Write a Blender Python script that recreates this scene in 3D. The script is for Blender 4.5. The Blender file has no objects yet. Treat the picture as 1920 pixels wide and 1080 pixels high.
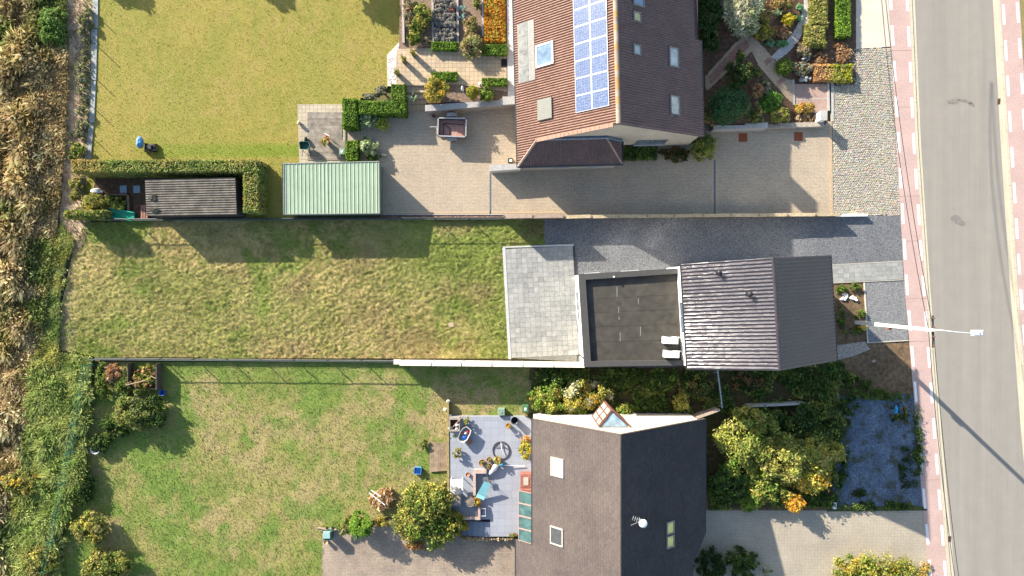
import bpy, math, random
import numpy as np
from mathutils import Vector

random.seed(7)
RNG = np.random.default_rng(7)
scene = bpy.context.scene
COL = scene.collection

# ------------------------------------------------------------------ camera, sky, sun, exposure
CAM_H = 49.0          # metres above the ground, looking straight down
PPM = 26.0            # photograph pixels per metre on the ground
cam_d = bpy.data.cameras.new('camera')
cam_d.sensor_width = 36.0
cam_d.lens = 36.0 * CAM_H / (1920.0 / PPM)
cam_d.clip_end = 2000.0
cam = bpy.data.objects.new('camera', cam_d)
cam.location = (0, 0, CAM_H)
COL.objects.link(cam)
scene.camera = cam

SUN_EL = math.radians(22.4)
SUN_H = (0.725, -0.689)       # horizontal direction the light travels
world = bpy.data.worlds.new('World')
scene.world = world
world.use_nodes = True
wn = world.node_tree
sky = wn.nodes.new('ShaderNodeTexSky')
sky.sky_type = 'NISHITA'
sky.sun_disc = False
sky.sun_elevation = SUN_EL
sky.sun_rotation = math.atan2(-SUN_H[0], -SUN_H[1])
sky.air_density = 1.0
sky.dust_density = 1.0
sky.ozone_density = 1.0
wn.links.new(sky.outputs[0], wn.nodes['Background'].inputs[0])
wn.nodes['Background'].inputs[1].default_value = 0.12

sun_d = bpy.data.lights.new('sun', 'SUN')
sun_d.energy = 5.0
sun_d.angle = math.radians(0.5)
sun_d.color = (1.0, 0.93, 0.82)
sun = bpy.data.objects.new('sun', sun_d)
sun.rotation_euler = Vector((SUN_H[0] * math.cos(SUN_EL), SUN_H[1] * math.cos(SUN_EL), -math.sin(SUN_EL))).to_track_quat('-Z', 'Y').to_euler()
sun.location = (-40, 40, 60)
COL.objects.link(sun)

scene.view_settings.view_transform = 'Standard'
scene.view_settings.look = 'None'
scene.view_settings.gamma = 1.0
scene.view_settings.use_curve_mapping = False
scene.view_settings.exposure = 1.58
scene.cycles.blur_glossy = 0.0
scene.cycles.sample_clamp_indirect = 25.0

# ------------------------------------------------------------------ coordinates
def P(px, py, z=0.0):
    """place of a thing that shows at photograph pixel (px, py) when it is z metres up"""
    k = (1.0 - z / CAM_H) / PPM
    return Vector(((px - 960.0) * k, (540.0 - py) * k, z))

def G(gx, gy, z=0.0):
    """ground plan: plan units of 1/26 m, lifted to z"""
    return Vector(((gx - 960.0) / PPM, (540.0 - gy) / PPM, z))

def lin(c):
    c = c / 255.0
    return c / 12.92 if c <= 0.04045 else ((c + 0.055) / 1.055) ** 2.4

def c(r, g, b, k=1.7):
    return (min(lin(r) / k, .85), min(lin(g) / k, .85), min(lin(b) / k, .85))

# ------------------------------------------------------------------ noise for meshes
def vnoise(x, y, seed):
    n = 256
    t = np.random.default_rng(seed).random((n, n))
    xi = np.floor(x).astype(int); yi = np.floor(y).astype(int)
    fx = x - xi; fy = y - yi
    fx = fx * fx * (3 - 2 * fx); fy = fy * fy * (3 - 2 * fy)
    a = t[xi % n, yi % n]; b = t[(xi + 1) % n, yi % n]
    d = t[xi % n, (yi + 1) % n]; e = t[(xi + 1) % n, (yi + 1) % n]
    return (a * (1 - fx) + b * fx) * (1 - fy) + (d * (1 - fx) + e * fx) * fy

def fbm(x, y, s, o=4, seed=1, gain=.55):
    x = np.asarray(x, float); y = np.asarray(y, float)
    r = np.zeros_like(x); a = 1.0; tot = 0
    for k in range(o):
        r += a * vnoise(x / s * 2 ** k + 17.3 * k, y / s * 2 ** k + 9.1 * k, seed + k)
        tot += a; a *= gain
    return r / tot

def sstep(a, b, x):
    t = np.clip((x - a) / (b - a), 0, 1)
    return t * t * (3 - 2 * t)

def in_poly(x, y, poly):
    ins = np.zeros(x.shape, bool)
    n = len(poly); j = n - 1
    for i in range(n):
        xi, yi = poly[i][0], poly[i][1]; xj, yj = poly[j][0], poly[j][1]
        cnd = ((yi > y) != (yj > y))
        if yi != yj:
            ins ^= cnd & (x < (xj - xi) * (y - yi) / (yj - yi) + xi)
        j = i
    return ins

# ------------------------------------------------------------------ materials
MATS = {}
def nt_new(name):
    m = bpy.data.materials.new(name)
    m.use_nodes = True
    nt = m.node_tree
    b = nt.nodes['Principled BSDF']
    return m, nt, b

def rgba(cc):
    return (cc[0], cc[1], cc[2], 1.0)

def N_noise(nt, vec, scale, detail=4, rough=.6):
    n = nt.nodes.new('ShaderNodeTexNoise')
    n.inputs['Scale'].default_value = scale
    n.inputs['Detail'].default_value = detail
    n.inputs['Roughness'].default_value = rough
    nt.links.new(vec, n.inputs['Vector'])
    return n

def N_ramp(nt, fac, stops):
    r = nt.nodes.new('ShaderNodeValToRGB')
    e = r.color_ramp.elements
    while len(e) < len(stops):
        e.new(0.5)
    for el, (p, cc) in zip(e, stops):
        el.position = p; el.color = rgba(cc)
    nt.links.new(fac, r.inputs[0])
    return r

def N_mix(nt, fac, a, b, mode='MIX'):
    m = nt.nodes.new('ShaderNodeMix')
    m.data_type = 'RGBA'; m.blend_type = mode
    for sock, v in ((m.inputs[0], fac), (m.inputs[6], a), (m.inputs[7], b)):
        if isinstance(v, (int, float)):
            sock.default_value = v
        elif isinstance(v, tuple):
            sock.default_value = rgba(v)
        else:
            nt.links.new(v, sock)
    return m.outputs[2]

def M(name, col, var=.25, scale=6.0, rough=.75, bump=.15, bscale=30.0, metal=0.0, spec=.3, rnd=0.0, col2=None, big=.0, bigscale=.6, coat=0):
    """plain weathered surface: one colour broken up by two noises, a bump, and a random shade per piece"""
    if name in MATS:
        return MATS[name]
    m, nt, b = nt_new(name)
    geo = nt.nodes.new('ShaderNodeNewGeometry').outputs['Position']
    n1 = N_noise(nt, geo, scale)
    c2 = col2 or tuple(x * (1 - var * 1.6) for x in col)
    c1 = tuple(min(x * (1 + var * .7), .9) for x in col) if col2 is None else col
    out = N_ramp(nt, n1.outputs[0], [(.32, c2), (.68, c1)]).outputs[0]
    if big:
        n2 = N_noise(nt, geo, bigscale, 3)
        dk = N_ramp(nt, n2.outputs[0], [(.35, (1 - big,) * 3), (.65, (1 + big * .6,) * 3)]).outputs[0]
        out = N_mix(nt, 1.0, out, dk, 'MULTIPLY')
    if rnd:
        oi = nt.nodes.new('ShaderNodeObjectInfo')
        rr = N_ramp(nt, oi.outputs['Random'], [(0, (1 - rnd,) * 3), (1, (1 + rnd,) * 3)]).outputs[0]
        out = N_mix(nt, 1.0, out, rr, 'MULTIPLY')
    nt.links.new(out, b.inputs['Base Color'])
    b.inputs['Roughness'].default_value = rough
    b.inputs['Metallic'].default_value = metal
    b.inputs['Specular IOR Level'].default_value = spec
    if coat:
        b.inputs['Coat Weight'].default_value = coat
    if bump:
        n3 = N_noise(nt, geo, bscale, 3)
        bp = nt.nodes.new('ShaderNodeBump')
        bp.inputs['Strength'].default_value = bump
        bp.inputs['Distance'].default_value = .02
        nt.links.new(n3.outputs[0], bp.inputs['Height'])
        nt.links.new(bp.outputs[0], b.inputs['Normal'])
    MATS[name] = m
    return m

def M_brick(name, cols, mortar, w, h, rot=0.0, rough=.85, msize=.012, big=.12, bump=.5, speck=.35, off=.5, wall=False):
    """small pavers or courses laid in the material (too small to pick apart from up here)"""
    m, nt, b = nt_new(name)
    geo = nt.nodes.new('ShaderNodeNewGeometry').outputs['Position']
    mp = nt.nodes.new('ShaderNodeMapping')
    mp.inputs['Rotation'].default_value[2] = rot
    if wall:      # courses run round the walls: along = x + y, up = z
        sp = nt.nodes.new('ShaderNodeSeparateXYZ'); nt.links.new(geo, sp.inputs[0])
        ad = nt.nodes.new('ShaderNodeMath'); nt.links.new(sp.outputs[0], ad.inputs[0]); nt.links.new(sp.outputs[1], ad.inputs[1])
        cb = nt.nodes.new('ShaderNodeCombineXYZ'); nt.links.new(ad.outputs[0], cb.inputs[0]); nt.links.new(sp.outputs[2], cb.inputs[1])
        nt.links.new(cb.outputs[0], mp.inputs[0])
    else:
        nt.links.new(geo, mp.inputs[0])
    bt = nt.nodes.new('ShaderNodeTexBrick')
    bt.offset = off
    bt.inputs['Scale'].default_value = 1.0
    bt.inputs['Brick Width'].default_value = w
    bt.inputs['Row Height'].default_value = h
    bt.inputs['Mortar Size'].default_value = msize
    bt.inputs['Color1'].default_value = rgba(cols[0]); bt.inputs['Color2'].default_value = rgba(cols[1])
    bt.inputs['Mortar'].default_value = rgba(mortar)
    nt.links.new(mp.outputs[0], bt.inputs['Vector'])
    n1 = N_noise(nt, geo, 7.0, 5, .75)
    r1 = N_ramp(nt, n1.outputs[0], [(.3, (1 - speck,) * 3), (.7, (1 + speck * .8,) * 3)])
    o = N_mix(nt, 1.0, bt.outputs['Color'], r1.outputs[0], 'MULTIPLY')
    n2 = N_noise(nt, geo, .5, 4)
    r2 = N_ramp(nt, n2.outputs[0], [(.3, (1 - big, 1 - big, 1 - big * .8)), (.7, (1 + big, 1 + big * .9, 1 + big * .8))])
    o = N_mix(nt, 1.0, o, r2.outputs[0], 'MULTIPLY')
    nt.links.new(o, b.inputs['Base Color'])
    b.inputs['Roughness'].default_value = rough
    b.inputs['Specular IOR Level'].default_value = .25
    bp = nt.nodes.new('ShaderNodeBump')
    bp.inputs['Strength'].default_value = bump; bp.inputs['Distance'].default_value = .01
    bp.invert = True
    nt.links.new(bt.outputs['Fac'], bp.inputs['Height'])
    nt.links.new(bp.outputs[0], b.inputs['Normal'])
    MATS[name] = m
    return m

def M_gravel(name, c1, c2, scale=22.0, big=.15, bigscale=.7, bump=1.0, moss=None):
    m, nt, b = nt_new(name)
    geo = nt.nodes.new('ShaderNodeNewGeometry').outputs['Position']
    v = nt.nodes.new('ShaderNodeTexVoronoi')
    v.inputs['Scale'].default_value = scale
    nt.links.new(geo, v.inputs['Vector'])
    sep = nt.nodes.new('ShaderNodeSeparateColor')
    nt.links.new(v.outputs['Color'], sep.inputs[0])
    o = N_mix(nt, sep.outputs[0], c1, c2)
    n1 = N_noise(nt, geo, 9.0, 5, .75)
    r1 = N_ramp(nt, n1.outputs[0], [(.3, (.72,) * 3), (.7, (1.25,) * 3)])
    o = N_mix(nt, 1.0, o, r1.outputs[0], 'MULTIPLY')
    n2 = N_noise(nt, geo, bigscale, 4)
    r2 = N_ramp(nt, n2.outputs[0], [(.3, (1 - big,) * 3), (.7, (1 + big,) * 3)])
    o = N_mix(nt, 1.0, o, r2.outputs[0], 'MULTIPLY')
    if moss:
        n5 = N_noise(nt, geo, 1.1, 6, .75)
        o = N_mix(nt, N_ramp(nt, n5.outputs[0], [(.50, (0, 0, 0)), (.62, (1, 1, 1))]).outputs[0], o, moss)
    nt.links.new(o, b.inputs['Base Color'])
    b.inputs['Roughness'].default_value = .9
    b.inputs['Specular IOR Level'].default_value = .2
    bp = nt.nodes.new('ShaderNodeBump')
    bp.inputs['Strength'].default_value = bump; bp.inputs['Distance'].default_value = .03
    bp.invert = True
    nt.links.new(v.outputs['Distance'], bp.inputs['Height'])
    nt.links.new(bp.outputs[0], b.inputs['Normal'])
    MATS[name] = m
    return m

def M_attr(name, trans=.0, rough=.8, fine=0.0, fscale=14.0, bump=0.0):
    """colour stored on the mesh (each leaf, blade or patch of turf has its own), plus optional fine grain"""
    m, nt, b = nt_new(name)
    at = nt.nodes.new('ShaderNodeAttribute'); at.attribute_name = 'Col'
    out = at.outputs['Color']
    geo = nt.nodes.new('ShaderNodeNewGeometry').outputs['Position']
    if fine:
        n = N_noise(nt, geo, fscale, 5, .8)
        r = N_ramp(nt, n.outputs[0], [(.3, (1 - fine,) * 3), (.7, (1 + fine,) * 3)])
        out = N_mix(nt, 1.0, out, r.outputs[0], 'MULTIPLY')
    nt.links.new(out, b.inputs['Base Color'])
    b.inputs['Roughness'].default_value = rough
    b.inputs['Specular IOR Level'].default_value = .15
    if bump:
        n3 = N_noise(nt, geo, 16, 4, .8)
        bp = nt.nodes.new('ShaderNodeBump')
        bp.inputs['Strength'].default_value = bump; bp.inputs['Distance'].default_value = .06
        nt.links.new(n3.outputs[0], bp.inputs['Height'])
        nt.links.new(bp.outputs[0], b.inputs['Normal'])
    if trans:
        tr = nt.nodes.new('ShaderNodeBsdfTranslucent')
        nt.links.new(out, tr.inputs[0])
        mx = nt.nodes.new('ShaderNodeMixShader'); mx.inputs[0].default_value = trans
        nt.links.new(b.outputs[0], mx.inputs[1]); nt.links.new(tr.outputs[0], mx.inputs[2])
        nt.links.new(mx.outputs[0], nt.nodes['Material Output'].inputs[0])
    MATS[name] = m
    return m

def M_glass(name, col, rough=.05, var=.3, spec=.8):
    return M(name, col, var=var, scale=2.0, rough=rough, bump=.02, bscale=3, spec=spec)

BARK = M('bark', (.10, .075, .05), .3, 10)
LEAF = M_attr('leaf', trans=.38)
TURF = M_attr('turf', fine=.45, fscale=12.0, bump=.8)
BLADE = M_attr('grass_blade', trans=.25)

# ------------------------------------------------------------------ mesh building
class MB:
    def __init__(s):
        s.v = []; s.f = []
    def add(s, vs, fs):
        o = len(s.v)
        s.v += [tuple(p) for p in vs]
        s.f += [tuple(i + o for i in f) for f in fs]
        return s
    def box(s, x0, x1, y0, y1, z0, z1):
        return s.hexa([(x0, y0, z0), (x1, y0, z0), (x1, y1, z0), (x0, y1, z0), (x0, y0, z1), (x1, y0, z1), (x1, y1, z1), (x0, y1, z1)])
    def hexa(s, p):
        return s.add(p, [(3, 2, 1, 0), (4, 5, 6, 7), (0, 1, 5, 4), (1, 2, 6, 5), (2, 3, 7, 6), (3, 0, 4, 7)])
    def obox(s, cx, cy, z0, z1, lx, ly, a=0.0, taper=1.0):
        ca, sa = math.cos(a), math.sin(a)
        def q(x, y, z): return (cx + x * ca - y * sa, cy + x * sa + y * ca, z)
        hx, hy = lx / 2, ly / 2; tx, ty = hx * taper, hy * taper
        return s.hexa([q(-hx, -hy, z0), q(hx, -hy, z0), q(hx, hy, z0), q(-hx, hy, z0), q(-tx, -ty, z1), q(tx, -ty, z1), q(tx, ty, z1), q(-tx, ty, z1)])
    def prism(s, poly, z0, z1):
        """poly: (x, y) or (x, y, z) points; z0/z1 bottom and top"""
        n = len(poly)
        vs = [(p[0], p[1], z0) for p in poly] + [(p[0], p[1], z1) for p in poly]
        ar = sum(poly[i][0] * poly[(i + 1) % n][1] - poly[(i + 1) % n][0] * poly[i][1] for i in range(n))
        if ar < 0:
            vs = [(p[0], p[1], z0) for p in poly[::-1]] + [(p[0], p[1], z1) for p in poly[::-1]]
        fs = [tuple(range(n - 1, -1, -1)), tuple(range(n, 2 * n))] + [(i, (i + 1) % n, n + (i + 1) % n, n + i) for i in range(n)]
        return s.add(vs, fs)
    def tube(s, pts, r, n=8, cap=True):
        pts = [Vector(p) for p in pts]
        rs = r if isinstance(r, (list, tuple)) else [r] * len(pts)
        vs = []; fs = []
        ref = None
        for i, p in enumerate(pts):
            d = (pts[min(i + 1, len(pts) - 1)] - pts[max(i - 1, 0)])
            d = d.normalized() if d.length > 1e-9 else Vector((0, 0, 1))
            if ref is None or abs(ref.dot(d)) > .95:
                ref = Vector((0, 0, 1)) if abs(d.z) < .9 else Vector((1, 0, 0))
            u = d.cross(ref).normalized(); w = d.cross(u)
            ref = -w if False else ref
            for k in range(n):
                a = 2 * math.pi * k / n
                vs.append(p + (u * math.cos(a) + w * math.sin(a)) * rs[i])
        for i in range(len(pts) - 1):
            for k in range(n):
                a = i * n + k; b = i * n + (k + 1) % n
                fs.append((a, b, b + n, a + n))
        if cap:
            fs.append(tuple(range(n))[::-1]); fs.append(tuple(range((len(pts) - 1) * n, len(pts) * n)))
        return s.add(vs, fs)
    def lathe(s, cx, cy, prof, n=14):
        """prof: (radius, z) from the bottom up (and down the inside)"""
        vs = []; fs = []
        for r, z in prof:
            for k in range(n):
                a = 2 * math.pi * k / n
                vs.append((cx + r * math.cos(a), cy + r * math.sin(a), z))
        for i in range(len(prof) - 1):
            for k in range(n):
                a = i * n + k; b = i * n + (k + 1) % n
                fs.append((a, b, b + n, a + n))
        fs.append(tuple(range(n))[::-1]); fs.append(tuple(range((len(prof) - 1) * n, len(prof) * n)))
        return s.add(vs, fs)
    def blob(s, cx, cy, cz, rx, ry, rz, seed=0, amp=.15, nu=14, nv=9):
        rr = random.Random(seed)
        ph = [(rr.uniform(0, 6), rr.uniform(1, 3.5), rr.uniform(1, 3)) for _ in range(4)]
        vs = []; fs = []
        for j in range(nv + 1):
            t = math.pi * j / nv
            for i in range(nu):
                a = 2 * math.pi * i / nu
                k = 1 + amp * sum(math.sin(p + round(q) * a + w * t) for p, q, w in ph) / 2
                vs.append((cx + rx * k * math.sin(t) * math.cos(a), cy + ry * k * math.sin(t) * math.sin(a), cz + rz * k * math.cos(t)))
        for j in range(nv):
            for i in range(nu):
                a = j * nu + i; b = j * nu + (i + 1) % nu
                fs.append((a + nu, b + nu, b, a))
        return s.add(vs, fs)
    def fbox(s, fr, a0, a1, b0, b1, c0, c1):
        q = fr.pt
        return s.hexa([q(a0, b0, c0), q(a1, b0, c0), q(a1, b1, c0), q(a0, b1, c0), q(a0, b0, c1), q(a1, b0, c1), q(a1, b1, c1), q(a0, b1, c1)])
    def fpoly(s, fr, poly, c0, c1):
        n = len(poly)
        vs = [fr.pt(a, b, c0) for a, b in poly] + [fr.pt(a, b, c1) for a, b in poly]
        fs = [tuple(range(n - 1, -1, -1)), tuple(range(n, 2 * n))] + [(i, (i + 1) % n, n + (i + 1) % n, n + i) for i in range(n)]
        return s.add(vs, fs)
    def mesh(s, name, mat, off=(0, 0, 0), smooth=False):
        me = bpy.data.meshes.new(name)
        me.from_pydata([(p[0] - off[0], p[1] - off[1], p[2] - off[2]) for p in s.v], [], s.f)
        me.materials.append(mat)
        if smooth:
            me.polygons.foreach_set('use_smooth', [True] * len(me.polygons))
        me.update()
        return me
    def build(s, name, mat, parent=None, smooth=False):
        o = bpy.data.objects.new(name, s.mesh(name, mat, root_loc(parent), smooth))
        COL.objects.link(o)
        o.parent = parent
        return o

class Frame:
    """a flat slope: origin, unit axes u (along) and v (up the slope), n out of it"""
    def __init__(s, O, u, v):
        s.O = Vector(O); s.u = Vector(u).normalized(); s.v = Vector(v).normalized()
        s.n = s.u.cross(s.v).normalized()
        if s.n.z < 0: s.n = -s.n
    def pt(s, a, b, c=0.0):
        return s.O + s.u * a + s.v * b + s.n * c
    def hit(s, px, py):
        C = Vector((0, 0, CAM_H)); d = P(px, py, 0) - C
        t = (s.O - C).dot(s.n) / d.dot(s.n)
        q = C + d * t - s.O
        return q.dot(s.u), q.dot(s.v)

def root_loc(p):
    v = Vector((0, 0, 0))
    while p is not None:
        v += Vector(p.location); p = p.parent
    return v

def thing(name, label, cat, loc=(0, 0, 0), group=None):
    o = bpy.data.objects.new(name, None)
    o.empty_display_size = .2
    COL.objects.link(o)
    o.location = loc
    return tag(o, label, cat, group)

def tag(o, label, cat, group=None):
    o['label'] = label; o['category'] = cat
    if group: o['group'] = group
    return o

def struct(o):
    o['kind'] = 'structure'
    return o

def stuff(o):
    o['kind'] = 'stuff'
    return o

def piece(name, me, loc, parent, rz=0.0, sc=(1, 1, 1), rx=0.0, ry=0.0):
    o = bpy.data.objects.new(name, me)
    COL.objects.link(o)
    o.location = Vector(loc) - root_loc(parent)
    o.rotation_euler = (rx, ry, rz); o.scale = sc
    o.parent = parent
    return o

def copy_tree(o, parent=None):
    n = o.copy(); COL.objects.link(n); n.parent = parent
    for ch in list(o.children):
        copy_tree(ch, n)
    return n

def np_mesh(name, verts, faces, mat, parent=None, col=None, dom='FACE', smooth=False):
    """verts (N,3), faces (M,k) with one k; colours per face or per point"""
    me = bpy.data.meshes.new(name)
    off = root_loc(parent)
    verts = np.asarray(verts, np.float32) - np.array(off, np.float32)
    faces = np.asarray(faces, np.int32)
    m, k = faces.shape
    me.vertices.add(len(verts)); me.vertices.foreach_set('co', verts.ravel())
    me.loops.add(m * k); me.loops.foreach_set('vertex_index', faces.ravel())
    me.polygons.add(m)
    me.polygons.foreach_set('loop_start', np.arange(0, m * k, k, dtype=np.int32))
    me.polygons.foreach_set('use_smooth', np.full(m, bool(smooth)))
    me.update(calc_edges=True)
    me.validate()
    if col is not None:
        at = me.attributes.new('Col', 'FLOAT_COLOR', dom)
        cc = np.ones((len(col), 4), np.float32); cc[:, :3] = col
        at.data.foreach_set('color', cc.ravel())
    me.materials.append(mat)
    o = bpy.data.objects.new(name, me)
    COL.objects.link(o)
    o.parent = parent
    return o

# ------------------------------------------------------------------ foliage
def leaf_mesh(name, pts, outward, size, cols, parent=None, elong=1.7, jitter=.9, mat=None, lean=None):
    """one four-cornered leaf per point, facing roughly outward"""
    n = len(pts)
    nr = outward + RNG.normal(0, jitter, (n, 3))
    nr /= np.linalg.norm(nr, axis=1)[:, None] + 1e-9
    t = RNG.normal(0, 1, (n, 3)) if lean is None else lean + RNG.normal(0, .35, (n, 3))
    u = t - nr * np.sum(t * nr, axis=1)[:, None]
    u /= np.linalg.norm(u, axis=1)[:, None] + 1e-9
    w = np.cross(nr, u)
    s = (size * RNG.uniform(.5, 1.6, n))[:, None]
    a = pts - u * s * .5 * elong; b = pts + w * s * .5 + nr * s * .08; d = pts + u * s * .5 * elong; e = pts - w * s * .5 + nr * s * .08
    v = np.stack([a, b, d, e], 1).reshape(-1, 3)
    f = np.arange(4 * n).reshape(n, 4)
    cols = np.asarray(cols) * 1.75
    cols = cols * np.minimum(1.0, .55 / np.maximum(cols.max(1), 1e-6))[:, None]
    return np_mesh(name, v, f, mat or LEAF, parent, np.clip(cols, .003, .6))

def pal_cols(pal, n, idx=None, jit=.25):
    pal = np.array(pal)
    if idx is None:
        idx = RNG.integers(0, len(pal), n)
    cc = pal[idx] * RNG.uniform(1 - jit, 1 + jit, (n, 1)) * RNG.uniform(.9, 1.1, (n, 3))
    return np.clip(cc, .003, .8)

GREEN = [(.058, .088, .016), (.08, .115, .022), (.04, .065, .014)]
DARK = [(.020, .038, .010), (.026, .05, .010), (.034, .05, .017)]  # dark greens; for plants out of the sun the shade is in these colours
BOX = [(.062, .108, .014), (.082, .132, .017), (.046, .084, .012), (.105, .145, .024)]
YELG = [(.185, .185, .040), (.14, .15, .032), (.24, .205, .045), (.095, .115, .024)]
GOLD = [(.30, .20, .03), (.24, .20, .03), (.18, .15, .03), (.33, .24, .05)]
ORNG = [(.36, .17, .02), (.28, .12, .015), (.40, .22, .03), (.22, .10, .02)]
OLIV = [(.15, .14, .04), (.12, .13, .03), (.20, .17, .06), (.10, .11, .03)]
BROWN = [(.20, .10, .05), (.14, .07, .035), (.28, .15, .07)]
PALE = [(.30, .29, .20), (.25, .25, .15), (.35, .32, .23), (.18, .20, .09)]
GREY = [(.15, .15, .10), (.19, .18, .13), (.11, .12, .07)]
TANL = [(.34, .24, .13), (.26, .17, .09), (.20, .13, .06), (.42, .32, .18)]

def crown_points(centers, radii, n, clumps, fill=.35, clump_r=.17):
    """points of a crown made of ellipsoids, gathered in clumps near its skin"""
    centers = np.array(centers, float); radii = np.array(radii, float)
    vol = radii.prod(1) ** (2 / 3.0); vol /= vol.sum()
    ei = RNG.choice(len(centers), clumps, p=vol)
    d = RNG.normal(0, 1, (clumps, 3)); d[:, 2] = np.abs(d[:, 2]) * 1.0 - .25
    d /= np.linalg.norm(d, axis=1)[:, None]
    rr = RNG.uniform(fill, 1.0, clumps) ** .5
    cp = centers[ei] + d * radii[ei] * rr[:, None]
    k = RNG.integers(0, clumps, n)
    sp = radii[ei[k]].mean(1) * clump_r
    pts = cp[k] + RNG.normal(0, 1, (n, 3)) * sp[:, None] * np.array([1, 1, .7])
    out = pts - centers[ei[k]] * np.array([1, 1, 1.0])
    out /= np.linalg.norm(out, axis=1)[:, None] + 1e-9
    out[:, 2] += .4
    return pts, out, k

def ZFG(px):
    """the front garden falls from the house towards the street"""
    return .85 * min(max((1495.0 - px) / 85.0, 0.0), 1.0)

def shrub(name, label, cat, px, py, rx, ry, h, pal, n=1500, leaf=.11, clumps=40, z=0.0, group=None, lobes=5, jit=.35, elong=1.7, stem=True, low=.15, seed=None):
    """px, py: centre in the photograph; rx, ry in photograph pixels; h metres"""
    if z is None:
        z = ZFG(px)
    b = P(px, py, z + h * .55); base = Vector((b.x, b.y, z))
    rx = rx / PPM / 1.05; ry = ry / PPM / 1.05
    n = int(n * 2.6); leaf = leaf * .74
    t = thing(name, label, cat, base, group)
    cs = [(base.x, base.y, z + h * .5)]; rs = [(rx * .76, ry * .76, h * .5)]
    for i in range(lobes):
        a = 6.283 * (i + RNG.random() * .6) / max(lobes, 1)
        q = RNG.uniform(.45, .72); w = RNG.uniform(.34, .58)
        cs.append((base.x + math.cos(a) * rx * q, base.y + math.sin(a) * ry * q, z + h * RNG.uniform(.3, .66)))
        rs.append((rx * w, ry * w, h * RNG.uniform(.24, .42)))
    clumps = int(clumps * 1.5)
    pts, out, k = crown_points(cs, rs, n, clumps)
    pts[:, 2] = np.clip(pts[:, 2], z + low * h * RNG.uniform(.2, 1, n), None)
    ci = RNG.integers(0, len(pal), clumps)[k]
    ci = np.where(RNG.random(n) < .25, RNG.integers(0, len(pal), n), ci)
    leaf_mesh('foliage', pts, out, leaf, pal_cols(pal, n, ci, jit), t, elong)
    if stem:
        st = MB()
        for i in range(5):
            a = 6.283 * i / 5 + RNG.random()
            st.tube([base + Vector((0.03 * math.cos(a), .03 * math.sin(a), -.05)), base + Vector((rx * .3 * math.cos(a), ry * .3 * math.sin(a), h * .35)), base + Vector((rx * .55 * math.cos(a), ry * .55 * math.sin(a), h * .7))], [.03, .022, .008], 5)
        st.build('stem', M('bark', (.10, .075, .05), .3, 10), t)
    return t

def hedge(name, label, rects, h, pal, z=0.0, leaf=.085, dens=230, group=None, round_=.0, cat='hedge', jit=.3, patch=None, core=(.02, .03, .01)):
    """clipped hedge; rects: photograph pixels of the clipped top (x0, y0, x1, y1), one or more joined"""
    R = []; leaf = leaf * .78; dens = dens * 1.75
    for x0, y0, x1, y1 in rects:
        a = P(x0, y1, z + h); b = P(x1, y0, z + h)
        R.append((a.x, b.x, a.y, b.y))
    bx = (min(r[0] for r in R) + max(r[1] for r in R)) / 2; by = (min(r[2] for r in R) + max(r[3] for r in R)) / 2
    t = thing(name, label, cat, (bx, by, z), group)
    PT = []; OUT = []
    for i, (x0, x1, y0, y1) in enumerate(R):
        def ins_other(p):
            m = np.zeros(len(p), bool)
            for j, (a, b, cc, d) in enumerate(R):
                if j != i:
                    m |= (p[:, 0] > a + .03) & (p[:, 0] < b - .03) & (p[:, 1] > cc + .03) & (p[:, 1] < d - .03) & (p[:, 2] < z + h - .05)
            return m
        for ax, val, o in ((2, z + h, (0, 0, 1)), (0, x0, (-1, 0, 0)), (0, x1, (1, 0, 0)), (1, y0, (0, -1, 0)), (1, y1, (0, 1, 0))):
            A = (x1 - x0) * (y1 - y0) if ax == 2 else (h * ((y1 - y0) if ax == 0 else (x1 - x0)))
            n = int(A * dens) + 20
            p = np.stack([RNG.uniform(x0, x1, n), RNG.uniform(y0, y1, n), RNG.uniform(z + .03, z + h, n)], 1)
            wob = (fbm(p[:, (ax + 1) % 3], p[:, (ax + 2) % 3], .5, 3, 11 + i) - .5) * .14
            p[:, ax] = val - np.abs(RNG.normal(0, .05, n)) * np.sign(sum(o)) + wob
            if round_:
                ez = np.clip((p[:, 2] - (z + h - round_)) / round_, 0, 1)
                cx_, cy_ = (x0 + x1) / 2, (y0 + y1) / 2
                ex = np.minimum(np.minimum(p[:, 0] - x0, x1 - p[:, 0]), np.minimum(p[:, 1] - y0, y1 - p[:, 1]))
                if ax == 2:
                    p[:, 2] -= round_ * .8 * np.clip(1 - ex / round_, 0, 1) ** 2
                else:
                    p[:, ax] -= np.sign(sum(o)) * round_ * .7 * ez ** 2
            keep = ~ins_other(p)
            PT.append(p[keep]); OUT.append(np.tile(np.array(o, float), (keep.sum(), 1)))
    p = np.concatenate(PT); o = np.concatenate(OUT); n = len(p)
    ps = fbm(p[:, 0], p[:, 1], .8, 3, 5)
    idx = np.clip(((ps - .25) * 2 * len(pal)), 0, len(pal) - 1).astype(int)
    idx = np.where(RNG.random(n) < .45, RNG.integers(0, len(pal), n), idx)
    cc = pal_cols(pal, n, idx, jit)
    if patch is not None:
        cc = patch(p, cc)
    leaf_mesh('foliage', p, o * .9, leaf, cc * 1.2, t, 1.6, .85)
    cm = MB()
    e = .09 + round_ * .35
    for i, (x0, x1, y0, y1) in enumerate(R):
        cm.box(x0 + e, x1 - e, y0 + e, y1 - e, z - .02 - .003 * i, z + h - e - .05 - .004 * i)
    cm.build('twig_core', M('twigs_' + '_'.join('%d' % (x * 1000) for x in core), core, .5, 18, .95, .8, 20), t)
    return t

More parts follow.
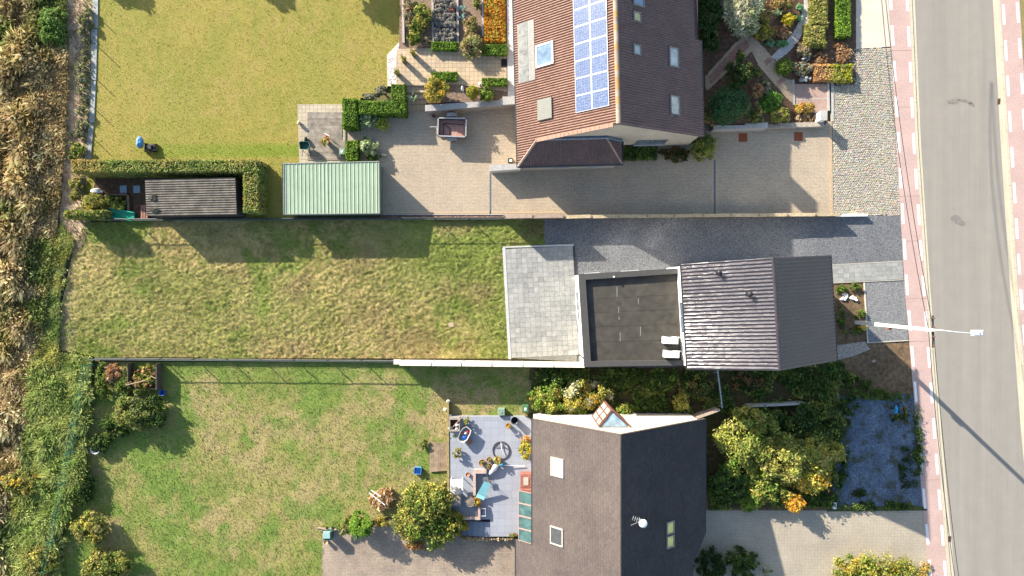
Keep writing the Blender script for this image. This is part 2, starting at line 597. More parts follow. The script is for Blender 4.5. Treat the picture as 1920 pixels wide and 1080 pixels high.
def tree(name, label, gx, gy, h, r, pal, n=2500, leaf=.16, z=0.0, group=None, clumps=60):
    base = G(gx, gy, z)
    t = thing(name, label, 'tree', base, group)
    st = MB()
    st.tube([base + Vector((0, 0, -.1)), base + Vector((.05, .03, h * .35)), base + Vector((.0, .1, h * .8))], [.14, .10, .03], 7)
    cs = []; rs = []
    for i in range(7):
        a = 6.283 * i / 7; q = base + Vector((math.cos(a) * r * .55, math.sin(a) * r * .55, h * RNG.uniform(.55, .75)))
        st.tube([base + Vector((0.02, .02, h * .33)), base.lerp(q, .6) + Vector((0, 0, h * .25)), q], [.06, .04, .012], 5)
        cs.append(tuple(q)); rs.append((r * .5, r * .5, h * .2))
    cs.append((base.x, base.y, z + h * .78)); rs.append((r * .6, r * .6, h * .22))
    st.build('trunk', M('bark', (.10, .075, .05), .3, 10), t)
    pts, out, k = crown_points(cs, rs, n, clumps)
    leaf_mesh('crown', pts, out, leaf, pal_cols(pal, n, RNG.integers(0, len(pal), clumps)[k], .3), t)
    return t

def blades(name, poly, n, h, colf, lean=(0, 0), z=0.0, wid=.02, parent=None, zf=None, keep=None, spread=.5):
    """upright tapered blades scattered over a polygon (world xy); colf(x, y) gives colour"""
    xs = [p[0] for p in poly]; ys = [p[1] for p in poly]
    X = []; Y = []; got = 0
    while got < n:
        x = RNG.uniform(min(xs), max(xs), n * 2); y = RNG.uniform(min(ys), max(ys), n * 2)
        m = in_poly(x, y, poly)
        if keep is not None:
            m &= keep(x, y)
        X.append(x[m]); Y.append(y[m]); got += m.sum()
        if m.sum() == 0: break
    x = np.concatenate(X)[:n]; y = np.concatenate(Y)[:n]; n = len(x)
    zz = zf(x, y) if zf is not None else np.full(n, z)
    hh = (h(x, y) if callable(h) else h) * RNG.uniform(.55, 1.25, n)
    a = RNG.uniform(0, 6.283, n)
    ll = spread * hh * RNG.uniform(.3, 1.3, n)
    b = RNG.uniform(0, 6.283, n)
    dx = np.cos(b) * ll + lean[0] * hh; dy = np.sin(b) * ll + lean[1] * hh
    w = wid * RNG.uniform(.6, 1.5, n)
    ox = np.cos(a) * w; oy = np.sin(a) * w
    p0 = np.stack([x - ox, y - oy, zz - .02], 1); p1 = np.stack([x + ox, y + oy, zz - .02], 1)
    p2 = np.stack([x + dx * .45 + ox * .8, y + dy * .45 + oy * .8, zz + hh * .7], 1)
    p3 = np.stack([x + dx, y + dy, zz + hh], 1)
    v = np.stack([p0, p1, p2, p3], 1).reshape(-1, 3)
    f = np.arange(4 * n).reshape(n, 4)
    cc = colf(x, y) * RNG.uniform(.78, 1.22, (n, 1)) * RNG.uniform(.93, 1.07, (n, 3))
    return np_mesh(name, v, f, BLADE, parent, np.clip(cc, .003, .8))

def turf(name, poly_px, colf, zf, res=.14):
    """lumpy ground sheet over a polygon (photograph pixels on the ground) with its own patchy colours"""
    poly = [tuple(P(x, y)[:2]) for x, y in poly_px]
    xs = [p[0] for p in poly]; ys = [p[1] for p in poly]
    gx = np.arange(min(xs) - res, max(xs) + res * 2, res); gy = np.arange(min(ys) - res, max(ys) + res * 2, res)
    X, Y = np.meshgrid(gx, gy, indexing='ij')
    ins = in_poly(X.ravel(), Y.ravel(), poly).reshape(X.shape)
    cell = ins[:-1, :-1] | ins[1:, :-1] | ins[:-1, 1:] | ins[1:, 1:]
    cell = (ins[:-1, :-1].astype(int) + ins[1:, :-1] + ins[:-1, 1:] + ins[1:, 1:]) >= 2
    id_ = np.arange(X.size).reshape(X.shape)
    i, j = np.nonzero(cell)
    f = np.stack([id_[i, j], id_[i + 1, j], id_[i + 1, j + 1], id_[i, j + 1]], 1)
    used = np.unique(f)
    mp = np.full(X.size, -1); mp[used] = np.arange(len(used))
    x = X.ravel()[used]; y = Y.ravel()[used]
    v = np.stack([x, y, zf(x, y)], 1)
    o = np_mesh(name, v, mp[f], TURF, None, colf(x, y), 'POINT', True)
    struct(o)
    return o, poly

def sheet(name, pts, z, mat, parent=None, kind='structure', thick=0.0, plan=True):
    q = [P(x, y, z if not plan else 0) for x, y in pts] if not plan else [G(x, y) for x, y in pts]
    m = MB()
    if thick:
        m.prism(q, z - thick, z)
    else:
        n = len(q)
        ar = sum(q[i][0] * q[(i + 1) % n][1] - q[(i + 1) % n][0] * q[i][1] for i in range(n))
        if ar < 0: q = q[::-1]
        m.add([(p[0], p[1], z) for p in q], [tuple(range(n))])
    o = m.build(name, mat, parent)
    if kind: o['kind'] = kind
    return o
# ================================================================== THE SETTING
def pxy(x, y):
    return 960.0 + PPM * x, 540.0 - PPM * y

def mixc(a, b, t):
    a = np.array(a); b = np.array(b)
    t = np.clip(t, 0, 1)[:, None]
    return a * (1 - t) + b * t

g = MB()
g.add([(-260, -260, -.16), (260, -260, -.16), (260, 260, -.16), (-260, 260, -.16)], [(0, 1, 2, 3)])
struct(g.build('ground', M('soil_and_grass', (.16, .15, .06), .4, 1.5, .95, .6, 12, col2=(.09, .07, .035))))

# ---- lawns
def col_lawn_far(x, y):
    X, Y = pxy(x, y)
    n = fbm(x, y, 2.6, 5, 31); n2 = fbm(x, y, .5, 4, 41); n3 = fbm(x, y, 5.0, 3, 51)
    cc = mixc((.205, .192, .036), (.26, .212, .048), sstep(.3, .68, n * .5 + n2 * .5))
    cc = mixc2(cc, (.27, .21, .065), sstep(.5, .75, n3 * .4 + n2 * .6) * .6)
    strip = sstep(266, 274, Y) * (1 - sstep(292, 297, Y)) * sstep(265, 320, X)
    cc = mixc2(cc, (.14, .19, .018), strip * .8)
    gone = sstep(.5, .7, fbm(x, y, 3.5, 2, 77)) * sstep(200, 330, X) * .4
    return mixc2(cc, (.19, .195, .035), gone)

def mixc2(cc, b, t):
    t = np.clip(t, 0, 1)[:, None]
    return cc * (1 - t) + np.array(b) * t

def z_far(x, y):
    return -.005 + .02 * (fbm(x, y, 1.2, 3, 3) - .5)

lawn_poly = [(184, -140), (752, -140), (752, 84), (729, 106), (728, 163), (648, 196), (560, 197), (560, 404), (528, 404), (455, 404), (160, 404), (166, 300)]
lawn, wp = turf('mown_lawn', lawn_poly, col_lawn_far, z_far, .16)
stuff(blades('grass', wp, 30000, .045, col_lawn_far, (.3, -.2), wid=.016, zf=z_far, parent=lawn, spread=.9))

def col_rough(x, y):
    X, Y = pxy(x, y)
    n = fbm(x, y, 3.2, 4, 131); n2 = fbm(x, y, .24, 3, 141); n3 = fbm(x, y, 1.3, 3, 151)
    cc = mixc((.26, .235, .08), (.42, .325, .15), sstep(.34, .62, n * .4 + n2 * .6))
    gr = sstep(.46, .66, fbm(x, y, 4.5, 3, 161) * .6 + n3 * .4)
    gr = np.maximum(gr, sstep(560, 860, X) * (1 - sstep(480, 640, Y)) * 1.0); gr = np.maximum(gr, sstep(840, 940, X) * .8); gr = np.maximum(gr, .15)
    gr = np.maximum(gr, sstep(-60, 0, 60 - np.hypot((X - 350) / 3, Y - 590)) * .5)
    cc = mixc2(cc, (.15, .205, .038), gr * .85)
    br = sstep(.52, .7, fbm(x, y, 2.2, 4, 171)) * sstep(300, 600, X)
    cc = mixc2(cc, (.25, .185, .095), br * .5)
    cc = cc * (.70 + .5 * fbm(x * .6, y, 1.3, 4, 181))[:, None] * np.array([1.0, .97, .88])
    return mixc2(cc, (.34, .25, .16), sstep(150, 118, X) * .6 * n2 * 1.6)

def z_rough(x, y):
    a = fbm(x + .1 * np.sin(y * 3), y * 1.5, .2, 2, 5); b = fbm(x, y, .95, 2, 6)
    return -.05 + .105 * (a - .2) * (.5 + b)

rough_poly = [(158, 418), (400, 413), (944, 412), (1020, 411), (1021, 463), (942, 467), (956, 671), (742, 672), (180, 669), (108, 655), (118, 560), (138, 470)]
rough, wp = turf('rough_lawn', rough_poly, col_rough, z_rough, .075)
stuff(blades('grass', wp, 130000, lambda x, y: .03 + .06 * fbm(x, y, .25, 2, 8), col_rough, (.25, -.25), wid=.011, zf=z_rough, parent=rough, spread=.9))

def col_back(x, y):
    X, Y = pxy(x, y)
    n = fbm(x, y, 2.4, 5, 231); n2 = fbm(x, y, .5, 4, 241); n3 = fbm(x, y, .95, 4, 251)
    cc = mixc((.155, .188, .042), (.235, .215, .068), sstep(.38, .58, n * .5 + n2 * .5))
    dry = sstep(.5, .66, n3 * .55 + n * .45)
    dry = np.maximum(dry * .48, sstep(560, 800, X) * (1 - sstep(880, 960, Y)) * sstep(.35, .6, n2) * .65)
    cc = mixc2(cc, (.32, .235, .12), dry)
    grn = sstep(.5, .66, fbm(x, y, 1.6, 3, 261)) * .85
    grn = np.maximum(grn, (1 - sstep(690, 720, Y)) * .55)
    return mixc2(cc, (.125, .185, .034), grn * (1 - dry * .6))

def z_back(x, y):
    return -.02 + .06 * (fbm(x, y, .7, 3, 15) - .5)

back_poly = [(184, 680), (740, 679), (990, 686), (1000, 770), (985, 782), (845, 782), (845, 835), (842, 900), (760, 960), (640, 992), (606, 996), (604, 1240), (60, 1240), (110, 1040), (140, 900), (165, 760)]
back, wp = turf('patchy_lawn', back_poly, col_back, z_back, .13)
stuff(blades('grass', wp, 60000, .06, col_back, (.3, -.3), wid=.022, zf=z_back, parent=back, spread=.9))

# ---- paved surfaces
PAV = M_brick('beige_pavers', (c(212, 194, 168), c(198, 179, 152)), c(174, 157, 132), .21, .105, 0, speck=.22, big=.10)
PAVG = M_brick('patio_pavers', (c(222, 198, 162), c(208, 184, 150)), c(182, 160, 130), .3, .3, 0, speck=.15, off=0, msize=.018)
PAVS = M_brick('worn_pavers', (c(196, 184, 162), c(190, 178, 156)), c(180, 168, 147), .22, .22, .02, speck=.18, off=0, msize=.012)
PAVD = M_brick('weathered_pavers', (c(186, 168, 146), c(176, 158, 138)), c(160, 144, 124), .22, .11, 0, speck=.3, big=.3)
drive = sheet('driveway', [(560, 196), (645, 196), (800, 180), (970, 170), (1560, 228), (1563, 404), (712, 404), (560, 404)], -.004, PAV)
# lines of kerb brick and the steel channel drains let into the driveway
ln = M('pale_edging_brick', c(216, 186, 150), .15, 9)
for nm, (x0, y0, x1, y1), mt in (('edging_strip', (1334.5, 303, 1337.5, 403), ln), ('edging_strip', (1342.5, 303, 1345.5, 403), ln), ('channel_drain', (1338.3, 300, 1341.6, 403), M('zinc_drain', (.12, .15, .18), .2, 20, .5, .1, 40, .5)),
                                 ('channel_drain', (918, 322, 921, 402), MATS.get('zinc_drain') or M('zinc_drain', (.12, .15, .18), .2, 20, .5)), ('edging_strip', (1143, 325, 1145.5, 403), ln), ('edging_strip', (1160, 325, 1162.5, 403), ln),
                                 ('edging_strip', (1555, 235, 1560, 403), ln), ('edging_strip', (716, 397, 1060, 400), ln)):
    a = G(x0, y1); b = G(x1, y0)
    MB().box(a.x, b.x, a.y, b.y, -.03, .002).build(nm, mt, drive)
for k, (x, y) in enumerate(((1393, 258), (1497, 256))):
    cv = MB(); a = G(x, y)
    cv.obox(a.x, a.y, -.03, .006, .62, .62)
    o = cv.build('manhole_cover', M('rusty_cover_%d' % k, c(168, 92, 60), .3, 12, .9, .3, 40), drive)

strip_base = sheet('cobbled_strip', [(1560, 95), (1600, 92), (1675, 88), (1689, 404), (1563, 404)], -.045, M('cobble_sand', c(184, 172, 150), .3, 12, .95, .4))
def cobbles(parent, poly_px, sx, sy, cols, z=.0):
    poly = [tuple(G(x, y)[:2]) for x, y in poly_px]
    xs = [p[0] for p in poly]; ys = [p[1] for p in poly]
    X = []; 
    r = 0; y = min(ys)
    while y < max(ys):
        x = min(xs) + (r % 2) * sx * .5
        while x < max(xs):
            X.append((x, y)); x += sx
        y += sy; r += 1
    X = np.array(X); X += RNG.uniform(-.018, .018, X.shape)
    X[:, 1] += .06 * np.sin(X[:, 0] * 1.4)
    X = X[in_poly(X[:, 0], X[:, 1], poly)]
    n = len(X)
    w = sx * RNG.uniform(.36, .47, n); d = sy * RNG.uniform(.36, .47, n); zt = z + RNG.uniform(-.012, .012, n)
    V = []
    for zz, s in ((-.05, 1.0), (None, 1.0), (None, .68)):
        for ux, uy in ((-1, -1), (1, -1), (1, 1), (-1, 1)):
            h = np.full(n, -.05) if zz is not None else (zt - .018 if s == 1.0 else zt)
            V.append(np.stack([X[:, 0] + ux * w * s, X[:, 1] + uy * d * s, h], 1))
    V = np.stack(V, 1).reshape(-1, 3)
    ff = []
    for l in (0, 4):
        for k in range(4):
            ff.append((l + k, l + (k + 1) % 4, l + 4 + (k + 1) % 4, l + 4 + k))
    ff.append((8, 9, 10, 11))
    F = (np.arange(n)[:, None, None] * 12 + np.array(ff)[None]).reshape(-1, 4)
    cc = np.repeat(pal_cols(cols, n, None, .16), 9, 0)
    return stuff(np_mesh('cobblestones', V, F, M_attr('cobble_stone', fine=.2, fscale=25, rough=.8), parent, cc))
cobbles(strip_base, [(1561, 96), (1600, 92), (1675, 88), (1689, 404), (1564, 404)], .15, .125, [c(196, 186, 168), c(188, 180, 164), c(200, 188, 162), c(184, 179, 168), c(204, 195, 178)])
for x0, y0, x1, y1 in ((1558, 150, 1563, 228),):
    a = G(x0, y1); b = G(x1, y0)
    MB().box(a.x, b.x, a.y, b.y, -.05, .03).build('kerb_stone', M('pale_concrete', c(206, 200, 190), .15, 10), strip_base)

sheet('forecourt', [(1594, -140), (1662, -140), (1674, 87), (1600, 92)], -.006, M('pale_aggregate', c(236, 222, 200), .10, 14, .9, .3, 30, big=.08))

GRAV = M_gravel('blue_grey_gravel', c(158, 157, 155), c(94, 97, 104), 24, .10)
sheet('gravel_drive', [(1020, 411), (1565, 406), (1625, 404), (1690, 404), (1694, 489), (1555, 498), (1540, 660), (1240, 690), (1060, 690), (1075, 460), (1021, 463)], .0, GRAV)
sheet('gravel_bay', [(1622, 528), (1696, 524), (1703, 638), (1628, 643)], .002, M_gravel('grey_chippings', c(172, 170, 166), c(120, 120, 122), 20, .06))
sheet('yard_gravel', [(1568, 742), (1725, 738), (1738, 952), (1560, 952)], -.01, M_gravel('slate_gravel', c(130, 146, 164), c(82, 96, 114), 18, .3, .9, 1.0, c(84, 84, 62)))
sheet('bare_soil', [(1000, 686), (1560, 662), (1560, 530), (1622, 528), (1630, 643), (1704, 639), (1722, 741), (1568, 744), (1560, 958), (1300, 958), (1300, 770), (1000, 772)], -.02, M('brown_soil', c(150, 122, 92), .4, 3.5, .95, .7, 14, col2=c(100, 82, 58), big=.25))
sheet('weed_strip', [(1555, 948), (1737, 950), (1738, 957), (1550, 959)], .012, M('mossy_verge', c(90, 100, 50), .4, 6, .95, .6, 16))
sheet('rubble_patch', [(1565, 648), (1622, 640), (1632, 655), (1600, 668), (1568, 676)], -.012, M('chalky_rubble', c(205, 198, 188), .3, 9, .95, .8, 18, col2=c(140, 118, 95)))

# tiles of the grey terrace and the entrance path: each one a piece
def tile_field(name, corners, nu, nv, gap, z, mats, slab_mat, thick=.05):
    A, B, Cc, D = [G(x, y) for x, y in corners]     # A-B along u, A-D along v
    base = MB(); base.prism([A, B, Cc, D], z - .16, z - .012)
    b = struct(base.build(name, slab_mat))
    u = (B - A) / nu; v = (D - A) / nv
    a = math.atan2(u.y, u.x)
    lu, lv = u.length - gap, v.length - gap
    mm = []
    for k, mt in enumerate(mats):
        q = MB(); q.obox(0, 0, -.05, 0, lu, lv, 0, .985)
        mm.append(q.mesh('paving_tile', mt))
    for i in range(nu):
        for j in range(nv):
            p = A + u * (i + .5) + v * (j + .5)
            k = random.choice((0, 0, 1, 1, 2, 3))
            piece('tile', mm[min(k, len(mm) - 1)], (p.x, p.y, z + random.uniform(-.003, .003)), b, a)
    return b
TG = [M('grey_tile_%d' % k, c(*q), .12, 5, .8, .1, 50, rnd=.05, big=.10, bigscale=.5) for k, q in enumerate(((182, 180, 172), (175, 174, 167), (188, 186, 178), (169, 168, 163)))]
SLAB = M('joint_sand', c(140, 138, 130), .2, 10)
terr = tile_field('terrace', [(948, 467), (1074, 461), (1082, 678), (959, 671)], 13, 22, .008, .06, TG, SLAB)
kb = MB()
for (x0, y0, x1, y1) in ((942.5, 464, 947.5, 466.5), (942, 466.5, 955, 674)):
    pass
a, b, d, e = G(942, 465), G(947.5, 465), G(958.5, 673), G(953.5, 673)
kb.prism([a, b, d, e], -.1, .075).build('border_slab', M('white_border', c(214, 214, 208), .1, 8), terr)
a, b, d, e = G(942.5, 462.5), G(1076, 457.5), G(1076, 461), G(943, 465)
MB().prism([a, b, d, e], -.1, .072).build('border_slab', MATS['white_border'], terr)
a, b, d, e = G(1074.5, 461), G(1077, 461), G(1081, 516), G(1078.5, 516)
MB().prism([a, b, d, e], -.1, .09).build('border_strip', M('dark_steel', (.03, .03, .035), .2, 20, .5), terr)
ep = tile_field('entrance_path', [(1540, 498), (1692, 490), (1694, 524), (1542, 531)], 15, 4, .006, .03, TG, SLAB)
for q in ([(1540, 497), (1692, 489), (1692, 490.2), (1540, 498.2)], [(1542, 531), (1694, 524), (1694, 525.2), (1542, 532.2)], [(1619, 530), (1621.5, 530), (1628, 642), (1625.5, 642)], [(1625, 642), (1704, 637.5), (1704, 639), (1625, 643.5)]):
    MB().prism([G(*t) for t in q], -.1, .045).build('edging_strip', M('cream_edging', c(222, 212, 192), .1, 9), ep)

# ---- road, gutters, cycle paths
YS = [-160, 0, 270, 540, 810, 1080, 1260]
def curve(vals):
    return lambda y: float(np.interp(y, YS, vals))
CY_L = curve([1657, 1666, 1681, 1696.5, 1719, 1741, 1755])
KB_L = curve([1697, 1705, 1717.5, 1736, 1756, 1777, 1792])
RD_L = curve([1710, 1716, 1727.5, 1745, 1766, 1791, 1807])
RD_R = curve([1853, 1862, 1877, 1894.5, 1915, 1941, 1958])
KB_R = curve([1866, 1875, 1891, 1908, 1929, 1955, 1972])
CY_R = curve([1904, 1912, 1928, 1945, 1966, 1992, 2010])
def ribbon(name, fa, fb, z, mat, parent=None, za=None, step=30, y0=-150, y1=1250):
    m = MB(); n = 0; vs = []; fs = []
    y = y0
    while y <= y1:
        p = G(fa(y), y); q = G(fb(y), y)
        vs += [(p.x, p.y, z), (q.x, q.y, z if za is None else za)]
        y += step
    for i in range(len(vs) // 2 - 1):
        fs.append((2 * i, 2 * i + 2, 2 * i + 3, 2 * i + 1))
    m.add(vs, fs)
    return m.build(name, mat, parent)
def kerb_ribbon(name, fa, fb, z0, z1, mat):
    """row of one-metre kerb stones following the road"""
    root = struct(ribbon(name, fa, fb, z0 + .02, M('kerb_mortar', c(170, 160, 140), .2, 10)))
    y = -146
    while y < 1240:
        a, b, d, e = G(fa(y), y), G(fb(y), y), G(fb(y + 25.6), y + 25.6), G(fa(y + 25.6), y + 25.6)
        MB().prism([a, b, d, e], z0, z1).build('kerb_stone', mat, root)
        y += 26
    return root
ASPH, nt, bsdf = nt_new('worn_asphalt')
geo = nt.nodes.new('ShaderNodeNewGeometry').outputs['Position']
mp = nt.nodes.new('ShaderNodeMapping'); mp.inputs['Rotation'].default_value[2] = math.radians(-3.6); mp.inputs['Scale'].default_value = (1.0, .03, 1)
nt.links.new(geo, mp.inputs[0])
n1 = N_noise(nt, mp.outputs[0], 1.3, 3)
o1 = N_ramp(nt, n1.outputs[0], [(.3, c(162, 154, 142)), (.7, c(174, 166, 153))]).outputs[0]
n2 = N_noise(nt, geo, 30, 4, .8)
o2 = N_ramp(nt, n2.outputs[0], [(.3, (.86,) * 3), (.7, (1.1,) * 3)]).outputs[0]
oo = N_mix(nt, 1.0, o1, o2, 'MULTIPLY')
n4 = N_noise(nt, geo, .9, 4)
o4 = N_ramp(nt, n4.outputs[0], [(.3, (.95,) * 3), (.7, (1.04,) * 3)]).outputs[0]
nt.links.new(N_mix(nt, 1.0, oo, o4, 'MULTIPLY'), bsdf.inputs['Base Color'])
bsdf.inputs['Roughness'].default_value = .85; bsdf.inputs['Specular IOR Level'].default_value = .25
road = struct(ribbon('road', lambda y: RD_L(y) - 1, lambda y: RD_R(y) + 1, -.04, ASPH))
GUT = M('cream_concrete', c(226, 212, 182), .08, 8, .85, .2, 30, big=.06, rnd=.03)
mid_l = lambda y: KB_L(y) + (RD_L(y) - KB_L(y)) * .42
mid_r = lambda y: KB_R(y) - (KB_R(y) - RD_R(y)) * .42
kerb_ribbon('kerb', KB_L, mid_l, -.1, .016, GUT)
kerb_ribbon('kerb', mid_r, KB_R, -.1, .016, GUT)
struct(ribbon('gutter', mid_l, RD_L, -.03, GUT)); struct(ribbon('gutter', RD_R, mid_r, -.03, GUT))
RED = M('red_cycle_surface', c(216, 184, 172), .10, 9, .9, .2, 40, big=.08)
cl = struct(ribbon('cycle_path', lambda y: CY_L(y) - .5, KB_L, .012, RED))
cr = struct(ribbon('cycle_path', KB_R, CY_R, .012, RED))
WHITE = M('road_paint', c(250, 248, 244, 1.5), .08, 14, .7, .1)
def dashes(fx, w, phase, parent):
    y = -150 + phase
    while y < 1240:
        a, b, d, e = G(fx(y), y), G(fx(y) + w, y), G(fx(y + 38) + w, y + 38), G(fx(y + 38), y + 38)
        MB().prism([a, b, d, e], .005, .017).build('painted_dash', WHITE, parent)
        y += 66.8
dashes(lambda y: CY_L(y) + 1.4, 4.9, 64, cl)
dashes(lambda y: KB_L(y) - 6.6, 4.9, 66, cl)
dashes(lambda y: KB_R(y) + 2.8, 4.9, 25, cr)
dashes(lambda y: CY_R(y) - 7.6, 4.9, 21, cr)
struct(ribbon('verge', CY_R, lambda y: CY_R(y) + 260, -.01, M('dry_verge', c(170, 150, 100), .3, 4, .95, .5, col2=c(130, 130, 70))))
# joints across the cycle path, drain gratings, stains
for y in (95, 201, 368, 452, 560, 640, 900):
    a, b = G(CY_L(y), y), G(KB_L(y), y - 1)
    MB().prism([a, b, b - Vector((0, .03, 0)), a - Vector((0, .03, 0))], .006, .0145).build('joint', M('dark_joint', c(176, 140, 128), .2, 10), cl)
for x, y in ((1717.5, 215), (1873.5, 190), (1770, 940), (1781, 1011)):
    p = G(x, y)
    r_ = MB().obox(p.x, p.y, -.1, -.022, .2, .42, -.07).build('drain_grating', M('rusty_iron', c(120, 88, 70), .3, 20, .8, .3, 40, .4), road)
def stain(px, py, rx, ry, rz, name, mat, seed):
    rr = random.Random(seed); p = G(px, py); pts = []
    for k in range(16):
        a = 6.283 * k / 16; q = rr.uniform(.7, 1.15)
        x, y = math.cos(a) * rx * q / PPM, math.sin(a) * ry * q / PPM
        pts.append((p.x + x * math.cos(rz) - y * math.sin(rz), p.y + x * math.sin(rz) + y * math.cos(rz)))
    MB().prism(pts, -.07, -.0355).build(name, mat, road)
TAR = M('old_tar', c(150, 144, 134), .2, 8)
stain(1796, 413, 15, 8, -.5, 'tar_patch', TAR, 2)
stain(1788, 190, 14, 5, .1, 'tar_patch', TAR, 3); stain(1812, 190, 16, 3.5, -.2, 'tar_patch', TAR, 4); stain(1822, 196, 7, 3, -.5, 'tar_patch', TAR, 5)

# ---- raised garden behind the tiled house (about 0.9 m above the driveway)
ZU = .9
up = MB()
up_poly = [P(748, 82, ZU), P(742, 120, ZU), P(742, 160, ZU), P(763, 160, ZU), P(799, 160, ZU), P(801, 192, ZU), P(970, 190, ZU), P(970, -160, ZU), P(752, -160, ZU)]
up.prism(up_poly, -.15, ZU - .05)
gt = struct(up.build('garden_terrace', M('garden_soil', c(172, 146, 124), .35, 7, .95, .7, 20, col2=c(120, 98, 80))))
pat = MB(); pat.prism([P(745, 92, ZU), P(770, 91, ZU), P(808, 90, ZU), P(858, 88, ZU), P(905, 84, ZU), P(950, 92, ZU), P(950, 172, ZU), P(860, 158, ZU), P(800, 160, ZU), P(742, 160, ZU), P(742, 110, ZU)], ZU - .06, ZU)
struct(pat.build('patio', PAVG))
wp_ = MB(); wp_.prism([P(949, -160, ZU), P(970, -160, ZU), P(970, 186, ZU), P(952, 186, ZU)], ZU - .06, ZU + .01)
wpath = struct(wp_.build('white_path', M_brick('white_slabs', (c(232, 230, 226), c(224, 222, 218)), c(190, 190, 190), .5, .5, 0, speck=.06, off=0, msize=.012)))
# bank of white stones along the lawn edge
bk = MB()
A0, A1, A2 = P(728, 162, .05), P(727, 104, .05), P(750, 80, .05); B0, B1, B2 = P(744, 162, ZU - .03), P(747, 112, ZU - .03), P(757, 92, ZU - .03)
bk.add([A0, A1, A2, B2, B1, B0], [(0, 5, 4, 1), (1, 4, 3, 2)])
bank = struct(bk.build('stone_bank', M('bank_earth', c(190, 180, 165), .2, 9)))
V = []; n = 900
t = RNG.random(n); s = RNG.random(n)
for k in range(n):
    a = A0.lerp(A1, t[k] * 1.6) if t[k] < .62 else A1.lerp(A2, (t[k] - .62) / .38)
    b = B0.lerp(B1, t[k] * 1.6) if t[k] < .62 else B1.lerp(B2, (t[k] - .62) / .38)
    V.append(a.lerp(b, s[k]) + Vector((0, 0, .02)))
def pebbles(name, pts, size, cols, parent):
    pts = np.array(pts, float); n = len(pts)
    base = np.array([(1, 0, 0), (0, 1, 0), (-1, 0, 0), (0, -1, 0), (0, 0, .7), (0, 0, -.7)], float)
    sc = size * RNG.uniform(.5, 1.2, (n, 1, 3))
    an = RNG.uniform(0, 6.28, n); ca, sa = np.cos(an)[:, None], np.sin(an)[:, None]
    q = base[None] * sc
    q = np.stack([q[..., 0] * ca - q[..., 1] * sa, q[..., 0] * sa + q[..., 1] * ca, q[..., 2]], -1) + pts[:, None]
    f = np.array([(0, 1, 4), (1, 2, 4), (2, 3, 4), (3, 0, 4), (1, 0, 5), (2, 1, 5), (3, 2, 5), (0, 3, 5)])
    F = (np.arange(n)[:, None, None] * 6 + f[None]).reshape(-1, 3)
    return stuff(np_mesh(name, q.reshape(-1, 3), F, M_attr('pebble', fine=.1), parent, np.repeat(pal_cols(cols, n, None, .12), 8, 0)))
pebbles('white_stones', V, .07, [c(230, 224, 220), c(205, 195, 195), c(240, 236, 230)], bank)
for a, b in ((A0, A1), (A1, A2)):
    m = MB(); d = (b - a); nn = Vector((-d.y, d.x, 0)).normalized() * .05
    m.prism([a - nn, b - nn, b + nn, a + nn], -.1, .12).build('edging_strip', MATS['cream_edging'], bank)
# steps down from the patio to the driveway
stp = struct(MB().prism([P(762, 205, 0), P(799, 205, 0), P(799, 207, 0), P(762, 207, 0)], -.1, .05).build('garden_steps', PAVG))
for k, (y0, y1) in enumerate(((160, 173), (173, 184), (184, 193), (193, 205))):
    z = .72 - k * .19
    MB().prism([P(761, y0, z), P(800, y0, z), P(800, y1, z), P(761, y1, z)], -.08, z).build('step', PAVG, stp)

# ---- reed bed and undergrowth along the left
def col_reed(x, y):
    X, Y = pxy(x, y)
    n = fbm(x, y, 2.2, 4, 331); n2 = fbm(x, y, .45, 3, 341)
    cc = mixc((.36, .28, .14), (.70, .57, .33), sstep(.35, .65, n2 * .6 + n * .4))
    cc = mixc2(cc, (.50, .40, .14), sstep(.5, .7, fbm(x, y, 1.4, 3, 351)) * .6)
    gr = sstep(.60, .72, fbm(x, y, 3.0, 3, 361))
    gr = np.maximum(gr, sstep(40, 90, X) * (1 - sstep(70, 110, Y)) * sstep(.35, .5, n))
    gr = np.maximum(gr, sstep(430, 600, Y) * sstep(60, 100, X) * .8)
    return mixc2(cc, (.22, .29, .07), gr * .85)
reed_poly = [tuple(G(x, y)[:2]) for x, y in ((-190, -170), (126, -170), (126, 30), (130, 120), (126, 250), (118, 330), (108, 420), (96, 520), (84, 620), (66, 690), (54, 800), (44, 900), (34, 1000), (28, 1250), (-190, 1250))]
rb = struct(MB().add([(p[0], p[1], -.02) for p in reed_poly[::-1]], [tuple(range(len(reed_poly)))]).build('marsh_bed', M('reed_litter', (.28, .21, .12), .5, 3, .95, .8, 12)))
def hreed(x, y):
    X, Y = pxy(x, y)
    n = fbm(x, y, 1.1, 3, 371)
    return .30 + .75 * sstep(.25, .75, n) * (1 - .85 * sstep(40, 118, X + .1 * np.maximum(Y - 300, 0)))
stuff(blades('reeds', reed_poly, 210000, hreed, col_reed, (.25, -.25), wid=.010, parent=rb, spread=.7))
stuff(blades('reed_stalks', reed_poly, 15000, lambda x, y: hreed(x, y) * 1.5, lambda x, y: col_reed(x, y) * 1.25 + .03, (.3, -.3), wid=.016, parent=rb, spread=.35))

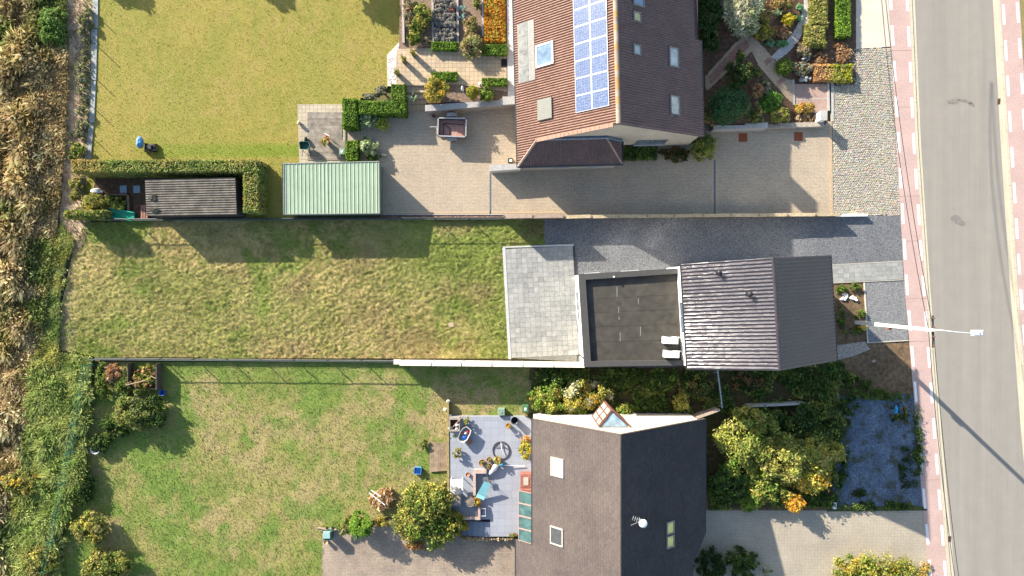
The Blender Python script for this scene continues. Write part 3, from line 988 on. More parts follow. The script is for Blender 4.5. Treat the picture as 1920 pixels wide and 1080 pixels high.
def col_weed(x, y):
    n = fbm(x, y, .8, 4, 431); n2 = fbm(x, y, 2.2, 3, 441)
    cc = mixc((.16, .20, .06), (.25, .265, .10), sstep(.35, .65, n))
    return mixc2(cc, (.25, .22, .06), sstep(.55, .72, n2) * .6)
weed_poly = [tuple(G(x, y)[:2]) for x, y in ((118, 420), (132, 450), (122, 520), (112, 600), (104, 660), (180, 672), (172, 760), (150, 880), (120, 1000), (100, 1250), (20, 1250), (30, 1000), (44, 880), (56, 780), (70, 690), (88, 600), (98, 520), (108, 440))]
ug = MB().add([(p[0], p[1], -.012) for p in weed_poly], [tuple(range(len(weed_poly)))]).build('undergrowth', M('weedy_earth', (.07, .08, .03), .5, 3, .95, .8, 12))
stuff(ug)
npt = 30000
xs = [p[0] for p in weed_poly]; ys = [p[1] for p in weed_poly]
x = RNG.uniform(min(xs), max(xs), npt * 4); y = RNG.uniform(min(ys), max(ys), npt * 4)
m_ = in_poly(x, y, weed_poly); x = x[m_][:npt]; y = y[m_][:npt]
def hweed(x, y):
    X, Y = pxy(x, y)
    return (.30 + .42 * sstep(.3, .75, fbm(x, y, .8, 4, 451))) * (.35 + .65 * sstep(640, 700, Y))
hh = hweed(x, y)
x = x + (fbm(x, y, .5, 3, 461) - .5) * 1.9; y = y + (fbm(x, y, .5, 3, 462) - .5) * 1.2
zz = hh * RNG.uniform(.15, 1, len(x)) ** .7
leaf_mesh('weed_leaves', np.stack([x, y, zz], 1), np.tile([.0, .2, .6], (len(x), 1)), .07, np.clip(col_weed(x, y) * RNG.uniform(.6, 1.4, (len(x), 1)), .004, .6), ug, 2.6, 1.0)['kind'] = 'stuff'
wob = [(p[0] + .3 * math.sin(i * 2.1), p[1]) for i, p in enumerate(weed_poly)]
stuff(blades('tall_grass', wob, 95000, lambda x, y: hweed(x, y) * .95 + .08, lambda x, y: col_weed(x, y) * 2.0, (.12, -.1), wid=.0075, parent=ug, spread=.75))

# sandy track between the reeds and the lawn
def col_track(x, y):
    X, Y = pxy(x, y)
    n = fbm(x, y, .35, 4, 471)
    cc = mixc((.36, .26, .16), (.56, .42, .28), sstep(.35, .65, n))
    return mixc2(cc, (.16, .18, .04), sstep(.55, .7, fbm(x, y, .9, 3, 481)) * (.35 + .6 * sstep(200, 300, Y)) + .5 * sstep(152, 162, X))
trk, wp = turf('sandy_track', [(124, -150), (172, -150), (180, 60), (170, 300), (168, 420), (150, 470), (118, 470), (112, 420), (122, 300), (130, 120)], col_track, lambda x, y: -.02 + .08 * (fbm(x, y, .4, 3, 25) - .4), .13)
stuff(blades('track_grass', wp, 4500, .12, col_track, (.2, -.2), wid=.03, parent=trk, spread=.9))
for k, q in enumerate(([(172.5, 55), (183, 55), (181, 150), (172, 150)], [(172, 152), (180.5, 152), (177, 230), (168, 230)], [(168, 232), (176.5, 232), (171, 298), (160, 298)], [(176, -140), (186, -140), (184, 53), (174, 53)], [(148, 332), (158, 332), (154, 366), (146, 366)])):
    MB().prism([G(*t) for t in q], -.1, .06).build('edging_slab', M('mossy_concrete', c(186, 188, 182), .2, 6, .9, .2, 20, rnd=.08), trk)
# ================================================================== BUILDINGS
def tile_slope(name, fr, a0, a1, b0, b1, wave, course, amp, step, mat, parent, thick=.04, samples=5, jitter=.003, lap=.012, soft=False):
    """sheet of roof tiles: rolls running up the slope, courses stepping over each other. a0/a1 may be functions of b"""
    fa0 = a0 if callable(a0) else (lambda b: a0); fa1 = a1 if callable(a1) else (lambda b: a1)
    lo = min(fa0(b0 + (b1 - b0) * k / 20) for k in range(21)); hi = max(fa1(b0 + (b1 - b0) * k / 20) for k in range(21))
    na = int((hi - lo) / wave * samples) + 1
    aa = np.linspace(lo, hi, na)
    ph = (aa / wave) % 1.0
    prof = amp * np.clip(np.cos((ph - .3) * 2 * math.pi) * .7 + .3, -.35, 1)
    if soft:
        prof = amp * np.cos((ph - .3) * 2 * math.pi) * .7
    nb = max(1, int(round((b1 - b0) / course)))
    V = []; F = []
    O = np.array(fr.O); u = np.array(fr.u); v = np.array(fr.v); n = np.array(fr.n)
    for k in range(nb):
        bl = b0 + (b1 - b0) * k / nb; bh = b0 + (b1 - b0) * (k + 1) / nb
        rows = []
        for bb, cc in ((bl, 0.0), (bl - lap, thick * .6 + step), (bh, thick * .6)):
            q = np.clip(aa, fa0(min(max(bb, b0), b1)), fa1(min(max(bb, b0), b1)))
            jit = RNG.normal(0, jitter, na)
            h = (prof + cc + jit) if cc else np.full(na, -.01)
            rows.append(O + q[:, None] * u + bb * v + h[:, None] * n)
        base = len(V) * na
        V += rows
        i = np.arange(na - 1)
        for r in range(2):
            F.append(np.stack([base + r * na + i, base + r * na + i + 1, base + (r + 1) * na + i + 1, base + (r + 1) * na + i], 1))
    V = np.concatenate(V); F = np.concatenate(F)
    o = np_mesh(name, V, F, mat, parent)
    return o

def M_tile(name, c1, c2, rough, spec=.35, moss=None, grad=.2):
    m, nt, b = nt_new(name)
    geo = nt.nodes.new('ShaderNodeNewGeometry').outputs['Position']
    n1 = N_noise(nt, geo, 5.5, 4, .8)
    o = N_ramp(nt, n1.outputs[0], [(.3, c2), (.7, c1)]).outputs[0]
    n2 = N_noise(nt, geo, .7, 3)
    r2 = N_ramp(nt, n2.outputs[0], [(.3, (1 - grad,) * 3), (.7, (1 + grad,) * 3)]).outputs[0]
    o = N_mix(nt, 1.0, o, r2, 'MULTIPLY')
    if moss:
        n3 = N_noise(nt, geo, 9, 4, .8)
        f = N_ramp(nt, n3.outputs[0], [(.66, (0, 0, 0)), (.74, (1, 1, 1))]).outputs[0]
        o = N_mix(nt, f, o, moss)
    nt.links.new(o, b.inputs['Base Color'])
    b.inputs['Roughness'].default_value = rough
    b.inputs['Specular IOR Level'].default_value = spec
    MATS[name] = m
    return m

def skylight(parent, fr, px, py, la, lb, lift, frame_mat, pane_mat, name='skylight', fw=.09, tilt=0.0):
    a, b = fr.hit(px, py)
    f = MB()
    f.fbox(fr, a - la / 2, a - la / 2 + fw, b - lb / 2, b + lb / 2, 0, lift)
    f.fbox(fr, a + la / 2 - fw, a + la / 2, b - lb / 2, b + lb / 2, 0, lift)
    f.fbox(fr, a - la / 2 + fw, a + la / 2 - fw, b - lb / 2, b - lb / 2 + fw, 0, lift - .004)
    f.fbox(fr, a - la / 2 + fw, a + la / 2 - fw, b + lb / 2 - fw, b + lb / 2, 0, lift - .004)
    o = f.build(name, frame_mat, parent)
    MB().fbox(fr, a - la / 2 + fw, a + la / 2 - fw, b - lb / 2 + fw, b + lb / 2 - fw, .02, lift - .035).build('pane', pane_mat, o)
    return o

class House:
    """plan frame: origin under the ridge end, e to the right, n up the picture"""
    def __init__(s, gx, gy, nx, ny):
        s.O = G(gx, gy); s.n = Vector((nx, ny, 0)).normalized(); s.e = Vector((s.n.y, -s.n.x, 0))
    def pt(s, e, n, z):
        return s.O + s.e * e + s.n * n + Vector((0, 0, z))
    def slope(s, e_eave, z_eave, e_ridge, z_ridge, n0):
        O = s.pt(e_eave, n0, z_eave)
        return Frame(O, s.n, s.pt(e_ridge, n0, z_ridge) - O)
    def gable_body(s, prof, n0, n1):
        k = len(prof); m = MB()
        vs = [s.pt(e, n0, z) for e, z in prof] + [s.pt(e, n1, z) for e, z in prof]
        return m.add(vs, [tuple(range(k)), tuple(range(2 * k - 1, k - 1, -1))] + [((i + 1) % k, i, k + i, k + (i + 1) % k) for i in range(k)])
    def box(s, m, e0, e1, n0, n1, z0, z1):
        return m.hexa([s.pt(e0, n0, z0), s.pt(e1, n0, z0), s.pt(e1, n1, z0), s.pt(e0, n1, z0), s.pt(e0, n0, z1), s.pt(e1, n0, z1), s.pt(e1, n1, z1), s.pt(e0, n1, z1)])

ZINC = M('dark_zinc', (.06, .07, .08), .2, 10, .45, .1, 30, .6)
WHITEP = M('white_plastic', (.75, .75, .74), .06, 10, .4, .03)
GREYF = M('grey_window_frame', c(150, 148, 142), .1, 10, .5, .05)
PANE = M_glass('window_glass', (.10, .14, .18), .06)
PANEB = M_glass('blue_sky_glass', (.10, .16, .24), .05)
PANEW = M_glass('blinded_glass', (.36, .36, .35), .10, .25)

# ---------------------------------------------- tiled house with solar panels (top)
hA = House(1128, 280, -.026, 1.0)
tA = thing('tiled_house', 'large gabled house with terracotta tiled roof and blue solar panels', 'house', hA.pt(0, 6, 0))
LA = 17.5
ZR, ZL, ZE = 7.76, 2.7, 3.5
WALLA = M_brick('cream_brick', (c(214, 198, 176, 1.5), c(200, 184, 162, 1.5)), c(190, 180, 165, 1.5), .21, .065, 0, speck=.1, wall=True)
hA.gable_body([(-5.95, -.1), (6.2, -.1), (6.2, ZE - .05), (0, ZR - .16), (-5.95, ZL - .05)], .12, LA).build('wall', WALLA, tA)
fL = hA.slope(-6.08, ZL, 0, ZR, 0); fR = hA.slope(6.35, ZE, 0, ZR, 0)
sL = (Vector((6.08, 0, ZR - ZL))).length; sR = Vector((6.35, 0, ZR - ZE)).length
bh = fL.hit(1007, 260)[1]; aS = -1.56
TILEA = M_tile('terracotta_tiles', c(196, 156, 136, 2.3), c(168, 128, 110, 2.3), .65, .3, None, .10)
TILEB = M_tile('terracotta_tiles_shaded', c(180, 146, 138, 2.6), c(142, 110, 104, 2.6), .6, .3, None, .12)  # terracotta again, painted darker and duller for the slope in shade
def a0L(b): return aS * (1 - b / bh) if b < bh else -.05
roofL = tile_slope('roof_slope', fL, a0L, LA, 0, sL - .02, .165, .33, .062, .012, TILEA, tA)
roofL['label'] = 'sunlit terracotta roof slope carrying the solar panels'
nR = (280 - 113) / 26.0
def a1R(b): return LA
eR = fR.hit(1303, 60)[1]
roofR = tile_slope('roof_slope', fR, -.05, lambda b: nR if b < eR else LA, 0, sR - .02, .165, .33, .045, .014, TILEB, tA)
roofR['label'] = 'shaded terracotta roof slope, darkened in its colour, with four skylights'
# roof boarding under the tiles
ub = MB()
ub.fpoly(fL, [(aS, .02), (LA, .02), (LA, sL), (-.03, sL), (-.03, bh)], -.14, -.02)
ub.fpoly(fR, [(-.03, .02), (nR, .02), (nR, eR), (LA, eR), (LA, sR), (-.03, sR)], -.14, -.02)
ub.build('roof_boarding', M('dark_boarding', (.08, .06, .05), .2, 8), tA)
# ridge tiles one by one, some with orange lichen
rt = MB(); n_ = 8
pr = [(math.cos(math.pi * k / n_) * .15, math.sin(math.pi * k / n_) * .12) for k in range(n_ + 1)]
vs = [(x, -.2, z) for x, z in pr] + [(x, .2, z + .015) for x, z in pr]
rt.add(vs, [(k, k + 1, n_ + 2 + k, n_ + 1 + k) for k in range(n_)] + [tuple(range(n_ + 1)), tuple(range(2 * n_ + 1, n_, -1))])
RM = [rt.mesh('ridge_tile', M_tile('ridge_tile_%d' % k, q, w, .7, .3, moss)) for k, (q, w, moss) in enumerate((((.32, .24, .17), (.22, .15, .11), None), ((.34, .27, .20), (.24, .17, .12), (.42, .20, .04)), ((.40, .20, .05), (.26, .17, .10), (.45, .42, .36))))]
ang = math.atan2(-hA.n.x, hA.n.y)
k = 0
while k * .4 < LA - .2:
    p = hA.pt(0, .18 + k * .4, ZR + .02)
    piece('ridge_tile', random.choice(RM), p, tA, ang); k += 1
# verge tiles with lichen along the left gable edge
vg = MB()
b = bh
while b < sL - .3:
    vg.fbox(fL, -.17, .06, b, b + .31, .02, .105); b += .33
vg.build('verge_tiles', M_tile('verge_lichen', (.26, .16, .11), (.18, .11, .08), .7, .3, (.36, .18, .05)), tA)
# solar panels
apan = fL.hit(1082, 213)[0]; bp0 = fL.hit(1080, 150)[1]; bp1 = fL.hit(1143.5, 150)[1]; pw = (bp1 - bp0) / 2
PVC, nt, bs = nt_new('solar_cells')
tc = nt.nodes.new('ShaderNodeTexCoord'); vo = nt.nodes.new('ShaderNodeTexVoronoi'); vo.inputs['Scale'].default_value = 16
nt.links.new(tc.outputs['Object'], vo.inputs['Vector'])
sp = nt.nodes.new('ShaderNodeSeparateColor'); nt.links.new(vo.outputs['Color'], sp.inputs[0])
rr = N_ramp(nt, sp.outputs[0], [(0, (.025, .048, .125)), (.6, (.045, .078, .17)), (1, (.09, .13, .23))])
nt.links.new(rr.outputs[0], bs.inputs['Base Color'])
bs.inputs['Roughness'].default_value = .35; bs.inputs['Specular IOR Level'].default_value = .5
PVF = M('panel_frame', (.42, .43, .44), .05, 10, .35, .02, 20, .3)
for r in range(11):
    for q in range(2):
        a = apan + .02 + r * 1.085; bb = bp0 + q * pw
        f = MB()
        f.fbox(fL, a, a + 1.06, bb, bb + pw - .03, .08, .12)
        o = f.build('solar_panel', PVF, tA)
        g2 = MB()
        for i in range(6):
            for j in range(7):
                da = (1.06 - .07) / 6; db = (pw - .03 - .07) / 7
                g2.fbox(fL, a + .035 + i * da, a + .035 + i * da + da - .008, bb + .035 + j * db, bb + .035 + j * db + db - .008, .12, .1235)
        g2.build('cells', PVC, o)
# skylights
o = skylight(tA, fL, 1023, 103, 1.5, 1.45, .16, M('pale_aluminium', (.50, .46, .42), .1, 8, .4, .05, 20, .3), PANEB, fw=.13); o['label'] = 'wide skylight with blue glass standing open'
a, b = fL.hit(1024, 205)
o = MB().fbox(fL, a - .68, a + .68, b - .58, b + .58, 0, .2).build('roof_hatch', M('grey_shutter', c(172, 172, 162, 2.7), .06, 5, .6, .05), tA); o['label'] = 'grey closed shutter over a roof window'
for lx, ly, la, lb, mt in ((1193, 32, .62, .62, M_glass('amber_glass', (.45, .36, .12), .1)), (1193, 94, .66, .62, PANEW), (1262, 108, 1.28, .85, PANEW), (1264, 198, 1.25, .85, M_glass('curtained_glass', (.48, .42, .34), .1)), (1196, -1, .9, .95, PANEB)):
    skylight(tA, fR, lx, ly, la, lb, .13, GREYF, mt, fw=.07)
# row of translucent sheets at the eave
tr = M_glass('translucent_sheet', (.15, .155, .145), .35, .3, .4)
a0_, b0_ = fL.hit(974, 158); a1_, b1_ = fL.hit(1002, 36)
rl = MB().fbox(fL, a0_, a1_, b0_, b1_, .05, .085).build('rooflight', M('pale_sheet', (.19, .19, .18), .1, 6, .4), tA)
st_ = (a1_ - a0_) / 4
for k in range(4):
    MB().fbox(fL, a0_ + k * st_ + .05, a0_ + (k + 1) * st_ - .03, b0_ + .14, b0_ + (b1_ - b0_) * .62, .085, .10).build('pane', tr, rl)
# gutters
for q0, q1 in ((fL.pt(aS - .05, -.07, .0), fL.pt(LA, -.07, .0)), (fR.pt(-.05, -.06, .0), fR.pt(nR, -.06, .0)), (fR.pt(nR, eR - .06, .0), fR.pt(LA, eR - .06, .0))):
    MB().tube([q0, q1], .075, 6).build('gutter', ZINC, tA)
# side wing with hipped roof
p_sw, p_se = fL.pt(aS, 0, 0), P(1166, 304, ZL)
p_rw, p_re = fL.pt(0, bh, 0), P(1137, 257.5, fL.pt(0, bh, 0).z)
p_re = Vector((p_re.x, p_rw.y + (p_re.x - p_rw.x) * .026, p_rw.z)); p_se = Vector((p_se.x, p_sw.y + (p_se.x - p_sw.x) * .026, ZL))
w_e = (p_se - p_sw); wl = w_e.length
fS = Frame(p_sw, w_e, (p_rw - p_sw) - w_e * ((p_rw - p_sw).dot(w_e) / wl ** 2))
def prj(p): d = p - fS.O; return d.dot(fS.u), d.dot(fS.v)
(rw_a, rw_b), (re_a, re_b) = prj(p_rw), prj(p_re)
TILED = M_tile('dark_brown_tiles', c(150, 118, 110, 2.4), c(108, 80, 76, 2.4), .55, .35)
o = tile_slope('wing_roof_slope', fS, lambda b: rw_a * b / rw_b, lambda b: wl + (re_a - wl) * b / rw_b, 0, rw_b, .165, .3, .034, .012, TILED, tA)
o['label'] = 'dark hipped roof slope of the side wing'
fE_v = p_re - Vector((p_se.x, p_re.y, ZL))
fE = Frame(p_se, Vector((p_re.x - p_se.x, p_re.y - p_se.y, 0)).cross(Vector((0, 0, 1))).normalized() if False else hA.n, Vector((p_re.x - p_se.x, 0, p_re.z - ZL)))
he = (p_re - p_se).dot(fE.u); hb = (p_re - p_se).dot(fE.v)
tile_slope('wing_roof_slope', fE, lambda b: he * b / hb, he + .05, 0, hb, .165, .3, .034, .012, TILED, tA)
HIPM = M_tile('hip_tile_clay', (.30, .22, .17), (.20, .14, .11), .7)
for q0, q1, r_ in ((p_sw, p_rw, .09), (p_se, p_re, .07)):
    MB().tube([q0 + Vector((0, 0, .05)), q1 + Vector((0, 0, .07))], r_, 7).build('hip_tiles', HIPM, tA)
fl = MB(); fl.tube([p_rw + Vector((.1, .02, .07)), p_re + Vector((.05, .02, .07)), Vector((p_se.x, p_re.y, ZL + .08))], .11, 6)
fl.build('lead_flashing', M('lead', c(130, 150, 170), .2, 8, .5, .1, 30, .4), tA)
ww = MB(); ww.prism([p_sw + Vector((.22, .18, 0)), p_se + Vector((-.2, .18, 0)), Vector((p_se.x - .2, p_re.y, 0)), Vector((p_sw.x + .22, p_rw.y, 0))], -.1, ZL - .03)
ww.build('wing_wall', WALLA, tA)
wg = MB(); wg.tube([p_sw + Vector((-.05, -.06, 0)), p_se + Vector((.06, -.06, 0)), Vector((p_se.x + .06, p_re.y, ZL))], .07, 6); wg.build('wing_gutter', ZINC, tA)
ub = MB(); ub.add([p_sw, p_se, Vector((p_se.x, p_re.y, ZL)), Vector((p_sw.x, p_rw.y, ZL))], [(0, 1, 2, 3)]); ub.build('soffit', M('cream_soffit', (.5, .46, .4), .1, 5), tA)
def wall_window(parent, p, q, z0, z1, out, frame=GREYF, pane=PANE, name='window', fw=.06, sill=True, bars=1):
    """window in a wall: p-q along the wall foot, set out by 'out'"""
    d = (q - p).normalized(); L = (q - p).length; n = Vector((d.y, -d.x, 0)) * (1 if out > 0 else -1); t = abs(out)
    def bb(m, a0, a1, c0, c1, t0, t1):
        A = p + d * a0; B = p + d * a1
        return m.hexa([A + n * t0 + Vector((0, 0, c0)), B + n * t0 + Vector((0, 0, c0)), B + n * t1 + Vector((0, 0, c0)), A + n * t1 + Vector((0, 0, c0)), A + n * t0 + Vector((0, 0, c1)), B + n * t0 + Vector((0, 0, c1)), B + n * t1 + Vector((0, 0, c1)), A + n * t1 + Vector((0, 0, c1))])
    f = MB()
    bb(f, 0, fw, z0, z1, -.05, t); bb(f, L - fw, L, z0, z1, -.05, t); bb(f, fw, L - fw, z0, z0 + fw, -.05, t - .003); bb(f, fw, L - fw, z1 - fw, z1, -.05, t - .003)
    for k in range(bars):
        x = L * (k + 1) / (bars + 1); bb(f, x - .025, x + .025, z0 + fw, z1 - fw, -.05, t - .006)
    o = f.build(name, frame, parent)
    bb(MB(), fw, L - fw, z0 + fw, z1 - fw, -.04, t * .4)
    m = MB(); bb(m, fw, L - fw, z0 + fw, z1 - fw, -.04, t * .4); m.build('pane', pane, o)
    if sill:
        m = MB(); bb(m, -.05, L + .05, z0 - .06, z0, -.05, t + .08); m.build('sill', M('stone_sill', (.35, .35, .34), .1, 8), o)
    return o
wall_window(tA, hA.pt(2.2, .12, 0), hA.pt(4.3, .12, 0), .9, 2.2, .06)
for e0, e1 in ((1035, 1064), (1098, 1126)):
    a = G(e0, 0); b_ = G(e1, 0); yy = (p_sw.y + .18)
    wall_window(tA, Vector((a.x, yy + (a.x - p_sw.x) * .026, 0)), Vector((b_.x, yy + (b_.x - p_sw.x) * .026, 0)), 1.4, 2.3, .06, bars=0)
ch = MB(); hA.box(ch, -.4, .4, (280 - 25) / 26, (280 + 3) / 26, 6.8, 8.8); ch.build('chimney', WALLA, tA)
v_ = MB(); a, b = fR.hit(1158, 236); q = hA.pt(-.35, .1, 7.0); v_.box(q.x - .1, q.x + .1, q.y - .03, q.y + .02, 6.7, 6.95); v_.build('wall_vent', M('dark_steel', (.03, .03, .035)), tA)

# ---------------------------------------------- house with dark glazed tiles and its flat-roofed annex (middle)
hB = House(1382.5, 669.5, -.0597, .998)
tB = thing('narrow_house', 'white walled house with glossy dark tiled gable roof beside the road', 'house', hB.pt(0, 3.4, 0))
LB = 6.80; zr, ze, hw = 7.76, 4.86, 4.85
WHT = M('white_render', (.78, .76, .72), .04, 3, .85, .1, 40, big=.05)
hB.gable_body([(-hw + .12, -.1), (hw - .12, -.1), (hw - .12, ze - .08), (0, zr - .2), (-hw + .12, ze - .08)], .1, LB - .1).build('wall', WHT, tB)
fBL = hB.slope(-hw, ze, 0, zr, 0); fBR = hB.slope(hw, ze, 0, zr, 0)
sB = Vector((hw, 0, zr - ze)).length
DGL = M_tile('glazed_dark_tiles', (.046, .037, .042), (.031, .026, .030), .20, .7, None, .16)
DGR = M_tile('dark_tiles_road_side', (.085, .066, .068), (.055, .043, .046), .4, .5, None, .08)
o = tile_slope('roof_slope', fBL, -.04, LB + .04, 0, sB - .02, .232, .36, .045, .005, DGL, tB, samples=12, jitter=.0008, lap=.003, soft=True); o['label'] = 'sunlit roof slope of glossy dark ribbed tiles'
o = tile_slope('roof_slope', fBR, -.04, LB + .04, 0, sB - .02, .232, .36, .035, .004, DGR, tB, samples=8, jitter=.0, lap=.002, soft=True); o['label'] = 'shaded roof slope of dark ribbed tiles'
ub = MB(); ub.fpoly(fBL, [(-.02, .02), (LB + .02, .02), (LB + .02, sB), (-.02, sB)], -.12, -.02); ub.fpoly(fBR, [(-.02, .02), (LB + .02, .02), (LB + .02, sB), (-.02, sB)], -.12, -.02)
ub.build('roof_boarding', M('dark_boarding', (.08, .06, .05)), tB)
rb_ = MB(); 
rtm = MB(); pr = [(math.cos(math.pi * k / 6) * .12, math.sin(math.pi * k / 6) * .09) for k in range(7)]
rtm.add([(x, -.17, z) for x, z in pr] + [(x, .17, z + .012) for x, z in pr], [(k, k + 1, 8 + k, 7 + k) for k in range(6)] + [tuple(range(7)), tuple(range(13, 6, -1))])
rme = rtm.mesh('ridge_tile', DGL); angB = math.atan2(-hB.n.x, hB.n.y)
k = 0
while k * .34 < LB - .1:
    piece('ridge_tile', rme, hB.pt(0, .15 + k * .34, zr + .045), tB, angB); k += 1
for f_ in (fBL, fBR):
    MB().tube([f_.pt(-.05, -.06, -.02), f_.pt(LB + .05, -.06, -.02)], .06, 6).build('gutter', M('black_gutter', (.03, .03, .03), .2, 8, .4), tB)
for px, py in ((1345, 511), (1402, 551)):
    a, b = fBL.hit(px, py); p = fBL.pt(a, b, 0)
    v_ = MB(); v_.lathe(p.x, p.y, [(.16, p.z - .1), (.10, p.z + .1), (.09, p.z + .38), (.15, p.z + .38), (.16, p.z + .46), (.13, p.z + .55), (.02, p.z + .57)], 14)
    v_.build('roof_vent', M('black_plastic', (.03, .03, .035), .2, 10, .4), tB, True)
wall_window(tB, hB.pt(-hw + .12, 4.3, 0), hB.pt(-hw + .12, 2.35, 0), 3.55, 4.65, -.05, M('dark_frame', (.05, .055, .06), .1, 8, .4), PANE, bars=1)
wall_window(tB, hB.pt(-3.6, LB - .1, 0), hB.pt(-2.6, LB - .1, 0), .1, 2.2, -.05, MATS['dark_frame'], M_glass('mirror_glass', (.3, .32, .33), .03), 'side_door', bars=0, sill=False)
for e in (-3.3, -.6, 1.6):
    wall_window(tB, hB.pt(e, LB - .1, 0), hB.pt(e + 1.0, LB - .1, 0), 2.6, 4.1, -.05, MATS['dark_frame'], M_glass('mirror_glass', (.3, .32, .33), .03), bars=0)
for n in (1.2, 4.2):
    wall_window(tB, hB.pt(hw - .12, n, 0), hB.pt(hw - .12, n + 1.2, 0), 1.0, 2.3, .05, MATS['dark_frame'], PANE)
# annex
za = 3.4
oc = [P(1085, 514, za), P(1270, 503, za), P(1284, 685, za), P(1096, 688, za)]
ic = [P(1098, 524.5, za), P(1271, 513, za), P(1280, 676, za), P(1108, 677.5, za)]
tX = thing('flat_roof_annex', 'single storey extension with black flat roof and white rear wall', 'extension', (oc[0] + oc[2]) / 2 - Vector((0, 0, za)))
cen = (oc[0] + oc[2]) / 2
def inset(p, d): q = p - cen; l = q.length; return cen + q * ((l - d) / l)
MB().prism([inset(p, .06) for p in oc], -.1, 3.0).build('wall', WHT, tX)
PAR = M('grey_roof_edge', c(88, 86, 82), .1, 5, .7, .1, 40)
pm = MB()
for i in range(4):
    j = (i + 1) % 4
    if i == 1: continue
    pm.add([Vector((p.x, p.y, z)) for z in (2.95, za) for p in (oc[i], oc[j], ic[j], ic[i])], [(3, 2, 1, 0), (4, 5, 6, 7), (0, 1, 5, 4), (1, 2, 6, 5), (2, 3, 7, 6), (3, 0, 4, 7)])
pm.build('parapet', PAR, tX)
BIT = M('bitumen_felt', c(86, 81, 72), .2, 2.2, .8, .15, 30, big=.12, bigscale=.8, rnd=.05)
ys_ = (524, 561, 587, 614, 642, 678)
for k in range(5):
    f0, f1 = (ys_[k] - 524) / 154.0, (ys_[k + 1] - 524) / 154.0
    l0, l1 = ic[0].lerp(ic[3], f0), ic[0].lerp(ic[3], f1); r0, r1 = ic[1].lerp(ic[2], f0), ic[1].lerp(ic[2], f1)
    q = [l0, r0, r1, l1]
    e = Vector((.0, -.015, 0))
    MB().prism([q[0] + e, q[1] + e, q[2], q[3]], 3.0, 3.1 + .004 * (k % 2)).build('felt_sheet', BIT, tX)
for px, y0, y1 in ((1157, 537, 557), (1160, 575, 587), (1161, 594, 600), (1163, 623, 640), (1197, 560, 570), (1201, 613, 630)):
    a = P(px, (y0 + y1) / 2, 3.11)
    MB().obox(a.x, a.y, 3.09, 3.109, .06, (y1 - y0) / 28, 0).build('seam_mark', M('pale_sealant', c(150, 146, 138), .2, 10), tX)
MB().box(P(1151, 519, 3.4).x - .05, P(1151, 519, 3.4).x + .05, P(1151, 519, 3.4).y - .05, P(1151, 519, 3.4).y + .05, 3.39, 3.5).build('roof_stud', WHITEP, tX)
w0, w1 = inset(oc[0], .06), inset(oc[3], .06)
wall_window(tX, Vector((*w0.lerp(w1, .18)[:2], 0)), Vector((*w0.lerp(w1, .52)[:2], 0)), .1, 2.4, .05, WHITEP, PANE, 'sliding_door', bars=2, sill=False)
wall_window(tX, Vector((*w0.lerp(w1, .68)[:2], 0)), Vector((*w0.lerp(w1, .86)[:2], 0)), .9, 2.3, .05, WHITEP, PANE)
MB().tube([Vector((w1.x - .08, w1.y + .5, 3.0)), Vector((w1.x - .08, w1.y + .5, 0))], .05, 7).build('downpipe', ZINC, tX)
MIR, nt, bs = nt_new('sun_control_glass')
bs.inputs['Base Color'].default_value = (.85, .85, .87, 1); bs.inputs['Metallic'].default_value = 1.0; bs.inputs['Roughness'].default_value = .3
w0, w1 = inset(oc[0], .06), inset(oc[1], .06)
for f0, f1, za_, zb_ in ((.10, .25, .9, 2.2), (.50, .68, .9, 2.2)):
    wall_window(tX, Vector((*w0.lerp(w1, f0)[:2], 0)), Vector((*w0.lerp(w1, f1)[:2], 0)), za_, zb_, -.05, MATS['dark_frame'], MIR, bars=0)
# condensers on the annex roof
def condenser(px, py, label):
    p = P(px, py, 3.6); t = thing('air_conditioner', label, 'air conditioner', (p.x, p.y, 3.1), 'condensers on the flat roof')
    a = -.03
    m = MB(); m.obox(p.x, p.y, 3.2, 3.78, .98, .46, a, .97); m.build('casing', WHITEP, t)
    for s in (-1, 1):
        MB().obox(p.x + s * .36, p.y, 3.1, 3.2, .1, .5, a).build('foot', M('black_rubber', (.02, .02, .02), .2, 10), t)
    f = MB(); f.tube([Vector((p.x - .12, p.y + .225, 3.5)), Vector((p.x - .12, p.y + .255, 3.5))], .22, 16); f.build('fan_grille', M('dark_steel', (.03, .03, .035)), t)
    for s in (-.3, .3):
        MB().lathe(p.x + s, p.y + .2, [(.04, 3.76), (.04, 3.83)], 8).build('lifting_lug', WHITEP, t)
    MB().tube([Vector((p.x + .45, p.y + .1, 3.35)), Vector((p.x + .6, p.y + .2, 3.4)), Vector((p.x + .78, p.y + .12, 3.3))], .025, 6).build('pipe', WHITEP, t)
condenser(1257, 638, 'white condenser unit nearer the middle of the black flat roof')
condenser(1259, 664, 'white condenser unit nearer the edge of the black flat roof')

# ---------------------------------------------- house with grey shingle roof (bottom)
hC = House(1132, 774, 0.0, 1.0)
tC = thing('shingle_house', 'cream gabled house with wide grey shingle roof below the annex', 'house', hC.pt(0, -6, 0))
LCs = 17.0
CRM = M('cream_render', (.56, .485, .40), .06, 3, .9, .1, 40, big=.06)
zc = 7.5; zeC = 2.5; eL, eRr = -135 / 26.0, 171 / 26.0
hC.gable_body([(eL + .1, -.1), (eRr - .5, -.1), (eRr - .5, zeC + .25), (0, zc - .14), (eL + .1, zeC - .02)], -7.2, 0).build('wall', CRM, tC)
hC.gable_body([(eL + .1, -.1), (4.9, -.1), (4.9, zc - 4.9 * .76 - .14), (0, zc - .14), (eL + .1, zeC - .02)], -LCs, -7.203).build('wall', CRM, tC)
fCL = hC.slope(eL, zeC, 0, zc, 0); fCR = hC.slope(eRr, zeC, 0, zc, 0)
sl = Vector((eL, 0, zc - zeC)).length; sr = Vector((eRr, 0, zc - zeC)).length
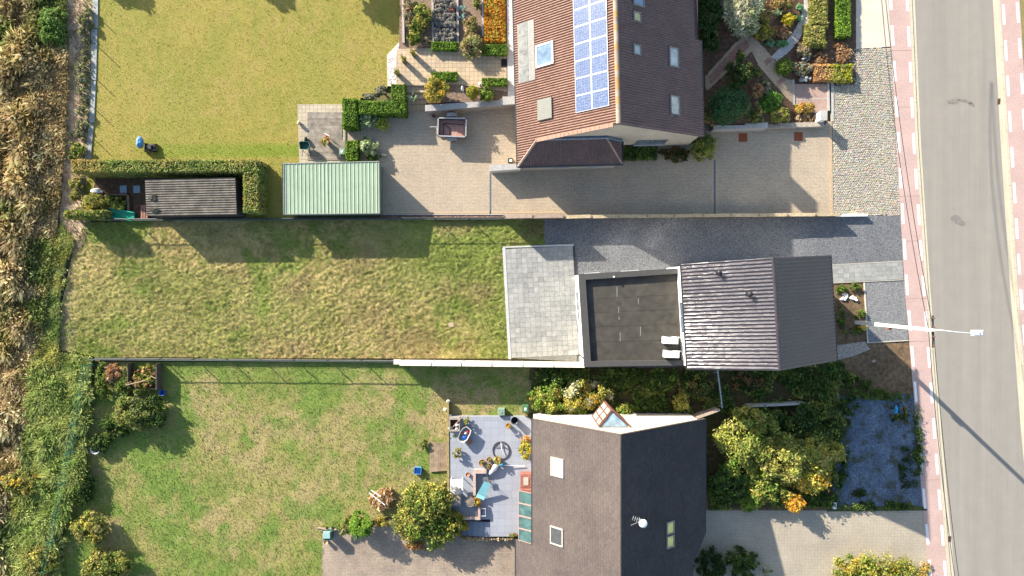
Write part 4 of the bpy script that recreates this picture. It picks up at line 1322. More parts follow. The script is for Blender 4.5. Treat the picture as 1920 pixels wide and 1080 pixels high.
def M_shingle(name, c1, c2):
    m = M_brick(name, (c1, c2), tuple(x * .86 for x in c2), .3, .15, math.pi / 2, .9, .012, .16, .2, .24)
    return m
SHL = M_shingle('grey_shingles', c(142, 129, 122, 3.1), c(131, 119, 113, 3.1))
SHR = M_shingle('grey_shingles_shaded', c(126, 118, 118, 3.9), c(112, 105, 106, 3.9))  # same shingles as the sunny slope, with the shade mixed into the colour
a_st = fCL.hit(985, 1017)[0]; bl_ = fCL.hit(968, 1050)[1]
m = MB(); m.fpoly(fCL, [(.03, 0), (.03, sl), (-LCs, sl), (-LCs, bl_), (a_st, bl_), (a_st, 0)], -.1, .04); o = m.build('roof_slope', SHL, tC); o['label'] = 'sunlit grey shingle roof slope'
ar0 = fCR.hit(1320, 1000)[0]; ar1, br1 = fCR.hit(1297, 1055)
m = MB(); m.fpoly(fCR, [(.03, 0), (.03, sr), (-LCs, sr), (-LCs, br1), (ar1, br1), (ar0, 0)], -.1, .04); o = m.build('roof_slope', SHR, tC); o['label'] = 'shaded grey shingle roof slope, darkened in its colour'
m = MB(); m.tube([hC.pt(0, .04, zc + .02), hC.pt(0, -LCs, zc + .02)], .07, 6); m.build('ridge_cap', M('shingle_ridge', c(120, 108, 100, 2.2), .2, 6), tC)
for q in ([fCL.pt(.05, -.06, 0), fCL.pt(a_st, -.06, 0)], [fCL.pt(a_st, bl_ - .06, 0), fCL.pt(-LCs, bl_ - .06, 0)], [fCR.pt(.05, -.06, 0), fCR.pt(ar0, -.06, 0), fCR.pt(ar1, br1 - .06, 0), fCR.pt(-LCs, br1 - .06, 0)]):
    MB().tube(q, .065, 6).build('gutter', ZINC, tC)
vb = MB(); vb.fbox(fCL, .03, .07, 0, sl, -.12, .06); vb.fbox(fCR, .03, .07, 0, sr, -.12, .06); vb.build('verge_trim', M('brown_trim', (.12, .09, .07), .2, 8), tC)
WFR = M('white_window_frame', (.34, .31, .27), .08, 8, .5, .03)
o = skylight(tC, fCL, 1046, 876, 1.25, 1.1, .12, WFR, M_glass('white_blind', (.30, .30, .30), .15, .06), fw=.09); o['label'] = 'skylight with white blind drawn'
o = skylight(tC, fCL, 1045, 1005, 1.2, 1.1, .12, WFR, M_glass('dark_glass', (.04, .04, .04), .06), fw=.09); o['label'] = 'skylight with dark glass'
AMB = M_glass('olive_glass', (.36, .32, .06), .12)
for py in (989, 1015):
    skylight(tC, fCR, 1255.5, py, .82, .74, .12, GREYF, AMB, fw=.07)
# glazed triangular bay on the gable
W1, W2, PA = G(1106, 773.5), G(1158, 773.5), G(1128, 746)
z0b, z1b = 1.5, 5.2
FRB = M('red_brown_frame', c(150, 104, 86, 2.2), .2, 8, .7)
bay = MB().prism([W1, W2, PA], z0b - .25, z0b).build('bay_window', FRB, tC); bay['label'] = 'pointed glass bay with brown frames on the cream gable'
m = MB()
q = [p + (PA - p) * 0 for p in (W1, W2, PA)]
cen_b = (W1 + W2 + PA) / 3
MB().prism([cen_b + (p - cen_b) * .9 for p in q], z1b, z1b + .03).build('roof_pane', M_glass('pale_blue_glass', (.24, .34, .42), .08), bay)
fr_ = MB()
for a, b in ((W1, PA), (PA, W2)):
    d = (b - a).normalized(); nn = Vector((d.y, -d.x, 0)); L = (b - a).length
    if nn.y < 0: nn = -nn
    for t0, t1 in ((0, .07), (.33 * L - .035, .33 * L + .035), (.66 * L - .035, .66 * L + .035), (L - .07, L)):
        A, B = a + d * t0, a + d * t1
        fr_.prism([A, B, B + nn * .07, A + nn * .07], z0b, z1b)
    for zz in (z0b, (z0b + z1b) / 2, z1b - .06):
        fr_.prism([a + nn * .002, b + nn * .002, b + nn * .06, a + nn * .06], zz + .003, zz + .08)
    for k in range(3):
        A, B = a + d * (L * k / 3 + .04), a + d * (L * (k + 1) / 3 - .04)
        for za_, zb_ in ((z0b + .09, (z0b + z1b) / 2 - .01), ((z0b + z1b) / 2 + .09, z1b - .07)):
            MB().prism([A, B, B + nn * .025, A + nn * .025], za_, zb_).build('pane', M_glass('reflecting_glass', (.34, .36, .34), .1), bay)
    fr_.prism([a, b, b + nn * .12, a + nn * .12], z1b + .003, z1b + .09)
fr_.build('frame', FRB, bay)
# lean-to conservatory along the terrace
cv0, cv1 = P(975, 897, 1.9), P(997, 1016, 2.4)
yN, yS = P(975, 921, 2.0).y, P(975, 1016, 2.0).y
fV = Frame((P(974, 1000, 1.75).x, yS, 1.75), (0, 1, 0), (.85, 0, .62))
Lc = yN - yS
cons = MB().box(fV.O.x + .05, G(999, 0).x, yS + .03, yN - .03, .3, 1.6).build('conservatory', M('red_brick_base', c(170, 110, 95), .2, 8), tC)
cons['label'] = 'lean-to conservatory with four green glass roof panes'
m = MB(); WB = M('pinkish_bars', c(206, 176, 164, 2.4), .08, 8)
for k in range(5):
    x = Lc * k / 4
    m.fbox(fV, max(x - .05, 0), min(x + .05, Lc), 0, 1.08, 0, .07)
m.fbox(fV, 0, Lc, -.05, -.003, -.01, .06); m.fbox(fV, 0, Lc, 1.083, 1.12, -.01, .06)
m.build('glazing_bars', WB, cons)
for k in range(4):
    MB().fbox(fV, Lc * k / 4 + .052, Lc * (k + 1) / 4 - .052, .0, 1.08, .015, .035).build('pane', M_glass('green_glass', (.05, .10, .085), .12), cons)
m = MB(); q0 = P(976, 900, 1.2); m.box(q0.x, q0.x + .78, yN + .02, yN + .95, .3, 1.25); m.build('porch', MATS['red_brick_base'], cons)
m = MB(); m.box(q0.x + .2, q0.x + .55, yN + .2, yN + .75, 1.25, 1.3); m.build('porch_window', WFR, cons)
# dish and aerial
a, b = fCR.hit(1197, 968); p = fCR.pt(a, b, 0)
ant = MB(); ant.tube([p, p + Vector((0, 0, 1.0))], .03, 6); ant.tube([p + Vector((-.55, .25, 1.0)), p + Vector((.05, .03, .85))], .014, 5); ant.tube([p + Vector((-.6, -.3, .75)), p + Vector((.05, 0, .8))], .014, 5)
for k in range(5):
    q = p + Vector((-.5 + .12 * k, .23 - .05 * k, .98)); ant.tube([q + Vector((.05, .14, 0)), q - Vector((.05, .14, 0))], .008, 4)
ant = ant.build('aerial', M('aluminium', (.5, .5, .5), .1, 8, .4, .0, 10, .7), tC)
dm = MB(); dz = p + Vector((.1, -.1, 1.0)); dm.lathe(dz.x, dz.y, [(.05, dz.z - .1), (.2, dz.z - .05), (.26, dz.z + .02), (.25, dz.z + .07), (.17, dz.z + .13), (.02, dz.z + .16)], 18)
dm.build('white_dome', WHITEP, tC, True)

# ---------------------------------------------- green shed
def shed(name, label, corners_px, zN, zS, mat, wall_mat, period, amp, along_y, thickness=.03, trim=None):
    (ax, ay), (bx, by), (cx, cy), (dx, dy) = corners_px      # NW NE SE SW
    A, B, C_, D = P(ax, ay, zN), P(bx, by, zN), P(cx, cy, zS), P(dx, dy, zS)
    t = thing(name, label, 'shed', Vector(((A.x + C_.x) / 2, (A.y + C_.y) / 2, 0)))
    L = (B - A).length if along_y else (A - D).length
    n = int(L / period) * 6 + 1
    V = []; F = []
    for i in range(n):
        s = i / (n - 1); ph = (s * L / period) % 1.0
        hz = amp * (1.0 if .42 < ph < .60 else 0) if along_y else amp * (math.sin(ph * 6.283) * .5 + .5)
        p, q = (D.lerp(C_, s), A.lerp(B, s)) if along_y else (D.lerp(A, s), C_.lerp(B, s))
        V += [p + Vector((0, 0, hz)), q + Vector((0, 0, hz))]
    F = [(2 * i, 2 * i + 2, 2 * i + 3, 2 * i + 1) for i in range(n - 1)]
    mm = MB(); mm.add(V, F); r = mm.build('roof_sheet', mat, t)
    cc = (A + B + C_ + D) / 4
    w = [cc + (p - cc) * .965 for p in (A, B, C_, D)]
    m = MB(); m.add([Vector((p.x, p.y, -.1)) for p in w] + [p - Vector((0, 0, .04)) for p in w], [(0, 1, 2, 3), (7, 6, 5, 4), (1, 0, 4, 5), (2, 1, 5, 6), (3, 2, 6, 7), (0, 3, 7, 4)])
    m.build('wall', wall_mat, t)
    if trim:
        m = MB()
        for p, q in ((A, B), (B, C_), (C_, D), (D, A)):
            m.tube([p, q], .045, 5)
        m.build('roof_trim', trim, t)
    return t, (A, B, C_, D)
GRN = M('green_metal_roof', c(180, 198, 164), .05, 2.5, .5, .05, 20, big=.05, spec=.4)
gsh, gc = shed('green_shed', 'long shed with pale green ribbed metal roof beside the driveway', [(532, 307), (711, 303), (712, 400), (533, 402)], 2.0, 1.75, GRN, M('green_wall', (.10, .14, .11), .2, 6), .262, .032, True, trim=M('shed_trim', c(150, 152, 140), .15, 8))
MB().tube([gc[3] + Vector((-.07, -.05, -.05)), gc[0] + Vector((-.07, 0, -.05))], .07, 6).build('gutter', ZINC, gsh)
FIB = M('weathered_fibre_cement', c(122, 114, 102), .2, 3, .9, .2, 30, big=.3, bigscale=1.4)
wsh, wc = shed('grey_shed', 'shed with weathered grey corrugated roof inside the hedge', [(272, 337), (441, 333), (444, 402), (275, 405)], 1.95, 1.9, FIB, M('tarred_boards', (.06, .05, .045), .3, 6), .165, .04, False)
for px, py in ((287, 371), (289, 394)):
    p = P(px, py, 1.97)
    m = MB(); m.blob(p.x, p.y, 1.99, .28, .2, .035, int(px), .3); m.build('moss_patch', M('dark_moss', (.02, .022, .015), .4, 9), wsh)
# ================================================================== MORE PAVING
sheet('side_driveway', [(1290, 957), (1738, 957), (1765, 1250), (1290, 1250)], -.004, PAVS)
sheet('yard', [(604, 994), (760, 985), (870, 1000), (980, 1005), (980, 1250), (604, 1250)], -.006, PAVD)
ZT = .45
TER = M_brick('slate_terrace_tiles', (c(178, 182, 190), c(170, 174, 182)), c(150, 154, 162), .5, .5, 0, .8, .01, .05, .2, .06, 0)
tpoly = [P(x, y, ZT) for x, y in ((843, 781), (984, 781), (1002, 792), (1002, 900), (975, 926), (974, 1006), (919, 1006), (919, 974), (866, 974), (843, 960))]
tc_ = struct(MB().prism(tpoly, -.12, ZT).build('raised_terrace', TER))
for k in range(5):
    z = ZT - .075 * (k + .6); x0 = 919 - 10.4 * (k + 1)
    a, b = G(x0, 1003), G(x0 + 10.2, 975.5)
    MB().box(a.x, b.x, a.y, b.y, -.1, z).build('step', M('blue_stone', c(150, 158, 170), .1, 8), tc_)
# rubble wall that ends the terrace towards the yard
rw = thing('rubble_wall', 'low crumbling stone wall at the foot of the terrace steps', 'wall', G(905, 1008))
for k in range(26):
    x = 868 + k * 4.2; p = G(x, 1008 + random.uniform(-1.5, 1.5))
    MB().blob(p.x, p.y, .18 + random.uniform(-.05, .1), random.uniform(.09, .14), random.uniform(.10, .16), random.uniform(.16, .28), k, .25, 8, 5).build('stone', M('rubble_stone', c(200, 178, 140), .3, 6, .9, .5, 20, rnd=.15), rw)

# ---- front garden of the tiled house
def slope_sheet(name, pts, dz, mat, res=.12, kind='structure'):
    poly = [tuple(G(x, y)[:2]) for x, y in pts]
    xs = [p[0] for p in poly]; ys = [p[1] for p in poly]
    gx = np.arange(min(xs) - res, max(xs) + res * 2, res); gy = np.arange(min(ys) - res, max(ys) + res * 2, res)
    X, Y = np.meshgrid(gx, gy, indexing='ij')
    ins = in_poly(X.ravel(), Y.ravel(), poly).reshape(X.shape)
    cell = (ins[:-1, :-1].astype(int) + ins[1:, :-1] + ins[:-1, 1:] + ins[1:, 1:]) >= 2
    id_ = np.arange(X.size).reshape(X.shape); i, j = np.nonzero(cell)
    f = np.stack([id_[i, j], id_[i + 1, j], id_[i + 1, j + 1], id_[i, j + 1]], 1)
    used = np.unique(f); mp_ = np.full(X.size, -1); mp_[used] = np.arange(len(used))
    x = X.ravel()[used]; y = Y.ravel()[used]
    z = .85 * np.clip((1495.0 - (960 + PPM * x)) / 85.0, 0, 1) + dz
    o = np_mesh(name, np.stack([x, y, z], 1), mp_[f], mat); o['kind'] = kind
    return o
slope_sheet('front_bed', [(1290, -150), (1602, -150), (1602, 158), (1552, 160), (1552, 232), (1290, 240)], .0, M('bed_mulch', c(140, 108, 84), .45, 5, .95, .8, 18, col2=c(92, 70, 52), big=.2))
bp_ = slope_sheet('brick_path', [(1316, 150), (1368, 92), (1393, 70), (1399, 74), (1428, 98), (1451, 122), (1456, 140), (1468, 150), (1484, 152), (1486, 196), (1468, 182), (1440, 155), (1414, 130), (1402, 104), (1346, 152), (1318, 178)], .03, M_brick('garden_bricks', (c(222, 196, 160), c(204, 172, 142)), c(160, 140, 116), .2, .1, .8, speck=.2), .06)
for q in ([(1424, 122), (1438, 112), (1444, 118), (1430, 129)], [(1452, 157), (1466, 147), (1471, 152), (1457, 163)], [(1322, 150), (1372, 95), (1392, 84), (1397, 96), (1345, 146), (1326, 166)]):
    slope_sheet('red_brick_band', q, .036, M_brick('red_band_bricks', (c(196, 148, 128), c(180, 130, 112)), c(150, 120, 104), .2, .1, .8, speck=.2) if 'red_band_bricks' not in MATS else MATS['red_band_bricks'], .06).parent = bp_
ld = sheet('landing', [(1489, 158), (1550, 157), (1551, 212), (1540, 216), (1489, 200)], .05, M_brick('pink_bricks', (c(220, 186, 168), c(206, 172, 152)), c(180, 152, 136), .2, .06, 0, speck=.12))
for q in ([(1484.5, 150), (1488.5, 150), (1489.5, 197), (1485.5, 197)], [(1550, 155), (1553.5, 155), (1555, 208), (1551, 208)], [(1489, 187), (1550, 184), (1550, 185.5), (1489, 188.5)]):
    MB().prism([G(*t) for t in q], -.05, .11 if q[0][0] < 1489 or q[0][0] > 1549 else .056).build('kerb_stone', MATS['pale_concrete'], ld)
arc_o = [(1522, -60), (1519, 20), (1512, 48), (1497, 76), (1478, 98), (1452, 119)]
arc_i = [(1441, 111), (1464, 88), (1485, 64), (1500, 38), (1507, 12), (1508, -60)]
slope_sheet('white_gravel_path', arc_o + arc_i, .04, M_gravel('white_gravel', c(236, 230, 222), c(196, 188, 180), 16, .08), .07)
pw_ = thing('planter_wall', 'low concrete wall edging the front garden along the driveway', 'wall', G(1440, 236))
MB().prism([P(1338, 235, .85), P(1440, 229.5, .85), P(1440, 239.5, .85), P(1338, 243, .85)], -.1, .85).build('concrete_block', MATS['pale_concrete'], pw_)
MB().prism([P(1440.5, 231.5, .4), P(1545, 228, .4), P(1545, 237, .4), P(1440.5, 240, .4)], -.1, .40).build('timber_beam', M('bleached_timber', c(196, 182, 164), .25, 5, .9, .4, 14), pw_)
mb_ = thing('letterbox_pillar', 'white letterbox pillar at the end of the front garden wall', 'letterbox', G(1543, 224))
q = P(1545, 216, 1.1)
MB().obox(q.x, q.y, -.1, 1.05, .38, .62, -.05).build('pillar', WHITEP, mb_)
MB().obox(q.x, q.y, 1.05, 1.12, .46, .70, -.05).build('cap', MATS['pale_concrete'], mb_)
MB().obox(q.x + .24, q.y - .05, .5, .9, .06, .3, -.05).build('letter_slot', M('dark_steel', (.03, .03, .035)), mb_)

# ================================================================== WALLS AND FENCES
DST = MATS['dark_steel']
def wire_fence(name, label, x0, y0, x1, y1, h, n, board_h=.28, mat_board=None, wires=2, post_mat=None, skip=()):
    A, B = G(x0, y0), G(x1, y1)
    t = thing(name, label, 'fence', (A + B) / 2)
    d = (B - A).normalized(); nn = Vector((-d.y, d.x, 0)); L = (B - A).length
    mb = mat_board or M('concrete_gravel_board', c(120, 118, 112), .2, 5, .9, .2)
    pm = post_mat or M('dark_green_post', (.03, .05, .045), .2, 8, .5)
    for k in range(n + 1):
        p = A.lerp(B, k / n)
        MB().tube([p + Vector((0, 0, -.2)), p + Vector((0, 0, h))], .04, 6).build('post', pm, t)
        if k < n and board_h:
            a = p + d * .04; b = A.lerp(B, (k + 1) / n) - d * .04
            MB().prism([a - nn * .025, b - nn * .025, b + nn * .025, a + nn * .025], -.15, board_h).build('gravel_board', mb, t)
    for w in range(wires):
        z = board_h + .05 + (h - .03 - board_h - .05) * w / max(wires - 1, 1)
        MB().tube([A + Vector((0, 0, z)), B + Vector((0, 0, z))], .008 if w < wires - 1 else .034, 5).build('wire', pm, t)
    return t
wire_fence('wire_fence', 'low post and wire fence along the shaded side of the rough lawn', 190, 413.5, 943, 411, 1.08, 12)
wire_fence('wire_fence', 'low post and wire fence between the two lower lawns', 180, 671.5, 741, 676, 1.05, 9, .3)
# posts along the sandy track
t = thing('post_row', 'row of thin dark posts between sandy track and mown lawn', 'fence', G(170, 100))
for x, y in ((186, -92), (178, -36), (171, 20), (180, 84), (170, 138), (167, 194), (163, 248)):
    p = G(x, y); MB().tube([p + Vector((0, 0, -.2)), p + Vector((0, 0, 1.0))], .03, 6).build('post', MATS['dark_green_post'], t)
# green mesh fence on the left of the patchy lawn
A, B = G(178, 682), G(103, 1060)
mf = thing('mesh_fence', 'green wire mesh fence climbing through the undergrowth', 'fence', (A + B) / 2)
GM = M('green_coated_wire', (.02, .16, .12), .2, 8, .5)
d = (B - A); n = 7
for k in range(n + 1):
    p = A.lerp(B, k / n); MB().tube([p + Vector((0, 0, -.2)), p + Vector((0, 0, 1.5))], .035, 6).build('post', GM, mf)
me_ = MB()
for k in range(6):
    z = .1 + k * .276; me_.tube([A + Vector((0, 0, z)), B + Vector((0, 0, z))], .008, 3, False)
for k in range(60):
    p = A.lerp(B, k / 59); me_.tube([p + Vector((0, 0, .08)), p + Vector((0, 0, 1.48))], .006, 3, False)
stuff(me_.build('mesh', GM, mf))

def slat_fence(name, label, xs, yf, hs, mat, cap_mat, slat, gap, capw, post_mat, cat='fence'):
    t = thing(name, label, cat, G((xs[0] + xs[-1]) / 2, yf((xs[0] + xs[-1]) / 2)))
    for i in range(len(xs) - 1):
        a, b = G(xs[i], yf(xs[i])), G(xs[i + 1], yf(xs[i + 1])); h = hs[i]
        d = (b - a).normalized(); nn = Vector((-d.y, d.x, 0))
        n = max(1, int(round(h / slat))); s = h / n
        for k in range(n):
            q0, q1 = a + d * .07, b - d * .07; th = .03 + .003 * (k % 2)
            z0_ = k * s + (gap if k else -.1); z1_ = (k + 1) * s
            MB().prism([q0 - nn * th, q1 - nn * th, q1 + nn * th, q0 + nn * th], z0_, z1_).build('slat', mat, t)
        q0, q1 = a + d * .02, b - d * .02
        tl = random.uniform(-.02, .02)
        MB().prism([q0 - nn * (capw + tl), q1 - nn * (capw - tl), q1 + nn * (capw + tl), q0 + nn * (capw - tl)], h + .004, h + .06).build('coping', cap_mat, t)
    for i, x in enumerate(xs):
        p = G(x, yf(x)); h = max(hs[max(i - 1, 0)], hs[min(i, len(hs) - 1)])
        MB().obox(p.x, p.y, -.2, h + .10, .11, .12).build('post', post_mat, t)
    return t
yf1 = lambda x: 410.5 + (x - 945) * (404.5 - 410.5) / (1540 - 945)
CPT = M('tan_concrete', c(206, 186, 150), .2, 6, .9, .3, 25, rnd=.10)
SLT = M('grey_slat', c(150, 140, 126), .2, 5, .9, .2, rnd=.08)
slat_fence('panel_fence', 'tall pair of concrete slat panels where the rough lawn meets the gravel', [945, 997, 1053], yf1, [1.72, 1.72], SLT, M('pinkish_concrete', c(190, 166, 146), .15, 6, .9, .3, 25, rnd=.06), .215, .012, .14, SLT)
slat_fence('panel_fence', 'long low slat fence with tan coping between paved driveway and gravel', [1056, 1105, 1156, 1208, 1258, 1311, 1362, 1414, 1467, 1519, 1566], yf1, [1.05, 1.04, 1.02, 1.0, .97, .94, .9, .86, .82, .78], SLT, CPT, .2, .012, .12, SLT)
q = [(1567, 402.5), (1622, 402), (1622, 406), (1567, 406.5)]
tag(MB().prism([G(*t) for t in q], -.1, .35).build('end_wall', WHT), 'short white low wall ending the tan slat fence near the road', 'wall')
# white concrete panel wall below the terrace
xs_ = [742, 756, 814, 869, 924, 980, 1036, 1092]
yf2 = lambda x: 675.5 + (x - 742) * (679.5 - 675.5) / 350
ww_ = thing('panel_wall', 'white concrete panel wall with posts between terrace and patchy lawn', 'wall', G(915, 678))
WPN = M('white_concrete', c(246, 236, 218, 1.45), .08, 5, .9, .2, 25, rnd=.03)
for i in range(len(xs_) - 1):
    a, b = G(xs_[i], yf2(xs_[i])), G(xs_[i + 1], yf2(xs_[i + 1])); d = (b - a).normalized(); nn = Vector((-d.y, d.x, 0))
    hh = 1.72 if i else 1.0
    for k in range(4):
        th = .035 + .003 * (k % 2); q0, q1 = a + d * .06, b - d * .06
        MB().prism([q0 - nn * th, q1 - nn * th, q1 + nn * th, q0 + nn * th], k * hh / 4 + (.008 if k else -.1), (k + 1) * hh / 4).build('concrete_panel', WPN, ww_)
    q0, q1 = a + d * .035, b - d * .035
    MB().prism([q0 - nn * .17, q1 - nn * .17, q1 + nn * .17, q0 + nn * .17], hh + .004, hh + .06).build('coping', WPN, ww_)
for x in xs_[1:]:
    p = G(x, yf2(x)); MB().obox(p.x, p.y, -.2, 1.74, .12, .13).build('post', M('grey_concrete_post', c(190, 180, 168), .15, 6), ww_)
# retaining wall of the raised garden and the low wall beside the wing
rt_ = thing('retaining_wall', 'beige concrete retaining wall holding up the raised garden', 'wall', G(885, 210))
a = [P(800, 199, ZU + .12), P(942, 190, ZU + .12), P(942, 182, ZU + .12), P(970, 182, ZU + .12), P(970, 194, ZU + .12), P(801, 208, ZU + .12)]
MB().prism(a, -.1, ZU + .02).build('wall_body', M('beige_concrete', c(196, 178, 160), .15, 4, .9, .2), rt_)
MB().prism([Vector((p.x, p.y, 0)) for p in (P(797, 197, ZU + .12), P(942, 187.5, ZU + .12), P(942, 181, ZU + .12), P(970, 181, ZU + .12), P(970, 194.6, ZU + .12), P(797, 208.6, ZU + .12))], ZU + .023, ZU + .12).build('coping', M('grey_stone_coping', c(196, 192, 186), .12, 5, .9, .2), rt_)
lw = thing('side_wall', 'short rendered wall running from the hipped wing onto the driveway', 'wall', G(948, 318))
MB().prism([P(920, 311, 1.1), P(976, 309, 1.1), P(976, 316, 1.1), P(920, 320, 1.1)], -.1, 1.04).build('wall_body', MATS['cream_render'], lw)
MB().prism([P(918, 309, 1.1), P(976, 307, 1.1), P(976, 317, 1.1), P(918, 321, 1.1)], 1.043, 1.11).build('coping', MATS['grey_stone_coping'], lw)
rg = sheet('red_gravel_bed', [(705, 403), (944, 403), (944, 409), (705, 410)], -.002, M_gravel('red_chippings', c(176, 140, 124), c(104, 70, 62), 14, .1))
MB().prism([G(705, 401.5), G(944, 401.5), G(944, 403), G(705, 403)], -.05, .04).build('edging_strip', MATS['pale_concrete'], rg)

# garden edging boards of the raised beds
for k, (x0, y0, x1, y1, w, lb) in enumerate(((751, -150, 755.5, 80, 4, 'leftmost concrete edging board of the raised beds by the lawn'), (807, -150, 811, 82, 4, 'concrete edging board between the shrubby bed and the lavender bed'), (853, -150, 857.5, 84, 4, 'concrete edging board on the right of the lavender bed'), (902, -150, 905, 68, 3, 'thin edging board along the orange beech hedge'))):
    z = ZU + .12
    tag(MB().prism([P(x0, y0, z), P(x0 + w, y0, z), P(x1 + w - 1, y1, z), P(x1 - 1, y1, z)], ZU - .1, z).build('edging_board', M('greyed_board', c(206, 196, 184), .15, 5, .9, .2)), lb, 'edging', 'edging boards of the raised beds')

# ================================================================== STREET LAMP AND CABLES
base = G(1606, 604.5); topz = 8.9
LC = M('pale_grey_concrete', (.52, .50, .46), .08, 4, .8, .1)
sl_ = thing('street_lamp', 'tall square concrete street lamp with arm over the road', 'street lamp', base)
m = MB()
for (z0, z1, w0, w1) in ((-.3, topz, .27, .17),):
    m.hexa([(base.x - w0 / 2, base.y - w0 / 2, z0), (base.x + w0 / 2, base.y - w0 / 2, z0), (base.x + w0 / 2, base.y + w0 / 2, z0), (base.x - w0 / 2, base.y + w0 / 2, z0), (base.x - w1 / 2, base.y - w1 / 2, z1), (base.x + w1 / 2, base.y - w1 / 2, z1), (base.x + w1 / 2, base.y + w1 / 2, z1), (base.x - w1 / 2, base.y + w1 / 2, z1)])
m.build('pole', LC, sl_)
tp = Vector((base.x, base.y, topz)); lamp_p = P(1822, 625, topz + .35)
MB().tube([tp + Vector((.05, 0, -.3)), tp + Vector((.4, 0, .15)), tp.lerp(lamp_p, .6) + Vector((0, 0, .15)), lamp_p], [.04, .03, .026, .024], 8).build('arm', M('galvanised_arm', (.62, .62, .60), .06, 8, .4, .05, 20, .3), sl_)
lp = P(1833, 624.5, topz + .35)
hd = MB(); hd.obox(lp.x, lp.y, topz + .28, topz + .36, .72, .34, 0, .9); hd.obox(lp.x, lp.y, topz + .362, topz + .46, .62, .28, 0, .7)
hd = hd.build('lamp_head', WHITEP, sl_)
MB().obox(lp.x, lp.y, topz + .25, topz + .278, .5, .24).build('lens', PANEW, hd)
MB().obox(lp.x + .05, lp.y, topz + .463, topz + .50, .08, .08).build('photocell', GREYF, hd)
ca = MB().obox(base.x + .14, base.y - .1, 8.62, 8.70, .07, 1.9).build('crossarm', DST, sl_)
for k in range(4):
    MB().lathe(base.x + .14, base.y - .95 + k * .55, [(.05, 8.702), (.06, 8.78), (.03, 8.86)], 8).build('insulator', M('brown_ceramic', (.12, .06, .04), .2, 9, .3), ca)
MB().obox(base.x + .02, base.y - .2, 3.9, 4.3, .22, .16).build('junction_box', M('brown_box', c(150, 110, 90), .2, 8), sl_)
CAB = M('black_cable', (.025, .025, .025), .2, 6, .5)
for k, (dx, dz, sag, lb) in enumerate(((.12, -.15, 2.2, 'uppermost overhead cable strung from the lamp post along the cycle path'), (-.05, -.35, 2.8, 'lower overhead cable strung from the lamp post along the cycle path'))):
    far_n = P(1640 - 3 * k, -260, 6.9); far_s = P(1862, 1500, 6.9)
    pts = []
    for p, q, s in ((far_n, tp + Vector((dx, 0, dz)), sag), (tp + Vector((dx, 0, dz)), far_s, sag * .8)):
        for i in range(25):
            t = i / 24; v = p.lerp(q, t); v.z -= 4 * s * t * (1 - t) * .35
            if pts and i == 0: continue
            pts.append(v)
    tag(MB().tube(pts, .021, 5).build('overhead_cable', CAB), lb, 'cable')
bg = thing('yellow_sack', 'yellow plastic sack lying at the foot of the street lamp', 'sack', G(1617, 614))
p = G(1616, 614); MB().blob(p.x, p.y, .14, .3, .22, .17, 5, .25).build('sack_body', M('yellow_plastic', c(220, 180, 50), .15, 9, .5), bg, True)
MB().blob(p.x - .3, p.y + .05, .16, .08, .08, .06, 6, .2).build('tied_neck', MATS['yellow_plastic'], bg, True)

# ================================================================== THINGS ON THE DRIVEWAY AND DECK
# box trailer
t = thing('box_trailer', 'small box trailer with reddish plywood bed parked below the retaining wall', 'trailer', P(847, 239, .5))
zf, zt = .5, .95
A, B, C_, D = P(821.5, 221, zt), P(874.5, 222, zt), P(873.5, 257, zt), P(820.5, 255, zt)
PLY = M('red_plywood', c(206, 160, 142), .12, 4, .8, .1); GAL = M('galvanised_steel', (.38, .38, .37), .15, 12, .45, .1, 40, .5)
MB().prism([A, B, C_, D], zf - .04, zf).build('floor', PLY, t)
for p, q in ((A, B), (B, C_), (C_, D), (D, A)):
    d = (q - p).normalized(); nn = Vector((-d.y, d.x, 0))
    MB().prism([p, q, q - nn * .03, p - nn * .03], zf - .05, zt).build('side_panel', M('brown_ply_side', c(120, 90, 80), .15, 6), t)
    MB().prism([p - d * .03 + nn * .03, q + d * .03 + nn * .03, q + d * .03 - nn * .05, p - d * .03 - nn * .05], zt + .003, zt + .04).build('top_rail', GAL, t)
m = MB()
for p, q in (((832, 232, .52), (832, 254, .52)), ((832, 232, .52), (844, 241, .52)), ((844, 241, .52), (843, 256, .52)), ((834, 231.5, .52), (870, 234, .52))):
    m.tube([P(*p) + Vector((0, 0, .02)), P(*q) + Vector((0, 0, .02))], .02, 5)
m.build('folded_rack', DST, t)
for sgn, yy in ((1, 216.5), (-1, 261.5)):
    p = P(847, yy, .3)
    w = MB(); w.tube([Vector((p.x, p.y - .09, .28)), Vector((p.x, p.y + .09, .28))], .28, 18)
    w = w.build('wheel', M('tyre_rubber', (.02, .02, .02), .2, 12, .9), t)
    MB().tube([Vector((p.x, p.y - .095, .28)), Vector((p.x, p.y + .095, .28))], .16, 14).build('rim', GAL, w)
    mg = MB(); pr = []
    for k in range(9):
        a = math.pi * (.08 + .84 * k / 8); pr.append((p.x + .38 * math.cos(a), .27 + .36 * math.sin(a)))
    mg.add([(x, p.y - .13, z) for x, z in pr] + [(x, p.y + .13, z) for x, z in pr] + [(x, p.y - .13, z - .02) for x, z in pr] + [(x, p.y + .13, z - .02) for x, z in pr], [(k, k + 1, 10 + k, 9 + k) for k in range(8)] + [(27 + k, 28 + k, 19 + k, 18 + k) for k in range(8)] + [(k, 18 + k, 19 + k, k + 1) for k in range(8)] + [(9 + k, 10 + k, 28 + k, 27 + k) for k in range(8)])
    mg.build('mudguard', M('pale_mudguard', c(200, 204, 200), .08, 8, .4), t)
MB().tube([P(820, 238, .45), P(806, 238, .45)], .04, 6).build('drawbar', GAL, t)
p = P(813, 218, .3); MB().tube([Vector((p.x, p.y, .0)), Vector((p.x, p.y, .75))], .035, 7).build('jockey_post', M('red_paint', c(150, 50, 50), .2, 8, .5), t)
